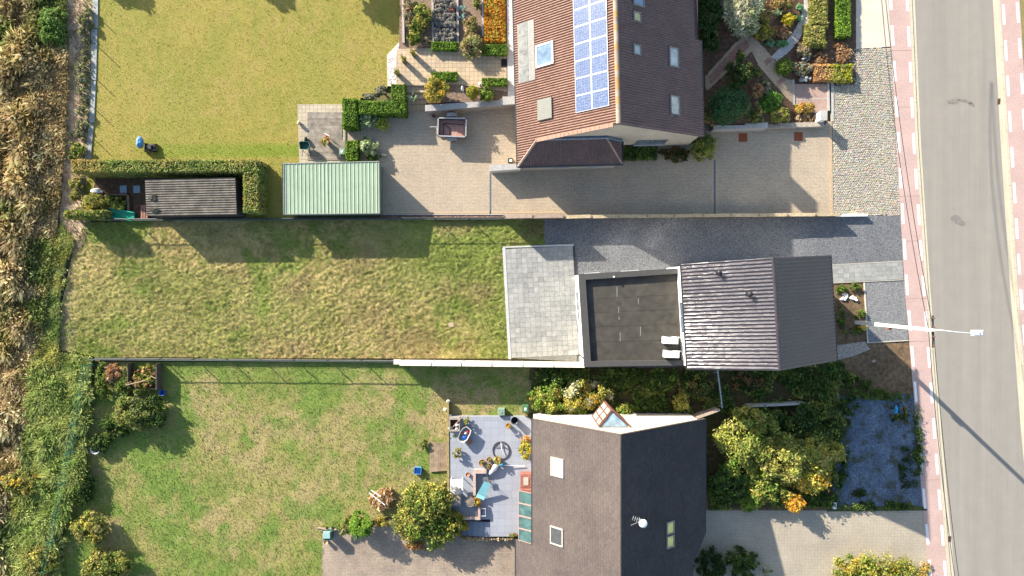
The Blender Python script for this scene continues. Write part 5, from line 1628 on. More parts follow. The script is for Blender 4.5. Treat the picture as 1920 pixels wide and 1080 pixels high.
p = P(813, 218, .1); MB().tube([Vector((p.x, p.y - .04, .1)), Vector((p.x, p.y + .04, .1))], .1, 12).build('jockey_wheel', MATS['tyre_rubber'], t)
# floodlight box by the wing wall
t = thing('ground_lamp', 'square lamp with white lens standing beside the side wall', 'lamp', G(957, 302))
p = G(957, 302); MB().obox(p.x, p.y, -.02, .28, .34, .32).build('housing', DST, t); MB().obox(p.x + .03, p.y - .02, .283, .30, .18, .16).build('lens', WHITEP, t)

# wooden deck with paver border
ZD = .1
dk = struct(MB().prism([G(558, 196), G(648, 196), G(648, 306), G(562, 306)], -.1, ZD - .02).build('deck', M_brick('deck_border', (c(214, 200, 172), c(200, 184, 156)), c(160, 150, 130), .28, .28, 0, speck=.15, off=0)))
y = 211.0; k = 0
while y < 300:
    x1 = 642 if y < 262 else 648
    a, b = G(577, y + 3.5), G(x1, y)
    MB().box(a.x, b.x, a.y, b.y, ZD - .05, ZD + .015 + random.uniform(-.003, .003)).build('deck_board', M('grey_deck_wood', c(168, 156, 140), .28, 2.4, .9, .3, 14, rnd=.16), dk)
    y += 3.75; k += 1
# wheelbarrow
def wheelbarrow(px, py, label):
    t = thing('wheelbarrow', label, 'wheelbarrow', G(px, py, ZD))
    q = P(px, py, .6); GP = M('green_paint_metal', (.03, .10, .07), .2, 8, .5)
    top = [(-.38, .22), (-.22, .30), (.28, .28), (.40, .10), (.36, -.22), (.18, -.32), (-.30, -.28)]
    m = MB(); n = len(top)
    vs = [(q.x + x, q.y + y, .70) for x, y in top] + [(q.x + x * .93, q.y + y * .93, .70) for x, y in top] + [(q.x + x * .6, q.y + y * .6, .40) for x, y in top] + [(q.x + x * .66, q.y + y * .66, .37) for x, y in top]
    m.add(vs, [(i, (i + 1) % n, n + (i + 1) % n, n + i) for i in range(n)] + [(n + i, n + (i + 1) % n, 2 * n + (i + 1) % n, 2 * n + i) for i in range(n)] + [tuple(range(2 * n, 3 * n))] + [((i + 1) % n, i, 3 * n + i, 3 * n + (i + 1) % n) for i in range(n)])
    m.build('tub', GP, t)
    for s in (-.2, .2):
        MB().tube([Vector((q.x + s * .4, q.y + .55, .28)), Vector((q.x + s, q.y - .2, .36)), Vector((q.x + s * 1.3 + .12, q.y - .72, .62))], .022, 6).build('handle', DST, t)
        MB().tube([Vector((q.x + s, q.y - .25, .36)), Vector((q.x + s, q.y - .35, ZD))], .02, 6).build('leg', DST, t)
    w = MB(); w.tube([Vector((q.x - .05, q.y + .52, .28)), Vector((q.x + .05, q.y + .52, .28))], .18, 14); w.build('wheel', MATS['tyre_rubber'], t)
    return t
wheelbarrow(571, 273, 'green wheelbarrow standing at the corner of the wooden deck')
def pot(label, px, py, r, h, col, z=0.0, pal=None, plant_r=None, plant_h=.35, name='plant_pot', group=None, n=160, leaf=.07, cat='plant pot'):
    p = P(px, py, z + h); b = Vector((p.x, p.y, z))
    t = thing(name, label, cat, b, group)
    m = MB(); m.lathe(b.x, b.y, [(r * .7, z), (r * .95, z + h * .9), (r * 1.05, z + h * .9), (r * 1.05, z + h), (r * .9, z + h), (r * .86, z + h * .85)], 14)
    m.build('pot', M('pot_%d_%d_%d' % tuple(int(x * 255) for x in col), col, .15, 10, .8), t, True)
    m = MB(); m.lathe(b.x, b.y, [(r * .86, z + h * .80), (r * .86, z + h * .84)], 12); m.build('soil', M('potting_soil', (.05, .035, .025), .4, 20), t)
    if pal:
        pr_ = plant_r or r * 1.1
        pts, out, k = crown_points([(b.x, b.y, z + h + plant_h * .4)], [(pr_, pr_, plant_h * .6)], n, 14)
        leaf_mesh('foliage', pts, out, leaf, pal_cols(pal, n, RNG.integers(0, len(pal), 14)[k]), t)
    return t
TERRA = (.34, .15, .08)
pot('flowering pot with red blooms in the middle of the wooden deck', 612, 265, .2, .4, (.25, .14, .08), ZD, [(.22, .2, .03), (.10, .15, .03), (.35, .05, .03), (.28, .16, .03)], .32, .4, n=260)
st = thing('deck_stool', 'folded white garden chair leaning by the flowering pot', 'chair', G(617, 258, ZD))
m = MB(); p = G(612, 253, .5); q = G(621, 258, .5)
m.tube([p, q], .025, 6); m.build('frame', WHITEP, st)
for s in (p, q):
    MB().tube([s, Vector((s.x + .1, s.y - .15, ZD))], .02, 6).build('leg', WHITEP, st)
bl = thing('boulder_lamp', 'round cream stone lamp on the edge of the deck border', 'garden lamp', G(563, 233, ZD))
p = G(563, 232); MB().blob(p.x, p.y, .28, .14, .15, .2, 4, .12).build('stone', M('cream_stone', c(236, 212, 176), .1, 8), bl, True); MB().lathe(p.x, p.y, [(.1, ZD - .02), (.08, .16)], 10).build('foot', M('cream_stone', c(236, 212, 176)), bl)
def crate(name, label, px, py, w, d, h, a, mat, z=0.0, lid=True, cat='box', knob=None):
    p = P(px, py, z + h); t = thing(name, label, cat, (p.x, p.y, z))
    m = MB(); m.obox(p.x, p.y, z - .005, z + h * .86, w * .92, d * .92, a, 1.06); m.build('body', mat, t)
    if lid:
        MB().obox(p.x, p.y, z + h * .863, z + h, w, d, a, .88).build('lid', mat, t)
        MB().obox(p.x, p.y, z + h + .002, z + h + .03, w * .3, d * .35, a).build('handle', knob or mat, t)
    else:
        wl = MB()
        for s in (-1, 1):
            wl.obox(p.x + s * math.cos(a) * w * .47, p.y + s * math.sin(a) * w * .47, z + h * .86, z + h, w * .06, d, a)
            wl.obox(p.x - s * math.sin(a) * d * .47, p.y + s * math.cos(a) * d * .47, z + h * .86, z + h - .003, w * .88, d * .06, a)
        wl.build('rim', mat, t)
        MB().obox(p.x, p.y, z + h * .861, z + h * .868, w * .86, d * .86, a).build('inside', knob or mat, t)
    return t
GBX = M('pale_green_plastic', c(150, 176, 150), .1, 8, .5)
crate('compost_caddy', 'pale green lidded caddy beside the low hedge on the deck', 641, 284, .42, .42, .45, 0, GBX, ZD, knob=WHITEP)
pot('grey potted plant by the steps below the clipped hedge', 775, 183, .16, .3, (.04, .04, .045), .4, [(.2, .26, .14), (.28, .32, .2)], .3, .3, n=120)
tag(MB().obox(G(721, 291).x, G(721, 291).y, -.01, .22, .36, .14, -.1).build('marker_stone', M('cream_stone', c(236, 212, 176))), 'cream kerb block at the corner of the planted bed by the green shed', 'stone')

# patio pots with spindly plants (raised garden)
for lb, x, y in (('uppermost square pot with a thin plant on the paved patio', 774, 97), ('middle square pot with a thin plant on the paved patio', 756, 110), ('lowest square pot with a thin plant on the paved patio', 744, 134)):
    p = P(x, y, ZU + .7); t = thing('plant_pot', lb, 'plant pot', (p.x, p.y, ZU), 'thin plants in pots on the patio')
    MB().obox(p.x, p.y, ZU, ZU + .62, .24, .24, .3, 1.25).build('pot', M('olive_pot', (.14, .12, .06), .3, 9), t)
    pts, out, k = crown_points([(p.x, p.y, ZU + .72)], [(.2, .2, .16)], 90, 10); leaf_mesh('foliage', pts, out, .08, pal_cols(OLIV + GOLD, 90), t)
    s = MB(); s.tube([(p.x, p.y, ZU + .6), (p.x + .03, p.y, ZU + 1.2), (p.x - .02, p.y + .04, ZU + 1.75)], [.016, .012, .005], 5)
    for k in range(5):
        a = 1.3 * k; zz = ZU + 1.0 + .15 * k; s.tube([(p.x, p.y, zz), (p.x + .18 * math.cos(a), p.y + .18 * math.sin(a), zz + .12)], .006, 4)
    s.build('stem', MATS['bark'], t)
dm_ = P(945, 118, ZU + .02); tag(MB().box(dm_.x - .2, dm_.x + .2, dm_.y - .28, dm_.y + .28, ZU + .002, ZU + .03).build('door_mat', M('black_mat', (.012, .012, .014), .3, 30, .95, .5)), 'black rectangular mat at the edge of the paved patio', 'mat')
p = P(900, 157, ZU + .5); t = thing('garden_light', 'small white capped garden light behind the clipped cone', 'garden light', (p.x, p.y, ZU)); MB().tube([(p.x, p.y, ZU), (p.x, p.y, ZU + .45)], .06, 8).build('post', GREYF, t); MB().lathe(p.x, p.y, [(.12, ZU + .45), (.12, ZU + .5), (.03, ZU + .58)], 12).build('cap', WHITEP, t)
p = P(867, 166, ZU + .3); t = thing('stone_figure', 'small white stone garden ornament in the gravel bed', 'ornament', (p.x, p.y, ZU)); MB().blob(p.x, p.y, ZU + .2, .1, .15, .25, 3, .2).build('body', WHT, t, True); MB().blob(p.x, p.y + .05, ZU + .5, .07, .07, .08, 2, .1).build('head', WHT, t, True)

# lawn mower with blue bag
t = thing('lawn_mower', 'lawn mower with blue grass bag left on the mown lawn', 'lawn mower', G(280, 276))
p = P(262, 268, .5)
m = MB(); m.blob(p.x, p.y, .48, .25, .42, .25, 8, .12, 16, 10); m.build('grass_bag', M('blue_fabric', c(70, 150, 225, 1.9), .2, 4, .6, .2, col2=c(150, 205, 245, 1.9)), t, True)
q = G(284, 278); m = MB(); m.obox(q.x, q.y, .1, .28, .8, .5, -.12, .9); m.obox(q.x + .05, q.y, .282, .45, .34, .32, -.12, .85); m.build('deck_and_engine', DST, t)
for dx, dy in ((-.32, .28), (-.32, -.28), (.36, .26), (.36, -.26)):
    MB().tube([(q.x + dx, q.y + dy - .03, .13), (q.x + dx, q.y + dy + .03, .13)], .13, 12).build('wheel', MATS['tyre_rubber'], t)
h_ = MB(); h_.tube([(q.x + .2, q.y + .2, .3), (q.x + .85, q.y + .1, .95), (q.x + .85, q.y - .3, .95), (q.x + .2, q.y - .2, .3)], .018, 6); h_.build('handle', DST, t)

# ================================================================== YARD INSIDE THE L HEDGE
sheet('vegetable_plot', [(180, 334), (456, 334), (456, 410), (165, 410)], .035, M('dark_earth', c(110, 84, 62), .4, 4, .95, .6, 16, col2=c(70, 56, 40)))
for lb, x in (('left blue-grey stepping slab beside the vegetable bed', 232), ('right blue-grey stepping slab beside the vegetable bed', 257)):
    p = G(x, 355); tag(MB().obox(p.x, p.y, .0, .07, .5, .55, .05, .97).build('stepping_slab', M('blue_grey_slab', c(150, 170, 185), .1, 8)), lb, 'slab', 'slabs beside the vegetable bed')
t = thing('plastic_slide', 'turquoise green plastic slide lying behind the vegetable bed', 'slide', P(225, 402, .3))
A, B = P(199, 397, .3), P(250, 406, .3); d = (B - A).normalized(); nn = Vector((-d.y, d.x, 0)); SLD = M('turquoise_plastic', c(20, 170, 130, 1.7), .1, 5, .4)
MB().prism([A - nn * .28, B - nn * .28, B + nn * .28, A + nn * .28], .12, .2).build('chute', SLD, t)
for s in (-1, 1):
    MB().prism([A + nn * s * .26, B + nn * s * .26, B + nn * s * .32, A + nn * s * .32], .1, .36).build('side_rail', M('turquoise_edge', c(60, 200, 165, 1.7), .1, 5, .4), t)
t = thing('pallet', 'reddish wooden pallet leaning at the end of the grey shed', 'pallet', G(272, 397))
for k in range(3):
    a = P(265 + k * 4.6, 397, .35); MB().obox(a.x, a.y, .28, .31, .12, .95).build('slat', M('red_wood', c(180, 130, 112), .2, 5, .9, .3, rnd=.1), t)
for yy in (388, 397, 406):
    a = P(270, yy, .3); MB().obox(a.x, a.y, .04, .279, .5, .08).build('bearer', MATS['red_wood'], t)
t = thing('white_sack', 'white bag on the ground left of the vegetable bed', 'sack', G(180, 358)); p = P(179, 358, .3)
MB().blob(p.x, p.y, .22, .36, .22, .24, 12, .15).build('sack_body', M('white_sacking', (.66, .64, .60), .08, 6), t, True); MB().blob(p.x + .38, p.y - .05, .2, .09, .1, .09, 3, .2).build('tied_neck', MATS['white_sacking'], t, True)
t = thing('vegetable_bed', 'small plank-edged vegetable bed with leafy greens', 'vegetable bed', G(222, 382))
for q in ([(203, 365), (242, 364), (242, 366.5), (203, 367.5)], [(241, 367), (245, 367), (246, 398), (242, 398)], [(200, 366), (203, 366), (203, 395), (200, 395)]):
    MB().prism([G(*w) for w in q], -.02, .25).build('edge_board', M('bed_board', c(140, 116, 92), .25, 6), t)
pts, out, k = crown_points([tuple(G(222, 380, .25))], [(.75, .55, .22)], 500, 26); leaf_mesh('foliage', pts, out, .16, pal_cols(YELG + GREEN, 500), t)

# compost bay on the patchy lawn
t = thing('compost_bay', 'compost bay of dark boards behind the low fence, full of cuttings', 'compost bay', G(278, 708))
DB = M('old_dark_board', c(110, 96, 84), .3, 5, .9, .4)
for q in ([(249, 680), (256, 680), (256, 738), (249, 738)], [(302, 680), (306, 680), (306, 728), (302, 728)]):
    a, b = G(*q[0]), G(*q[2])
    for k in range(3):
        MB().box(a.x, a.x + .06 + .004 * k, b.y, a.y, k * .27 - .05, k * .27 + .21).build('side_board', DB, t)
a, b = G(256, 727), G(303, 729); MB().box(a.x, b.x, b.y, a.y, 0, .3).build('front_board', M('pale_board', c(196, 178, 150), .2, 6), t)
pts, out, k = crown_points([tuple(G(278, 705, .35))], [(.85, .8, .35)], 900, 40); leaf_mesh('cuttings', pts, out, .15, pal_cols(GREEN + BROWN + YELG, 900), t)
st_m = MB(); st_m.tube([G(249, 719, .9), G(286, 710, .95)], .03, 6); st_m.build('stick', M('pale_stick', c(200, 170, 140), .2, 8), t)
MB().tube([G(258, 712, .95), G(270, 735, .5)], .04, 6).build('stick', MATS['pale_stick'], t)
MB().tube([G(293, 702, .8), G(304, 707, .85)], .03, 6).build('stick', MATS['pale_stick'], t)
BLU = M('blue_plastic', c(30, 100, 200, 1.7), .15, 8, .4)
def bucket(label, px, py, r, h, mat, z=0, name='bucket', cat='bucket', inner=None):
    p = P(px, py, z + h); t = thing(name, label, cat, (p.x, p.y, z))
    m = MB(); m.lathe(p.x, p.y, [(r * .78, z), (r, z + h), (r * .92, z + h), (r * .74, z + .05)], 16); m.build('body', mat, t, True)
    MB().tube([(p.x + r * math.cos(a), p.y + r * math.sin(a), z + h + .002) for a in [6.283 * k / 16 for k in range(17)]], .012, 5, False).build('rim', inner or mat, t)
    return t
bucket('blue bucket at the corner of the compost bay', 303, 737, .2, .35, BLU)
bucket('grey metal tub at the edge of the patchy lawn by the mesh fence', 178, 843, .33, .5, M('tub_zinc', (.34, .35, .37), .2, 6, .5, .1, 20, .5), 0, 'metal_tub', 'tub')

# ================================================================== TERRACE CLUTTER (bottom house)
crate('compost_caddy', 'pale green lidded bin at the lawn edge of the grey terrace', 940, 773, .5, .5, .7, 0, M('pale_green_plastic', c(150, 176, 150)), 0)
crate('compost_caddy', 'dark green lidded bin with white top near the cream gable corner', 985, 767, .46, .5, .75, 0, M('mid_green_plastic', c(80, 130, 90), .1, 8, .5), 0, knob=WHITEP)
crate('blue_crate', 'open light blue crate on the grass beside the big bush', 783, 883, .52, .48, .3, -.1, M('light_blue_plastic', c(90, 170, 230, 1.8), .1, 8, .5), 0, False, 'crate', M('deep_blue_plastic', c(10, 70, 150, 1.8), .1, 8, .5))
crate('dark_crate', 'dark blue box with white rim at the foot of the small planter wall', 906, 961, .36, .55, .3, 0, M('white_rim_plastic', (.5, .5, .5), .1, 8), ZT, False, 'crate', M('navy_inside', (.02, .04, .08), .2, 8))
t = thing('tool_trough', 'open wooden trough of garden tools against the terrace edge', 'trough', P(852, 798, .8)); WD = M('grey_timber', c(178, 168, 154), .2, 6, .9, .3)
for (x0, y0, x1, y1) in ((842, 783, 862, 787), (842, 806, 862, 809), (842, 787, 844, 806), (860, 787, 862, 806)):
    a, b = P(x0, y1, ZT + .45), P(x1, y0, ZT + .45); MB().box(a.x, b.x, a.y, b.y, ZT - .01, ZT + .45).build('side_board', WD, t)
a, b = P(844, 806, ZT + .2), P(860, 787, ZT + .2); MB().box(a.x, b.x, a.y, b.y, ZT + .1, ZT + .15).build('floor_board', M('dark_red_wood', c(96, 44, 40), .2, 6), t)
MB().tube([P(848, 802, ZT + .3), P(870, 778, ZT + .7)], .03, 6).build('broom_handle', M('pale_stick', c(200, 170, 140)), t)
for x, y in ((845, 803), (857, 797), (856, 803)):
    p = P(x, y, ZT + .25); MB().blob(p.x, p.y, ZT + .22, .12, .1, .08, x, .3, 8, 6).build('clutter', WHT, t)
t = thing('toy_cart', 'boat shaped metal tub cart holding red and blue toys on the terrace', 'cart', P(871, 814, .9))
p = P(871, 815, ZT + .5); ang_ = -.45
shape = [(-.12, .62), (.30, .50), (.36, .2), (.34, -.25), (.2, -.58), (-.12, -.62), (-.34, -.45), (-.38, .05), (-.3, .42)]
def rot(x, y): return p.x + x * math.cos(ang_) - y * math.sin(ang_), p.y + x * math.sin(ang_) + y * math.cos(ang_)
n = len(shape); vs = []
for s, z in ((1.0, ZT + .55), (.9, ZT + .55), (.72, ZT + .2), (.8, ZT + .15)):
    vs += [(*rot(x * s, y * s), z) for x, y in shape]
m = MB(); m.add(vs, [(r * n + (i + 1) % n, r * n + i, (r + 1) * n + i, (r + 1) * n + (i + 1) % n) for r in (0, 1) for i in range(n)] + [tuple(range(2 * n, 3 * n))] + [(i, (i + 1) % n, 3 * n + (i + 1) % n, 3 * n + i) for i in range(n)])
m.build('tub', M('cart_metal', (.42, .40, .38), .15, 8, .5), t)
for (x, y, r, cm, nm) in ((.12, .25, .11, M('toy_red', c(210, 40, 40, 1.8), .1, 8, .4), 'red_toy'), (.03, .1, .10, WHITEP, 'white_ring'), (.08, -.2, .19, BLU, 'blue_toy'), (-.1, 0, .06, M('toy_orange', c(200, 90, 40, 1.8), .1, 8), 'orange_toy')):
    X, Y = rot(x, y); MB().blob(X, Y, ZT + .36, r, r * .9, .12, int(r * 100), .15).build(nm, cm, t, True)
for x, y in ((-.25, .4), (-.25, -.45), (.28, .35), (.22, -.45)):
    X, Y = rot(x, y); MB().tube([(X - .03, Y, ZT + .1), (X + .03, Y, ZT + .1)], .1, 12).build('wheel', MATS['tyre_rubber'], t)
t = thing('garden_hose', 'coiled dark garden hose with pale end on the grey terrace', 'hose', P(939, 845, ZT)); p = P(939.5, 844.5, ZT)
pts = []
for k in range(70):
    a = k / 69 * 6.283 * 2.2; r = .60 + .03 * math.sin(a * 1.7); pts.append((p.x + r * math.cos(a), p.y + r * math.sin(a), ZT + .03 + .02 * (k % 35) / 35))
MB().tube(pts, .035, 6).build('coil', M('grey_hose', (.06, .055, .06), .2, 8, .5), t)
MB().tube([(p.x - .5, p.y + .3, ZT + .09), (p.x + .1, p.y + .35, ZT + .1), (p.x + .5, p.y + .1, ZT + .1)], .025, 6).build('coil_end', MATS['grey_hose'], t)
MB().tube([(p.x, p.y + .6, ZT + .1), (p.x + .05, p.y + .1, ZT + .12), (p.x + .25, p.y - .3, ZT + .1)], .03, 6).build('pale_tail', M('pale_hose', (.5, .46, .44), .1, 8), t)
for lb, x, y, r in (('largest terracotta pot of moss left of the pot group', 904, 868, .24), ('small mossy terracotta pot at the back of the pot group', 917, 862, .19), ('mossy terracotta pot at the front of the pot group', 917, 874, .2)):
    pot(lb, x, y, r, .3, TERRA, ZT, OLIV, r * .75, .1, group='terracotta pots beside the planter wall', n=80)
pot('terracotta pot with yellow leaves beside the hose', 934, 862, .2, .3, (.22, .12, .08), ZT, GOLD + YELG, .3, .35, n=150)
pot('empty little terracotta pot near the planter wall', 877, 890, .15, .25, TERRA, ZT)
pot('orange flower pot beside the black barrel', 953, 798, .17, .3, (.40, .18, .05), ZT, GOLD, .2, .2, n=70)
pot('terracotta pot behind the toy cart', 881, 829, .17, .25, TERRA, ZT)
bucket('black barrel at the top of the grey terrace', 965, 789, .26, .5, M('black_plastic', (.03, .03, .035)), ZT, 'barrel', 'barrel', DST)
p = P(942, 872, .7); t = thing('watering_can', 'turquoise watering can beside the pot group', 'watering can', (p.x, p.y, ZT)); TQ = M('turquoise_can', c(70, 165, 200, 1.8), .1, 8, .5)
MB().lathe(p.x, p.y, [(.15, ZT), (.14, ZT + .3), (.06, ZT + .34)], 12).build('body', TQ, t, True); MB().tube([(p.x + .1, p.y, ZT + .1), (p.x + .28, p.y + .25, ZT + .38)], [.03, .018], 6).build('spout', TQ, t); MB().tube([(p.x - .05, p.y, ZT + .3), (p.x - .15, p.y - .05, ZT + .42), (p.x - .14, p.y - .08, ZT + .1)], .018, 6).build('handle', TQ, t)
t = thing('folded_parasol', 'folded white parasol lying beside the pot group', 'parasol', P(925, 880, .6)); A, B = P(931, 872, ZT + .25), P(918, 889, ZT + .2)
MB().tube([A, A.lerp(B, .4), B], [.17, .2, .08], 8).build('canopy', WHT, t); MB().tube([A, P(984, 874, ZT + .1)], .025, 6).build('pole', WHITEP, t)
# planter walls
PWM = M('pinkish_blocks', c(214, 186, 172), .15, 6, .9, .3)
t = thing('planter_wall', 'U shaped low block wall at the middle of the grey terrace', 'wall', P(900, 905, .7))
for (x0, y0, x1, y1, h) in ((888, 881, 912, 888, .35), (887, 888.3, 892, 929, .345), ):
    a, b = P(x0, y1, ZT + h), P(x1, y0, ZT + h); MB().box(a.x, b.x, a.y, b.y, ZT - .02, ZT + h).build('block', PWM, t)
t = thing('planter_wall', 'L shaped low block wall above the terrace steps', 'wall', P(885, 968, .7))
for (x0, y0, x1, y1, h) in ((868, 970, 900.5, 975, .35), (896, 950, 900.5, 969.7, .345)):
    a, b = P(x0, y1, ZT + h), P(x1, y0, ZT + h); MB().box(a.x, b.x, a.y, b.y, ZT - .02, ZT + h).build('block', PWM, t)
# table, chest, chair, drum
t = thing('folding_table', 'white garden table with odds and ends by the terrace edge', 'table', P(856, 912, ZT)); TZ = ZT + .7
a, b = P(844, 926, TZ), P(868, 899, TZ); MB().box(a.x, b.x, a.y, b.y, TZ - .04, TZ).build('table_top', M('weathered_white_top', (.55, .55, .53), .2, 5), t)
for x in (a.x + .06, b.x - .06):
    for y_ in (a.y + .06, b.y - .06):
        MB().obox(x, y_, ZT, TZ - .042, .05, .05).build('leg', WHITEP, t)
t2 = thing('grey_cushion', 'dark folded cushion on the white garden table', 'cushion', P(860, 921, TZ)); p = P(859, 921, TZ); MB().obox(p.x, p.y, TZ + .003, TZ + .12, .5, .3, .6, .9).build('pad', M('grey_cloth', (.12, .12, .13), .2, 9), t2); MB().obox(p.x - .2, p.y + .25, TZ + .004, TZ + .08, .2, .16, .3).build('tray', M('tan_tray', (.3, .24, .18), .2, 9), t2)
crate('storage_chest', 'mottled pale chest below the white garden table', 853.5, 938, .82, .85, .6, -.02, M('mottled_lid', c(190, 178, 160), .25, 4, .9, .3), ZT, True, 'chest')
bucket('upturned grey brown drum between chest and planter wall', 881, 941, .36, .5, M('brown_grey_drum', c(150, 136, 124), .2, 4, .8), ZT, 'drum', 'drum')
p = P(881, 941, ZT + .5); MB().lathe(p.x, p.y, [(.335, ZT + .47), (.33, ZT + .49), (.02, ZT + .52)], 16).build('lid', MATS['brown_grey_drum'], bpy.data.objects['drum'])
t = thing('lounge_chair', 'turquoise tilted garden chair between the planter walls', 'chair', P(908, 918, ZT)); TC = M('turquoise_cloth', c(140, 205, 210, 1.6), .08, 6, .8)
A, B = P(914, 905, ZT + .75), P(903, 928, ZT + .35); d = (B - A).normalized(); sd = Vector((-d.y, d.x, 0)).normalized() * .3
m = MB(); up_ = Vector((0, 0, .05)); m.hexa([A - sd * .8 - up_, A + sd * .8 - up_, B + sd - up_, B - sd - up_, A - sd * .8, A + sd * .8, B + sd, B - sd]); m.build('backrest', TC, t)
Cq = B + Vector((.0, -.05, 0)); e2 = Vector((-.12, -.25, .08)); m = MB(); m.hexa([B - sd - up_ * 2, B + sd - up_ * 2, B + sd + e2 - up_ * 2, B - sd + e2 - up_ * 2, B - sd - up_, B + sd - up_, B + sd + e2 - up_, B - sd + e2 - up_]); m.build('seat', TC, t)
for q in (A - sd * .7, A + sd * .7, B - sd * .9, B + sd * .9):
    MB().tube([q - Vector((0, 0, .06)), Vector((q.x, q.y, ZT))], .018, 6).build('leg', DST, t)
p = P(911, 899, ZT + .3); t = thing('grey_stool', 'small grey stool behind the turquoise chair', 'stool', (p.x, p.y, ZT)); MB().obox(p.x, p.y, ZT + .36, ZT + .42, .36, .36, .2).build('seat', M('grey_cloth', (.12, .12, .13)), t)
for s in ((-1, -1), (1, -1), (1, 1), (-1, 1)):
    MB().tube([(p.x + s[0] * .13, p.y + s[1] * .13, ZT + .36), (p.x + s[0] * .16, p.y + s[1] * .16, ZT)], .018, 6).build('leg', DST, t)
# boardwalk ramp
t = thing('wooden_ramp', 'weathered wooden platform of planks left of the grey terrace', 'platform', G(822, 857))
for k in range(8):
    x = 806 + k * 4.1; a, b = G(x, 884 - k * .3), G(x + 3.9, 829); MB().box(a.x, b.x, a.y, b.y, .05, .12 + random.uniform(-.004, .004)).build('plank', M('brown_grey_plank', c(172, 148, 122), .25, 3, .9, .3, 14, rnd=.12), t)
for yy in (832, 856, 880):
    a, b = G(806, yy + 2), G(838, yy); MB().box(a.x, b.x, a.y, b.y, -.05, .049).build('bearer', MATS['brown_grey_plank'], t)
# edging and stones on the terrace's lawn side
t = thing('terrace_edge_wall', 'thin mossy wall along the lawn side of the grey terrace', 'wall', G(841, 870))
MB().prism([G(838.5, 750), G(842.5, 750), G(844, 960), G(840, 960)], -.1, ZT + .05).build('wall_body', M('mossy_wall', c(196, 176, 120), .3, 5, .9, .4, col2=c(140, 128, 70)), t)
for x, y in ((835, 767), (841, 751), (844, 778)):
    p = G(x, y); MB().blob(p.x, p.y, .3 if x > 838 else .12, .14, .11, .1, x, .2, 10, 6).build('stone', WHT, t, True)
# wheelie bin, brush pile, gate, rails
p = P(612, 1004, .9); t = thing('wheelie_bin', 'dark green wheelie bin with pale lid in the yard corner', 'bin', (p.x, p.y, 0))
MB().obox(p.x + .05, p.y - .1, -.005, .8, .48, .5, 0, 1.15).build('body', M('dark_green_plastic', (.03, .09, .08), .2, 8, .5), t); MB().obox(p.x, p.y, .803, .88, .52, .5, 0, .9).build('lid', M('pale_green_lid', c(170, 205, 195), .1, 8, .5), t)
for s in (-.2, .2): MB().tube([(p.x + s - .03, p.y + .25, .1), (p.x + s + .03, p.y + .25, .1)], .1, 12).build('wheel', MATS['tyre_rubber'], t)
pot('tan clay pot in front of the wheelie bin', 611, 1017, .16, .35, (.38, .24, .13), 0)
t = thing('log_stack', 'heap of pale weathered sticks along the yard edge by the wheelie bin', 'wood pile', G(615, 993))
for k in range(12):
    a = G(596 + random.uniform(0, 10), 989 + random.uniform(-1, 6), .06 + .03 * (k % 4)); b = G(622 + random.uniform(0, 10), 990 + random.uniform(0, 6), .06 + .03 * (k % 4)); MB().tube([a, b], .035, 6).build('stick', M('grey_stick', c(190, 172, 148), .3, 8), t)
t = thing('brush_pile', 'heap of dry brown cuttings with two white sticks on the lawn edge', 'brush pile', G(718, 935))
pts, out, k = crown_points([tuple(G(716, 936, .25)), tuple(G(726, 930, .25))], [(.75, .7, .45), (.5, .5, .35)], 2600, 60); leaf_mesh('dry_twigs', pts, out, .10, pal_cols(BROWN + TANL, 2600), t, 3.0)
for a, b in (((692, 924, .85), (722, 947, .8)), ((696, 919, .75), (714, 931, .8))):
    MB().tube([P(*a), P(*b)], .035, 6).build('white_stick', WHITEP, t)
t = thing('side_gate', 'pale wooden gate standing open at the corner of the cream gable', 'gate', G(1318, 770))
A, B = G(1296, 777), G(1339, 762); d = (B - A).normalized(); nn = Vector((-d.y, d.x, 0))
for k in range(9):
    q0, q1 = A + (B - A) * (k / 9) + d * .01, A + (B - A) * ((k + 1) / 9) - d * .01; MB().prism([q0 - nn * .02, q1 - nn * .02, q1 + nn * .02, q0 + nn * .02], .05, 1.3).build('board', M('pale_gate_wood', c(214, 190, 166), .15, 6, .9, .3, rnd=.06), t)
MB().prism([A - nn * .09, B - nn * .09, B + nn * .09, A + nn * .09], 1.303, 1.36).build('top_rail', MATS['pale_gate_wood'], t)
t = thing('rail', 'thin blue-grey metal rail between the dark roof and the open gate', 'rail', G(1350, 732)); RL = M('blue_grey_rail', c(176, 190, 200), .1, 8, .5)
MB().tube([P(1345, 690, .9), P(1354.5, 765, .9)], .05, 7).build('bar', RL, t)
for q in ((1346, 700), (1354, 763)): a = P(*q, .9); MB().tube([a, Vector((a.x, a.y, -.1))], .04, 6).build('post', RL, t)
a, b = G(1396, 758), G(1500, 753); tag(MB().prism([a + Vector((0, -.08, 0)), b + Vector((0, -.08, 0)), b + Vector((0, .08, 0)), a + Vector((0, .08, 0))], -.1, .85).build('concrete_beam', MATS['pale_concrete']), 'long concrete edging beam in the shade below the dark roof', 'beam')
p = G(1562, 946); t = thing('marker_post', 'small white marker block at the edge of the shaded gravel', 'marker', p); MB().obox(p.x, p.y, -.1, .3, .2, .46).build('block', WHITEP, t); MB().obox(p.x, p.y, .303, .33, .1, .26).build('plate', GREYF, t)
p = G(1678, 768); t = thing('blue_bag', 'crumpled bright blue bag on the shaded yard', 'bag', p); MB().blob(p.x, p.y, .1, .16, .24, .12, 9, .35).build('bag_body', M('bright_blue_film', c(0, 160, 230, 1.4), .1, 8, .4), t); MB().blob(p.x + .05, p.y + .25, .08, .07, .08, .06, 2, .3).build('bag_top', MATS['bright_blue_film'], t)
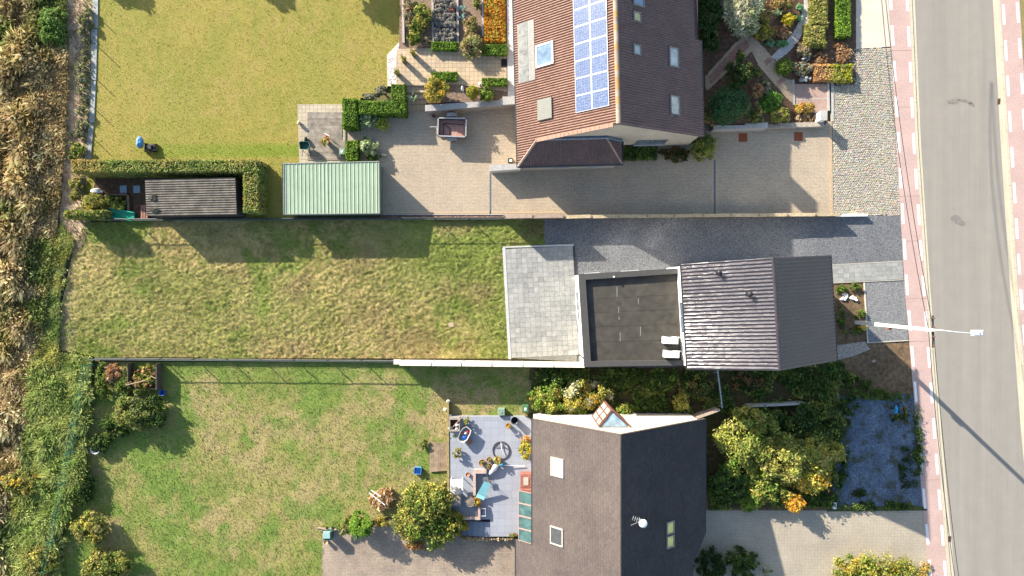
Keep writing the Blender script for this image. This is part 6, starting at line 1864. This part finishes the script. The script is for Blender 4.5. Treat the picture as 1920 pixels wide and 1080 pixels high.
for lb, x, y, s in (('pale rubble lump on the brown soil near the dark roof corner', 1637, 677, .14), ('pale rubble lump at the dark end of the shaded shrubs', 1538, 739, .16), ('white pebble near the cycle path edge on the shaded gravel', 1709, 852, .08)):
    p = G(x, y); o = MB().blob(p.x, p.y, s * .5, s, s * .8, s * .7, x, .3, 9, 6).build('rubble_stone', MATS['chalky_rubble']); tag(o, lb, 'stone')
p, q = G(1535, 714, .12), G(1545, 702, .1); tag(MB().prism([p + Vector((-.06, 0, 0)), q + Vector((-.06, 0, 0)), q + Vector((.06, 0, 0)), p + Vector((.06, 0, 0))], .05, .11).build('loose_plank', M('pale_stick', c(200, 170, 140))), 'short loose plank lying in the weeds below the dark roof', 'plank')
t = thing('inspection_cover', 'round pale dry patch cover sunk in the rough lawn', 'cover', G(846, 609)); p = G(846, 609); MB().obox(p.x, p.y, -.1, .03, .42, .36, .2, .9).build('slab', M('dusty_slab', c(206, 182, 150), .15, 6), t)
# ================================================================== PLANTING
def brownish(p, cc):
    X = 960 + PPM * p[:, 0]
    t = (sstep(150, 175, X) * (1 - sstep(205, 235, X)) * .7 + .35 * sstep(.5, .7, fbm(p[:, 0], p[:, 1], 1.5, 3, 91)))
    return mixc2(cc, (.19, .14, .045), t)
hedge('clipped_hedge', 'tall L shaped clipped hedge sheltering the grey corrugated shed', [(133, 299, 484, 323), (455, 300, 484, 398)], 1.9, [(.12, .15, .035), (.16, .17, .05), (.09, .12, .03), (.17, .16, .05)], 0, .11, 170, None, .15, patch=brownish)
hedge('clipped_hedge', 'dark rounded hedge stub at the end of the wire fence by the reeds', [(118, 393, 188, 409)], 1.7, OLIV + GREEN, 0, .12, 170, None, .35)
hedge('clipped_hedge', 'thick upright box hedge block at the corner of the wooden deck', [(641, 183, 669, 239)], 1.25, BOX, 0, .085, 260, None, .22)
hedge('clipped_hedge', 'L shaped box hedge between the lawn and the garden steps', [(672, 188, 760, 213), (733, 157, 760, 213)], 1.2, BOX, 0, .085, 260, None, .12)
hedge('clipped_hedge', 'small square box hedge between deck caddy and variegated shrub', [(648, 263, 671, 300)], .85, BOX, 0, .085, 260, None, .06)
for lb, r in (('clipped box hedge block at the foot of the lavender bed', (809, 78, 857, 93)), ('bright box hedge block at the foot of the orange beech hedge', (904, 83, 951, 102)), ('clipped box hedge block beside the golden bush on the patio', (809, 134, 857, 150)), ('clipped box hedge block beside the white path above the green ball shrub', (904, 146, 951, 160))):
    hedge('clipped_hedge', lb, [r], .42, BOX, ZU, .085, 280, 'box hedge blocks around the patio', .05)
hedge('beech_hedge', 'long orange autumn beech hedge beside the white path', [(906, -150, 948, 80)], .2, ORNG + GOLD + ORNG, ZU, .11, 230, None, .2, core=(.10, .05, .02))
shrub('clipped_cone', 'clipped yellowish conifer cone by the white garden light', 'shrub', 886, 173, 12, 14, 1.3, [(.10, .13, .015), (.16, .15, .02), (.22, .15, .02)], 1400, .07, 40, ZU, lobes=0)
shrub('round_shrub', 'bright green loose shrub next to the clipped conifer cone', 'shrub', 913, 177, 16, 14, .9, BOX + YELG, 900, .10, 30, ZU)
shrub('golden_bush', 'round golden autumn bush beside the garden steps', 'bush', 818, 170, 23, 24, 1.5, GOLD + YELG[:2] + [(.22, .15, .03)], 2600, .09, 60, ZU)
shrub('hydrangea', 'pale leafed hydrangea under the L shaped box hedge', 'shrub', 687, 225, 16, 15, .9, [(.20, .25, .12), (.28, .31, .18), (.10, .14, .05)], 700, .12, 28)
shrub('hydrangea', 'pale variegated shrub right of the small square hedge', 'shrub', 690, 275, 18, 17, 1.0, [(.26, .29, .15), (.32, .34, .20), (.12, .16, .06)], 900, .11, 30)
shrub('yellow_lily', 'yellow green spiky plant on the shaded driveway edge', 'plant', 716, 234, 13, 12, .6, [(.20, .26, .02), (.26, .28, .04), (.30, .26, .16)], 260, .14, 14, elong=4.0)
shrub('low_shrub', 'dark low shrub against the top edge of the green shed', 'shrub', 699, 296, 15, 7, .6, GREEN, 500, .09, 20)
shrub('grey_herb', 'silvery herb clump behind the left arm of the L hedge', 'plant', 692, 181, 14, 8, .5, GREY + [(.14, .18, .12)], 500, .09, 18)
shrub('grey_herb', 'taller silvery herb clump next to the white stone bank', 'plant', 716, 170, 13, 10, .6, GREY + [(.18, .17, .12)], 500, .09, 18)
# raised beds
shrub('bed_shrub', 'spreading yellow green shrub at the top of the left raised bed', 'shrub', 790, 30, 17, 28, .8, YELG + GREEN, 1500, .10, 40, ZU)
shrub('bed_shrub', 'bright leafy shrub halfway down the left raised bed', 'shrub', 781, 50, 14, 12, .6, YELG + BOX, 600, .12, 18, ZU)
shrub('bed_shrub', 'lush green plant at the lower end of the left raised bed', 'shrub', 776, 72, 14, 13, .6, BOX + YELG, 600, .12, 18, ZU)
shrub('bed_shrub', 'dry greyish heather patch by the leftmost edging board', 'shrub', 765, 22, 9, 30, .35, TANL + GREY, 900, .07, 40, ZU)
shrub('bed_shrub', 'dry brown groundcover at the foot of the left raised bed', 'shrub', 795, 76, 14, 12, .3, TANL + GREY, 500, .07, 30, ZU)
shrub('bed_shrub', 'wispy olive grass bush at the foot of the bed by the patio', 'shrub', 884, 85, 19, 26, 1.1, OLIV + PALE[3:] + TANL[:1], 1700, .07, 60, ZU, elong=3)
shrub('bed_shrub', 'straw coloured grass tuft in the bed left of the beech hedge', 'shrub', 882, 50, 14, 22, .6, TANL + OLIV, 800, .08, 30, ZU, elong=3)
shrub('bed_shrub', 'dark green shrub at the top of the bed left of the beech hedge', 'shrub', 894, 6, 8, 14, .6, GREEN + OLIV, 400, .09, 16, ZU)
shrub('blue_tuft', 'upper blue-green tuft in the bed left of the beech hedge', 'plant', 868, 15, 6, 6, .3, [(.12, .22, .20), (.18, .28, .26)], 150, .07, 8, ZU, stem=False)
shrub('blue_tuft', 'lower blue-green tuft in the bed left of the beech hedge', 'plant', 868, 31, 7, 7, .3, [(.12, .22, .20), (.18, .28, .26)], 170, .07, 8, ZU, stem=False)
shrub('red_sedum', 'small red-orange sedum near the top of the lavender bed', 'plant', 823, 7, 5, 5, .35, [(.30, .07, .02), (.22, .06, .03)], 120, .07, 6, ZU, stem=False)
shrub('red_sedum', 'small red-orange sedum by the right board of the lavender bed', 'plant', 847, 20, 5, 5, .35, [(.30, .09, .03), (.24, .08, .03)], 120, .07, 6, ZU, stem=False)
lav = None
for r in range(9):
    for q in range(5):
        x = 816 + q * 8.0 + (r % 2) * 3 + random.uniform(-1.5, 1.5); y = 2 + r * 9.0 + random.uniform(-1.5, 1.5)
        if lav is None:
            lav = shrub('lavender', 'small grey lavender cushion in the raised lavender bed', 'plant', x, y, 5.2, 5.2, .32, GREY + [(.24, .21, .20), (.17, .15, .15)], 110, .075, 12, ZU, 'lavender plants in rows', 0, stem=False, elong=2.5)
        else:
            p = P(x, y, ZU + .17); o = copy_tree(lav); o.location = (p.x, p.y, ZU); o.rotation_euler[2] = random.uniform(0, 6); s = random.uniform(.8, 1.25); o.scale = (s, s, s)
# track edge plants
trk_p = None
for x, y in ((166, 25), (163, 42), (168, 48), (158, 62), (163, 78), (160, 98), (161, 112), (156, 128), (159, 148), (157, 172), (158, 190), (156, 210), (155, 236), (153, 250)):
    if trk_p is None:
        trk_p = shrub('track_herb', 'grey green herb clump along the edging of the sandy track', 'plant', x, y, 10, 10, .45, GREY + OLIV + [(.09, .10, .07)], 260, .09, 14, 0, 'herbs along the sandy track', 2, stem=False)
    else:
        p = G(x, y); o = copy_tree(trk_p); o.location = p; o.rotation_euler[2] = random.uniform(0, 6); s = random.uniform(.7, 1.3); o.scale = (s, s, s * random.uniform(.7, 1.2))
shrub('weedy_bush', 'green weedy bush where the sandy track meets the L hedge', 'bush', 145, 282, 16, 18, .7, YELG + GREEN, 600, .11, 24)
shrub('weedy_bush', 'light green weedy bush at the corner beside the stepping slabs', 'bush', 142, 352, 14, 26, .6, YELG + OLIV + TANL[:1], 700, .11, 26)
shrub('olive_bush', 'olive brown bush left of the turquoise slide', 'bush', 174, 382, 25, 22, 1.2, OLIV + GOLD[1:3] + YELG[:1], 1400, .10, 40)

# front garden of the tiled house
shrub('pampas_shrub', 'big pale silvery feathery shrub in the front garden', 'shrub', 1392, 20, 40, 50, 1.9, PALE, 5200, .085, 120, lobes=5, elong=5, low=.3, z=None)
shrub('dark_shrub', 'dark shaded shrub close to the tiled house wall', 'shrub', 1328, 30, 28, 40, 1.8, DARK, 1800, .12, 50, z=None)
shrub('dark_shrub', 'olive shaded shrub beside the step in the tiled roof edge', 'shrub', 1328, 76, 18, 26, 1.3, DARK + OLIV[1:2], 900, .11, 30, z=None)
shrub('dark_conifer', 'dark conifer standing between the two brick paths', 'shrub', 1384, 138, 26, 28, 1.7, DARK + [(.06, .07, .015)], 2000, .09, 50, z=None)
shrub('dark_conifer', 'small dark conifer above the brick path junction', 'shrub', 1388, 106, 9, 12, 1.0, DARK + OLIV[1:2], 500, .09, 16, z=None)
shrub('round_topiary', 'large rounded dark green topiary beside the tiled house', 'shrub', 1368, 197, 46, 36, 1.5, [(.03, .075, .03), (.04, .09, .035), (.06, .09, .03)], 4200, .085, 130, lobes=2, z=None)
shrub('brown_shrub', 'brownish shrub between house wall and rounded topiary', 'shrub', 1329, 212, 14, 26, .9, BROWN + OLIV, 900, .10, 30, z=None)
shrub('bronze_shrub', 'low brown green shrub right of the rounded topiary', 'shrub', 1417, 212, 16, 18, .8, OLIV + DARK, 700, .09, 26, z=None)
shrub('autumn_shrub', 'reddish autumn shrub at the bend of the brick path', 'shrub', 1418, 170, 13, 15, .7, [(.35, .14, .08), (.40, .24, .14), (.18, .14, .05)], 500, .09, 22, z=None)
shrub('groundcover', 'small pale green plant beside the brick path', 'plant', 1433, 160, 14, 14, .45, PALE[3:] + YELG[:1] + GREY, 450, .09, 18, z=None)
shrub('groundcover', 'bright green grassy cushion above the planter wall', 'plant', 1444, 192, 22, 22, .5, [(.07, .145, .022), (.095, .175, .03), (.055, .11, .02)], 1600, .07, 50, elong=3, z=None)
shrub('groundcover', 'rounded grass clump with tan tips behind the timber beam', 'plant', 1461, 216, 20, 17, .6, YELG + TANL[:1] + BOX[:1], 1300, .07, 40, elong=4, z=None)
shrub('groundcover', 'green herb tuft on the upper side of the brick path bend', 'plant', 1419, 136, 8, 9, .4, BOX + YELG, 250, .09, 10, z=None)
shrub('gold_heather', 'gold and dark autumn shrub on the pink brick landing', 'shrub', 1510, 202, 20, 12, .6, GOLD + ORNG[:1] + BROWN[:1], 900, .08, 30, z=None)
shrub('straw_patch', 'dry straw coloured plants beside the letterbox pillar', 'plant', 1510, 222, 24, 8, .25, TANL + PALE[2:3], 500, .08, 24, stem=False, z=None)
shrub('round_shrub', 'dense green ball shrub where the white gravel path meets the bricks', 'shrub', 1470, 126, 19, 18, .9, GREEN + BOX[:1], 2000, .07, 60, lobes=0, z=None)
shrub('heather', 'greyish brown heather beside the green ball shrub', 'shrub', 1505, 128, 22, 14, .6, GREY + TANL[:1], 1100, .08, 40, z=None)
shrub('heather', 'grey brown heather below the white gravel path', 'shrub', 1506, 96, 18, 15, .5, GREY + TANL[1:3], 800, .08, 34, z=None)
shrub('silver_tuft', 'round silver blue tuft under the white gravel path', 'plant', 1511, 105, 9, 9, .45, [(.20, .23, .25), (.30, .32, .33)], 300, .07, 14, stem=False, z=None)
shrub('silver_tuft', 'silver leaf clump at the upper edge of the pink landing', 'plant', 1508, 148, 11, 8, .45, [(.26, .28, .28), (.38, .40, .40)], 320, .07, 14, stem=False, z=None)
hedge('curved_hedge', 'curved olive hedge along the outside of the white gravel path', [(1522, -140, 1556, 50), (1512, 42, 1552, 86)], .75, OLIV + [(.18, .17, .04), (.13, .15, .03)], 0, .085, 240, None, .38)
hedge('clipped_hedge', 'straight bright green hedge beside the pale forecourt', [(1569, -140, 1596, 68)], .6, BOX + [(.12, .2, .02)], 0, .085, 260, None, .08)
def half_orange(p, cc):
    X = 960 + PPM * p[:, 0] * 1.02
    return mixc2(cc, (.30, .18, .08), 1 - sstep(1555, 1570, X + 6 * RNG.normal(0, 1, len(X))))
hedge('two_tone_hedge', 'low hedge, half orange and half yellow green, beside the cobbles', [(1527, 119, 1600, 152)], .5, YELG + [(.2, .2, .01)], 0, .085, 240, None, .18, patch=half_orange)
shrub('dry_bed', 'dry brown cut back plants between the curved and straight hedges', 'plant', 1580, 100, 18, 22, .3, TANL + BROWN, 1000, .07, 50, stem=False, z=None)
shrub('dry_bed', 'dry brown cut back plants beside the silver tuft', 'plant', 1537, 108, 16, 12, .3, TANL + BROWN, 600, .07, 36, stem=False, z=None)
for lb, x, y, rx, ry, h, pal, n in (('russet and olive mixed plants right of the pampas shrub', 1425, 28, 22, 30, .9, BROWN + OLIV + GOLD[1:3], 1600), ('olive flecked shrub in the middle of the rounded bed', 1432, 62, 20, 18, .8, OLIV + GOLD, 1200), ('brown leafed plants at the top of the rounded bed', 1465, 8, 22, 16, .7, BROWN + OLIV, 1000), ('bright yellow shrub inside the white gravel curve', 1479, 36, 13, 13, .7, [(.40, .32, .02), (.34, .28, .03), (.28, .25, .03)], 600), ('brown seed head patch in the lower rounded bed', 1462, 60, 20, 13, .5, TANL + BROWN, 900), ('blue green leaf rosette at the foot of the rounded bed', 1442, 80, 9, 8, .4, [(.08, .18, .09), (.12, .22, .12)], 260), ('green edging plants along the lower white gravel path', 1466, 82, 15, 7, .35, [(.09, .20, .08), (.13, .24, .10)], 420), ('green edging plant high along the white gravel path', 1500, 14, 7, 8, .35, [(.10, .22, .10), (.14, .26, .13)], 240), ('green edging plant midway along the white gravel path', 1497, 33, 7, 6, .35, [(.10, .22, .10), (.14, .26, .13)], 220), ('pale green sage like plant in the rounded bed', 1458, 22, 9, 8, .5, PALE[3:] + [(.2, .26, .14)], 260)):
    shrub('bed_plant', lb, 'plant', x, y, rx, ry, h, pal, n,   .09, 36, None, 'plants of the rounded front bed')
# along the tiled house gable
hedge('low_hedge', 'dark low hedge against the cream gable next to the wing', [(1172, 274, 1233, 298)], .8, DARK + GREEN, 0, .08, 240, None, .12)
shrub('low_shrub', 'reddish dark low planting against the cream gable', 'shrub', 1266, 288, 34, 13, .5, DARK + BROWN[1:2], 1300, .09, 50)
shrub('corner_bush', 'rounded yellow green bush at the corner of the cream gable', 'bush', 1322, 277, 26, 25, 1.3, YELG + GREEN, 2000, .09, 60)

# between the annex and the shingle house
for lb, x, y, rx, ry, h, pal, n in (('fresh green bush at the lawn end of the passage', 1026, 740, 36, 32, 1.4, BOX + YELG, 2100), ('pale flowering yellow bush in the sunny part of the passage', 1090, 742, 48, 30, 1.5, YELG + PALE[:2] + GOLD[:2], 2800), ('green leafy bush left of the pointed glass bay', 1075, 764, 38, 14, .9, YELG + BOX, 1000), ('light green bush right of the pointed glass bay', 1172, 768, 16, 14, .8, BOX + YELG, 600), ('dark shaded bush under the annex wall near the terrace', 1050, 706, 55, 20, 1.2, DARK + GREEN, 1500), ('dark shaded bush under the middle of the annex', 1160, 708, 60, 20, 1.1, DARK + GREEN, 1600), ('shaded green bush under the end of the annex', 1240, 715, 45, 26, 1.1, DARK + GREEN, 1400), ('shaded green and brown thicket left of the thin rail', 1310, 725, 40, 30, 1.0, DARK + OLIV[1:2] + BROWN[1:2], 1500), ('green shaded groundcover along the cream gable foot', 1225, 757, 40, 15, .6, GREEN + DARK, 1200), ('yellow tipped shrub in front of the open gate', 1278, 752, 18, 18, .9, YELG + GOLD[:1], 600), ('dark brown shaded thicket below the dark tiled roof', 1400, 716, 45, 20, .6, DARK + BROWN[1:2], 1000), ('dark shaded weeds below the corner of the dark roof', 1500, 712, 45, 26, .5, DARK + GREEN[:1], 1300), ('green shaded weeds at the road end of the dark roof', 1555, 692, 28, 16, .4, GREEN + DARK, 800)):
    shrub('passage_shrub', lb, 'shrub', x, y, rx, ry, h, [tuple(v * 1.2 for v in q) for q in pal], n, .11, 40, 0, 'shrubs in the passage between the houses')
# low growth covering the soil of the passage and the thicket
cov = [tuple(G(x, y)[:2]) for x, y in ((1000, 690), (1290, 690), (1560, 680), (1600, 700), (1600, 742), (1572, 760), (1566, 950), (1330, 955), (1318, 790), (1290, 772), (1000, 772))]
gc_ = MB().add([(p[0], p[1], -.014) for p in cov], [tuple(range(len(cov)))]).build('ground_cover', M('leaf_litter', c(110, 96, 62), .4, 4, .95, .7, 16, col2=c(70, 66, 36)))
stuff(gc_)
xs = [p[0] for p in cov]; ys = [p[1] for p in cov]
x = RNG.uniform(min(xs), max(xs), 60000); y = RNG.uniform(min(ys), max(ys), 60000)
m_ = in_poly(x, y, cov) & (fbm(x, y, 1.2, 4, 611) > .46); x = x[m_]; y = y[m_]
zz = (.08 + .5 * fbm(x, y, .8, 3, 621)) * RNG.uniform(.1, 1, len(x))
cc = mixc((.05, .085, .018), (.13, .15, .035), sstep(.35, .65, fbm(x, y, .7, 3, 631)))
leaf_mesh('cover_leaves', np.stack([x, y, zz], 1), np.tile([0, .1, .7], (len(x), 1)), .10, cc * RNG.uniform(.6, 1.4, (len(x), 1)), gc_, 1.9, .9)['kind'] = 'stuff'
# thicket right of the shingle house
BRT = lambda pal: [tuple(v * 1.3 for v in q) for q in pal]
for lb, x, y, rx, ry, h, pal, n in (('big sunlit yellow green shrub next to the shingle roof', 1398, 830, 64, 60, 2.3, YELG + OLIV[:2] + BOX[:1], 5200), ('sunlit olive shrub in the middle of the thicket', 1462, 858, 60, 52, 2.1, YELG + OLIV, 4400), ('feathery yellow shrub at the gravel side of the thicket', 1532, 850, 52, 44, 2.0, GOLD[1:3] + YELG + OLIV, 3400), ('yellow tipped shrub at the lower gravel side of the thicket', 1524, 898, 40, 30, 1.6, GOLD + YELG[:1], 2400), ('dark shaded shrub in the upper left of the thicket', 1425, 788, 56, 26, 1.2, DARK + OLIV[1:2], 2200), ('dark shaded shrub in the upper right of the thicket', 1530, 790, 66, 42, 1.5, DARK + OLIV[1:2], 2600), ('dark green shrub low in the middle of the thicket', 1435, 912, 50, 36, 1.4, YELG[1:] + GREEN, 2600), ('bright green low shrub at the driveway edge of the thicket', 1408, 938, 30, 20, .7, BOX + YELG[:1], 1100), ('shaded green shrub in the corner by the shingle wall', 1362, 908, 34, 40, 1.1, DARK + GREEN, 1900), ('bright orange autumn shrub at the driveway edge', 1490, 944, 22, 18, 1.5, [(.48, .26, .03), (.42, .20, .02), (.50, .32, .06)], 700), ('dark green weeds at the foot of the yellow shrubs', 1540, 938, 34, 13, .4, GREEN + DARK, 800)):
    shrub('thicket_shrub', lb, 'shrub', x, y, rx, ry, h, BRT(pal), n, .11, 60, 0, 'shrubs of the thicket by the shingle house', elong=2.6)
shrub('dead_tuft', 'tan dead tuft at the lower edge of the thicket', 'plant', 1437, 928, 12, 9, .5, TANL + PALE[:1], 260, .09, 12)
for lb, x, y, rx, ry, h, pal, n in (('thin green weeds along the left edge of the shaded gravel', 1578, 850, 14, 70, .25, GREEN + DARK, 900), ('thin green weeds along the lower edge of the shaded gravel', 1650, 948, 70, 8, .2, GREEN + DARK, 800), ('thin green weeds along the roadside edge of the shaded gravel', 1722, 830, 8, 90, .15, DARK + GREEN, 700), ('green weeds along the top edge of the shaded gravel', 1650, 742, 60, 9, .25, GREEN, 900), ('weeds with dark leaves beside the brown soil strip', 1608, 722, 34, 16, .35, GREEN + DARK, 900), ('weed clump at the upper end of the shaded gravel', 1590, 760, 20, 20, .4, DARK + GREEN, 500), ('thin weeds in the shaded gravel near the cycle path', 1700, 880, 18, 50, .12, DARK, 420), ('thin weeds at the top of the shaded gravel near the blue bag', 1690, 775, 24, 20, .12, DARK + OLIV[:1], 320), ('weed clump at the lower shaded gravel', 1612, 925, 14, 10, .2, DARK, 200)):
    shrub('weed_clump', lb, 'plant', x, y, rx, ry, h, pal, n, .09, 30, 0, 'weeds on the shaded yard', stem=False)
shrub('roundabout_bush', 'wide yellow green bush in the middle of the side driveway', 'bush', 1635, 1094, 106, 56, 1.1, YELG + GOLD[:2] + BOX[:1], 7000, .11, 150, lobes=6)
shrub('dry_edge_plant', 'dry tan plant at the roadside end of the wide driveway bush', 'plant', 1732, 1066, 14, 14, .4, TANL + PALE[:1], 350, .08, 16)
shrub('shaded_bush', 'dark shaded bush beside the lower shingle roof edge', 'bush', 1332, 1062, 38, 34, 1.1, DARK, 1600, .11, 50)
shrub('shaded_bush', 'green shaded bush near the pale variegated plant', 'bush', 1392, 1058, 30, 30, 1.0, GREEN + DARK, 1400, .11, 46)
shrub('variegated_plant', 'pale variegated plant at the edge of the house shadow', 'plant', 1436, 1072, 12, 12, .6, PALE, 280, .09, 14)
# planting patch by the entrance path
for lb, x, y, rx, ry in (('leafy green weeds under the left end of the entrance path', 1578, 542, 12, 8), ('leafy green weeds under the entrance path by the cream edging', 1603, 539, 12, 8), ('green weeds in the shaded half of the planting patch', 1577, 595, 9, 22), ('green weeds behind the foot of the street lamp', 1612, 588, 12, 9), ('green weeds at the shaded end of the planting patch', 1600, 622, 20, 9)):
    shrub('weed_clump', lb, 'plant', x, y, rx, ry, .3, BOX + GREEN, 260, .09, 16, 0, 'weeds in the planting patch', stem=False)
for lb, x, y in (('left lump of white rubble in the planting patch', 1582, 556), ('right lump of white rubble in the planting patch', 1601, 560)):
    t = thing('rubble_heap', lb, 'rubble', G(x, y), 'rubble in the planting patch')
    for k in range(7):
        p = G(x + random.uniform(-6, 6), y + random.uniform(-5, 5)); MB().blob(p.x, p.y, .05, random.uniform(.08, .16), random.uniform(.07, .13), .09, k, .3, 8, 5).build('stone', WHT, t)

# yard and terrace of the shingle house
shrub('big_bush', 'large leafy green and yellow bush behind the wooden platform', 'bush', 796, 944, 52, 44, 2.2, YELG + GREEN + OLIV[:1], 4600, .12, 110, lobes=7)
shrub('big_bush', 'broad green bush overhanging the yard below the leafy bush', 'bush', 812, 985, 52, 42, 1.8, GREEN + BOX[:2] + YELG[:2], 3600, .12, 90, lobes=7)
shrub('big_bush', 'loose olive bush at the yard side of the brush pile', 'bush', 764, 985, 28, 36, 1.2, OLIV + YELG, 1500, .11, 50, lobes=5)
shrub('yellow_bush', 'yellow leafed bush beside the terrace steps', 'bush', 850, 985, 22, 30, 1.5, GOLD[:2] + YELG, 1200, .12, 36)
shrub('rusty_bush', 'rusty brown bush at the lower tip of the big bush', 'bush', 778, 1022, 20, 12, .6, [(.34, .17, .07), (.26, .12, .05)] + OLIV[:1], 600, .10, 24)
shrub('bright_conifer', 'bright green conifer at the edge of the shaded yard', 'shrub', 676, 983, 24, 26, 1.6, [(.085, .155, .018), (.115, .18, .024), (.06, .11, .015)], 2400, .085, 70)
shrub('olive_bush', 'dull green grassy bush left of the bright conifer', 'bush', 650, 985, 16, 20, .7, OLIV + GREEN, 700, .10, 26)
shrub('gold_bush', 'small yellow bush between the bright conifer and the brush pile', 'bush', 714, 978, 10, 9, .7, GOLD[:2] + YELG[:1], 300, .10, 12)
shrub('terrace_shrub', 'yellow flowering shrub against the shingle house wall', 'shrub', 986, 846, 13, 20, 1.0, [(.45, .34, .03), (.38, .28, .02)] + YELG, 800, .09, 30, ZT)
shrub('terrace_shrub', 'orange brown potted shrub above the yellow flowering shrub', 'shrub', 986, 825, 11, 9, .6, ORNG[:2] + TANL[:1], 350, .08, 16, ZT)
shrub('terrace_shrub', 'yellow plant at the end of the L shaped planter wall', 'plant', 893, 941, 10, 9, .6, GOLD + ORNG[:1], 350, .08, 14, ZT)
shrub('terrace_shrub', 'dry yellowish grass at the foot of the tool trough', 'plant', 858, 850, 10, 12, .6, OLIV + PALE[:1], 350, .08, 14, ZT)
shrub('terrace_shrub', 'small leafy plant behind the toy cart', 'plant', 876, 789, 6, 8, .6, YELG, 200, .08, 10, ZT)
shrub('terrace_shrub', 'yellow weeds at the lower right corner of the terrace', 'plant', 961, 1004, 10, 5, .25, GOLD + OLIV, 200, .08, 12, ZT, stem=False)
shrub('terrace_shrub', 'grassy weeds between lawn and wooden platform', 'plant', 796, 832, 9, 10, .4, GREEN + OLIV, 300, .09, 14)
shrub('terrace_shrub', 'weedy green tuft on the mossy terrace edge', 'plant', 847, 820, 8, 16, .5, BOX + OLIV, 350, .09, 14)
# rough corner beside the mesh fence
for lb, x, y, rx, ry, h, pal, n in (('rust coloured dead shrub beside the compost bay', 213, 702, 16, 22, .9, BROWN + TANL[1:2], 900), ('green bush between the mesh fence and the dead shrub', 192, 712, 14, 34, .9, GREEN + YELG[:1], 900), ('large grey green bush below the compost bay', 245, 772, 42, 38, 1.6, OLIV + [(.12, .13, .06)] + GREEN[:1], 2800), ('dark green bush on the lawn side of the grey green bush', 288, 775, 30, 34, 1.1, GREEN + DARK, 1800), ('dark green tangle under the grey green bush by the mesh fence', 215, 800, 26, 30, 1.0, DARK + GREEN, 1400), ('green tangle beside the rust coloured shrub', 232, 725, 20, 24, .9, GREEN + OLIV[:1], 1000), ('dark green bush around the grey metal tub', 190, 830, 18, 22, .7, DARK + GREEN, 900), ('shaded green bush along the middle of the mesh fence', 158, 915, 18, 40, .9, GREEN + DARK, 1400), ('yellow green bush at the lower end of the mesh fence', 170, 990, 38, 30, 1.5, YELG + OLIV + GOLD[1:2], 2200), ('wide green bush in the lower left corner of the lawn', 200, 1062, 60, 36, 1.3, YELG[1:] + GREEN + OLIV, 3200), ('olive bush among the reeds near the lower left edge', 38, 905, 34, 26, 1.2, OLIV + YELG[:1] + GOLD[:1], 1400), ('green bush among the reeds at the lower left corner', 75, 1055, 48, 36, 1.2, YELG[1:] + OLIV, 2200)):
    shrub('wild_bush', lb, 'bush', x, y, rx, ry, h, pal, n, .12, 50, 0, 'wild bushes along the mesh fence')
shrub('wild_bush', 'bright green bush among the reeds near the top left', 'bush', 98, 45, 28, 38, 1.1, [(.08, .14, .03), (.11, .16, .04), (.06, .10, .02)], 1800, .12, 50, 0, 'wild bushes along the mesh fence')
# garden trees just beyond the frame whose shadows reach the mown lawn
for lb, x, y, h, r in (('round garden tree past the lawn near the sandy track', 118, -138, 3.7, 1.2), ('round garden tree past the middle of the mown lawn', 388, -140, 3.5, 1.2), ('round garden tree past the raised beds', 590, -118, 4.2, 1.6)):
    tree('garden_tree', lb, x, y, h, r, GREEN + OLIV[:1], 2200, .16, group='trees past the mown lawn')
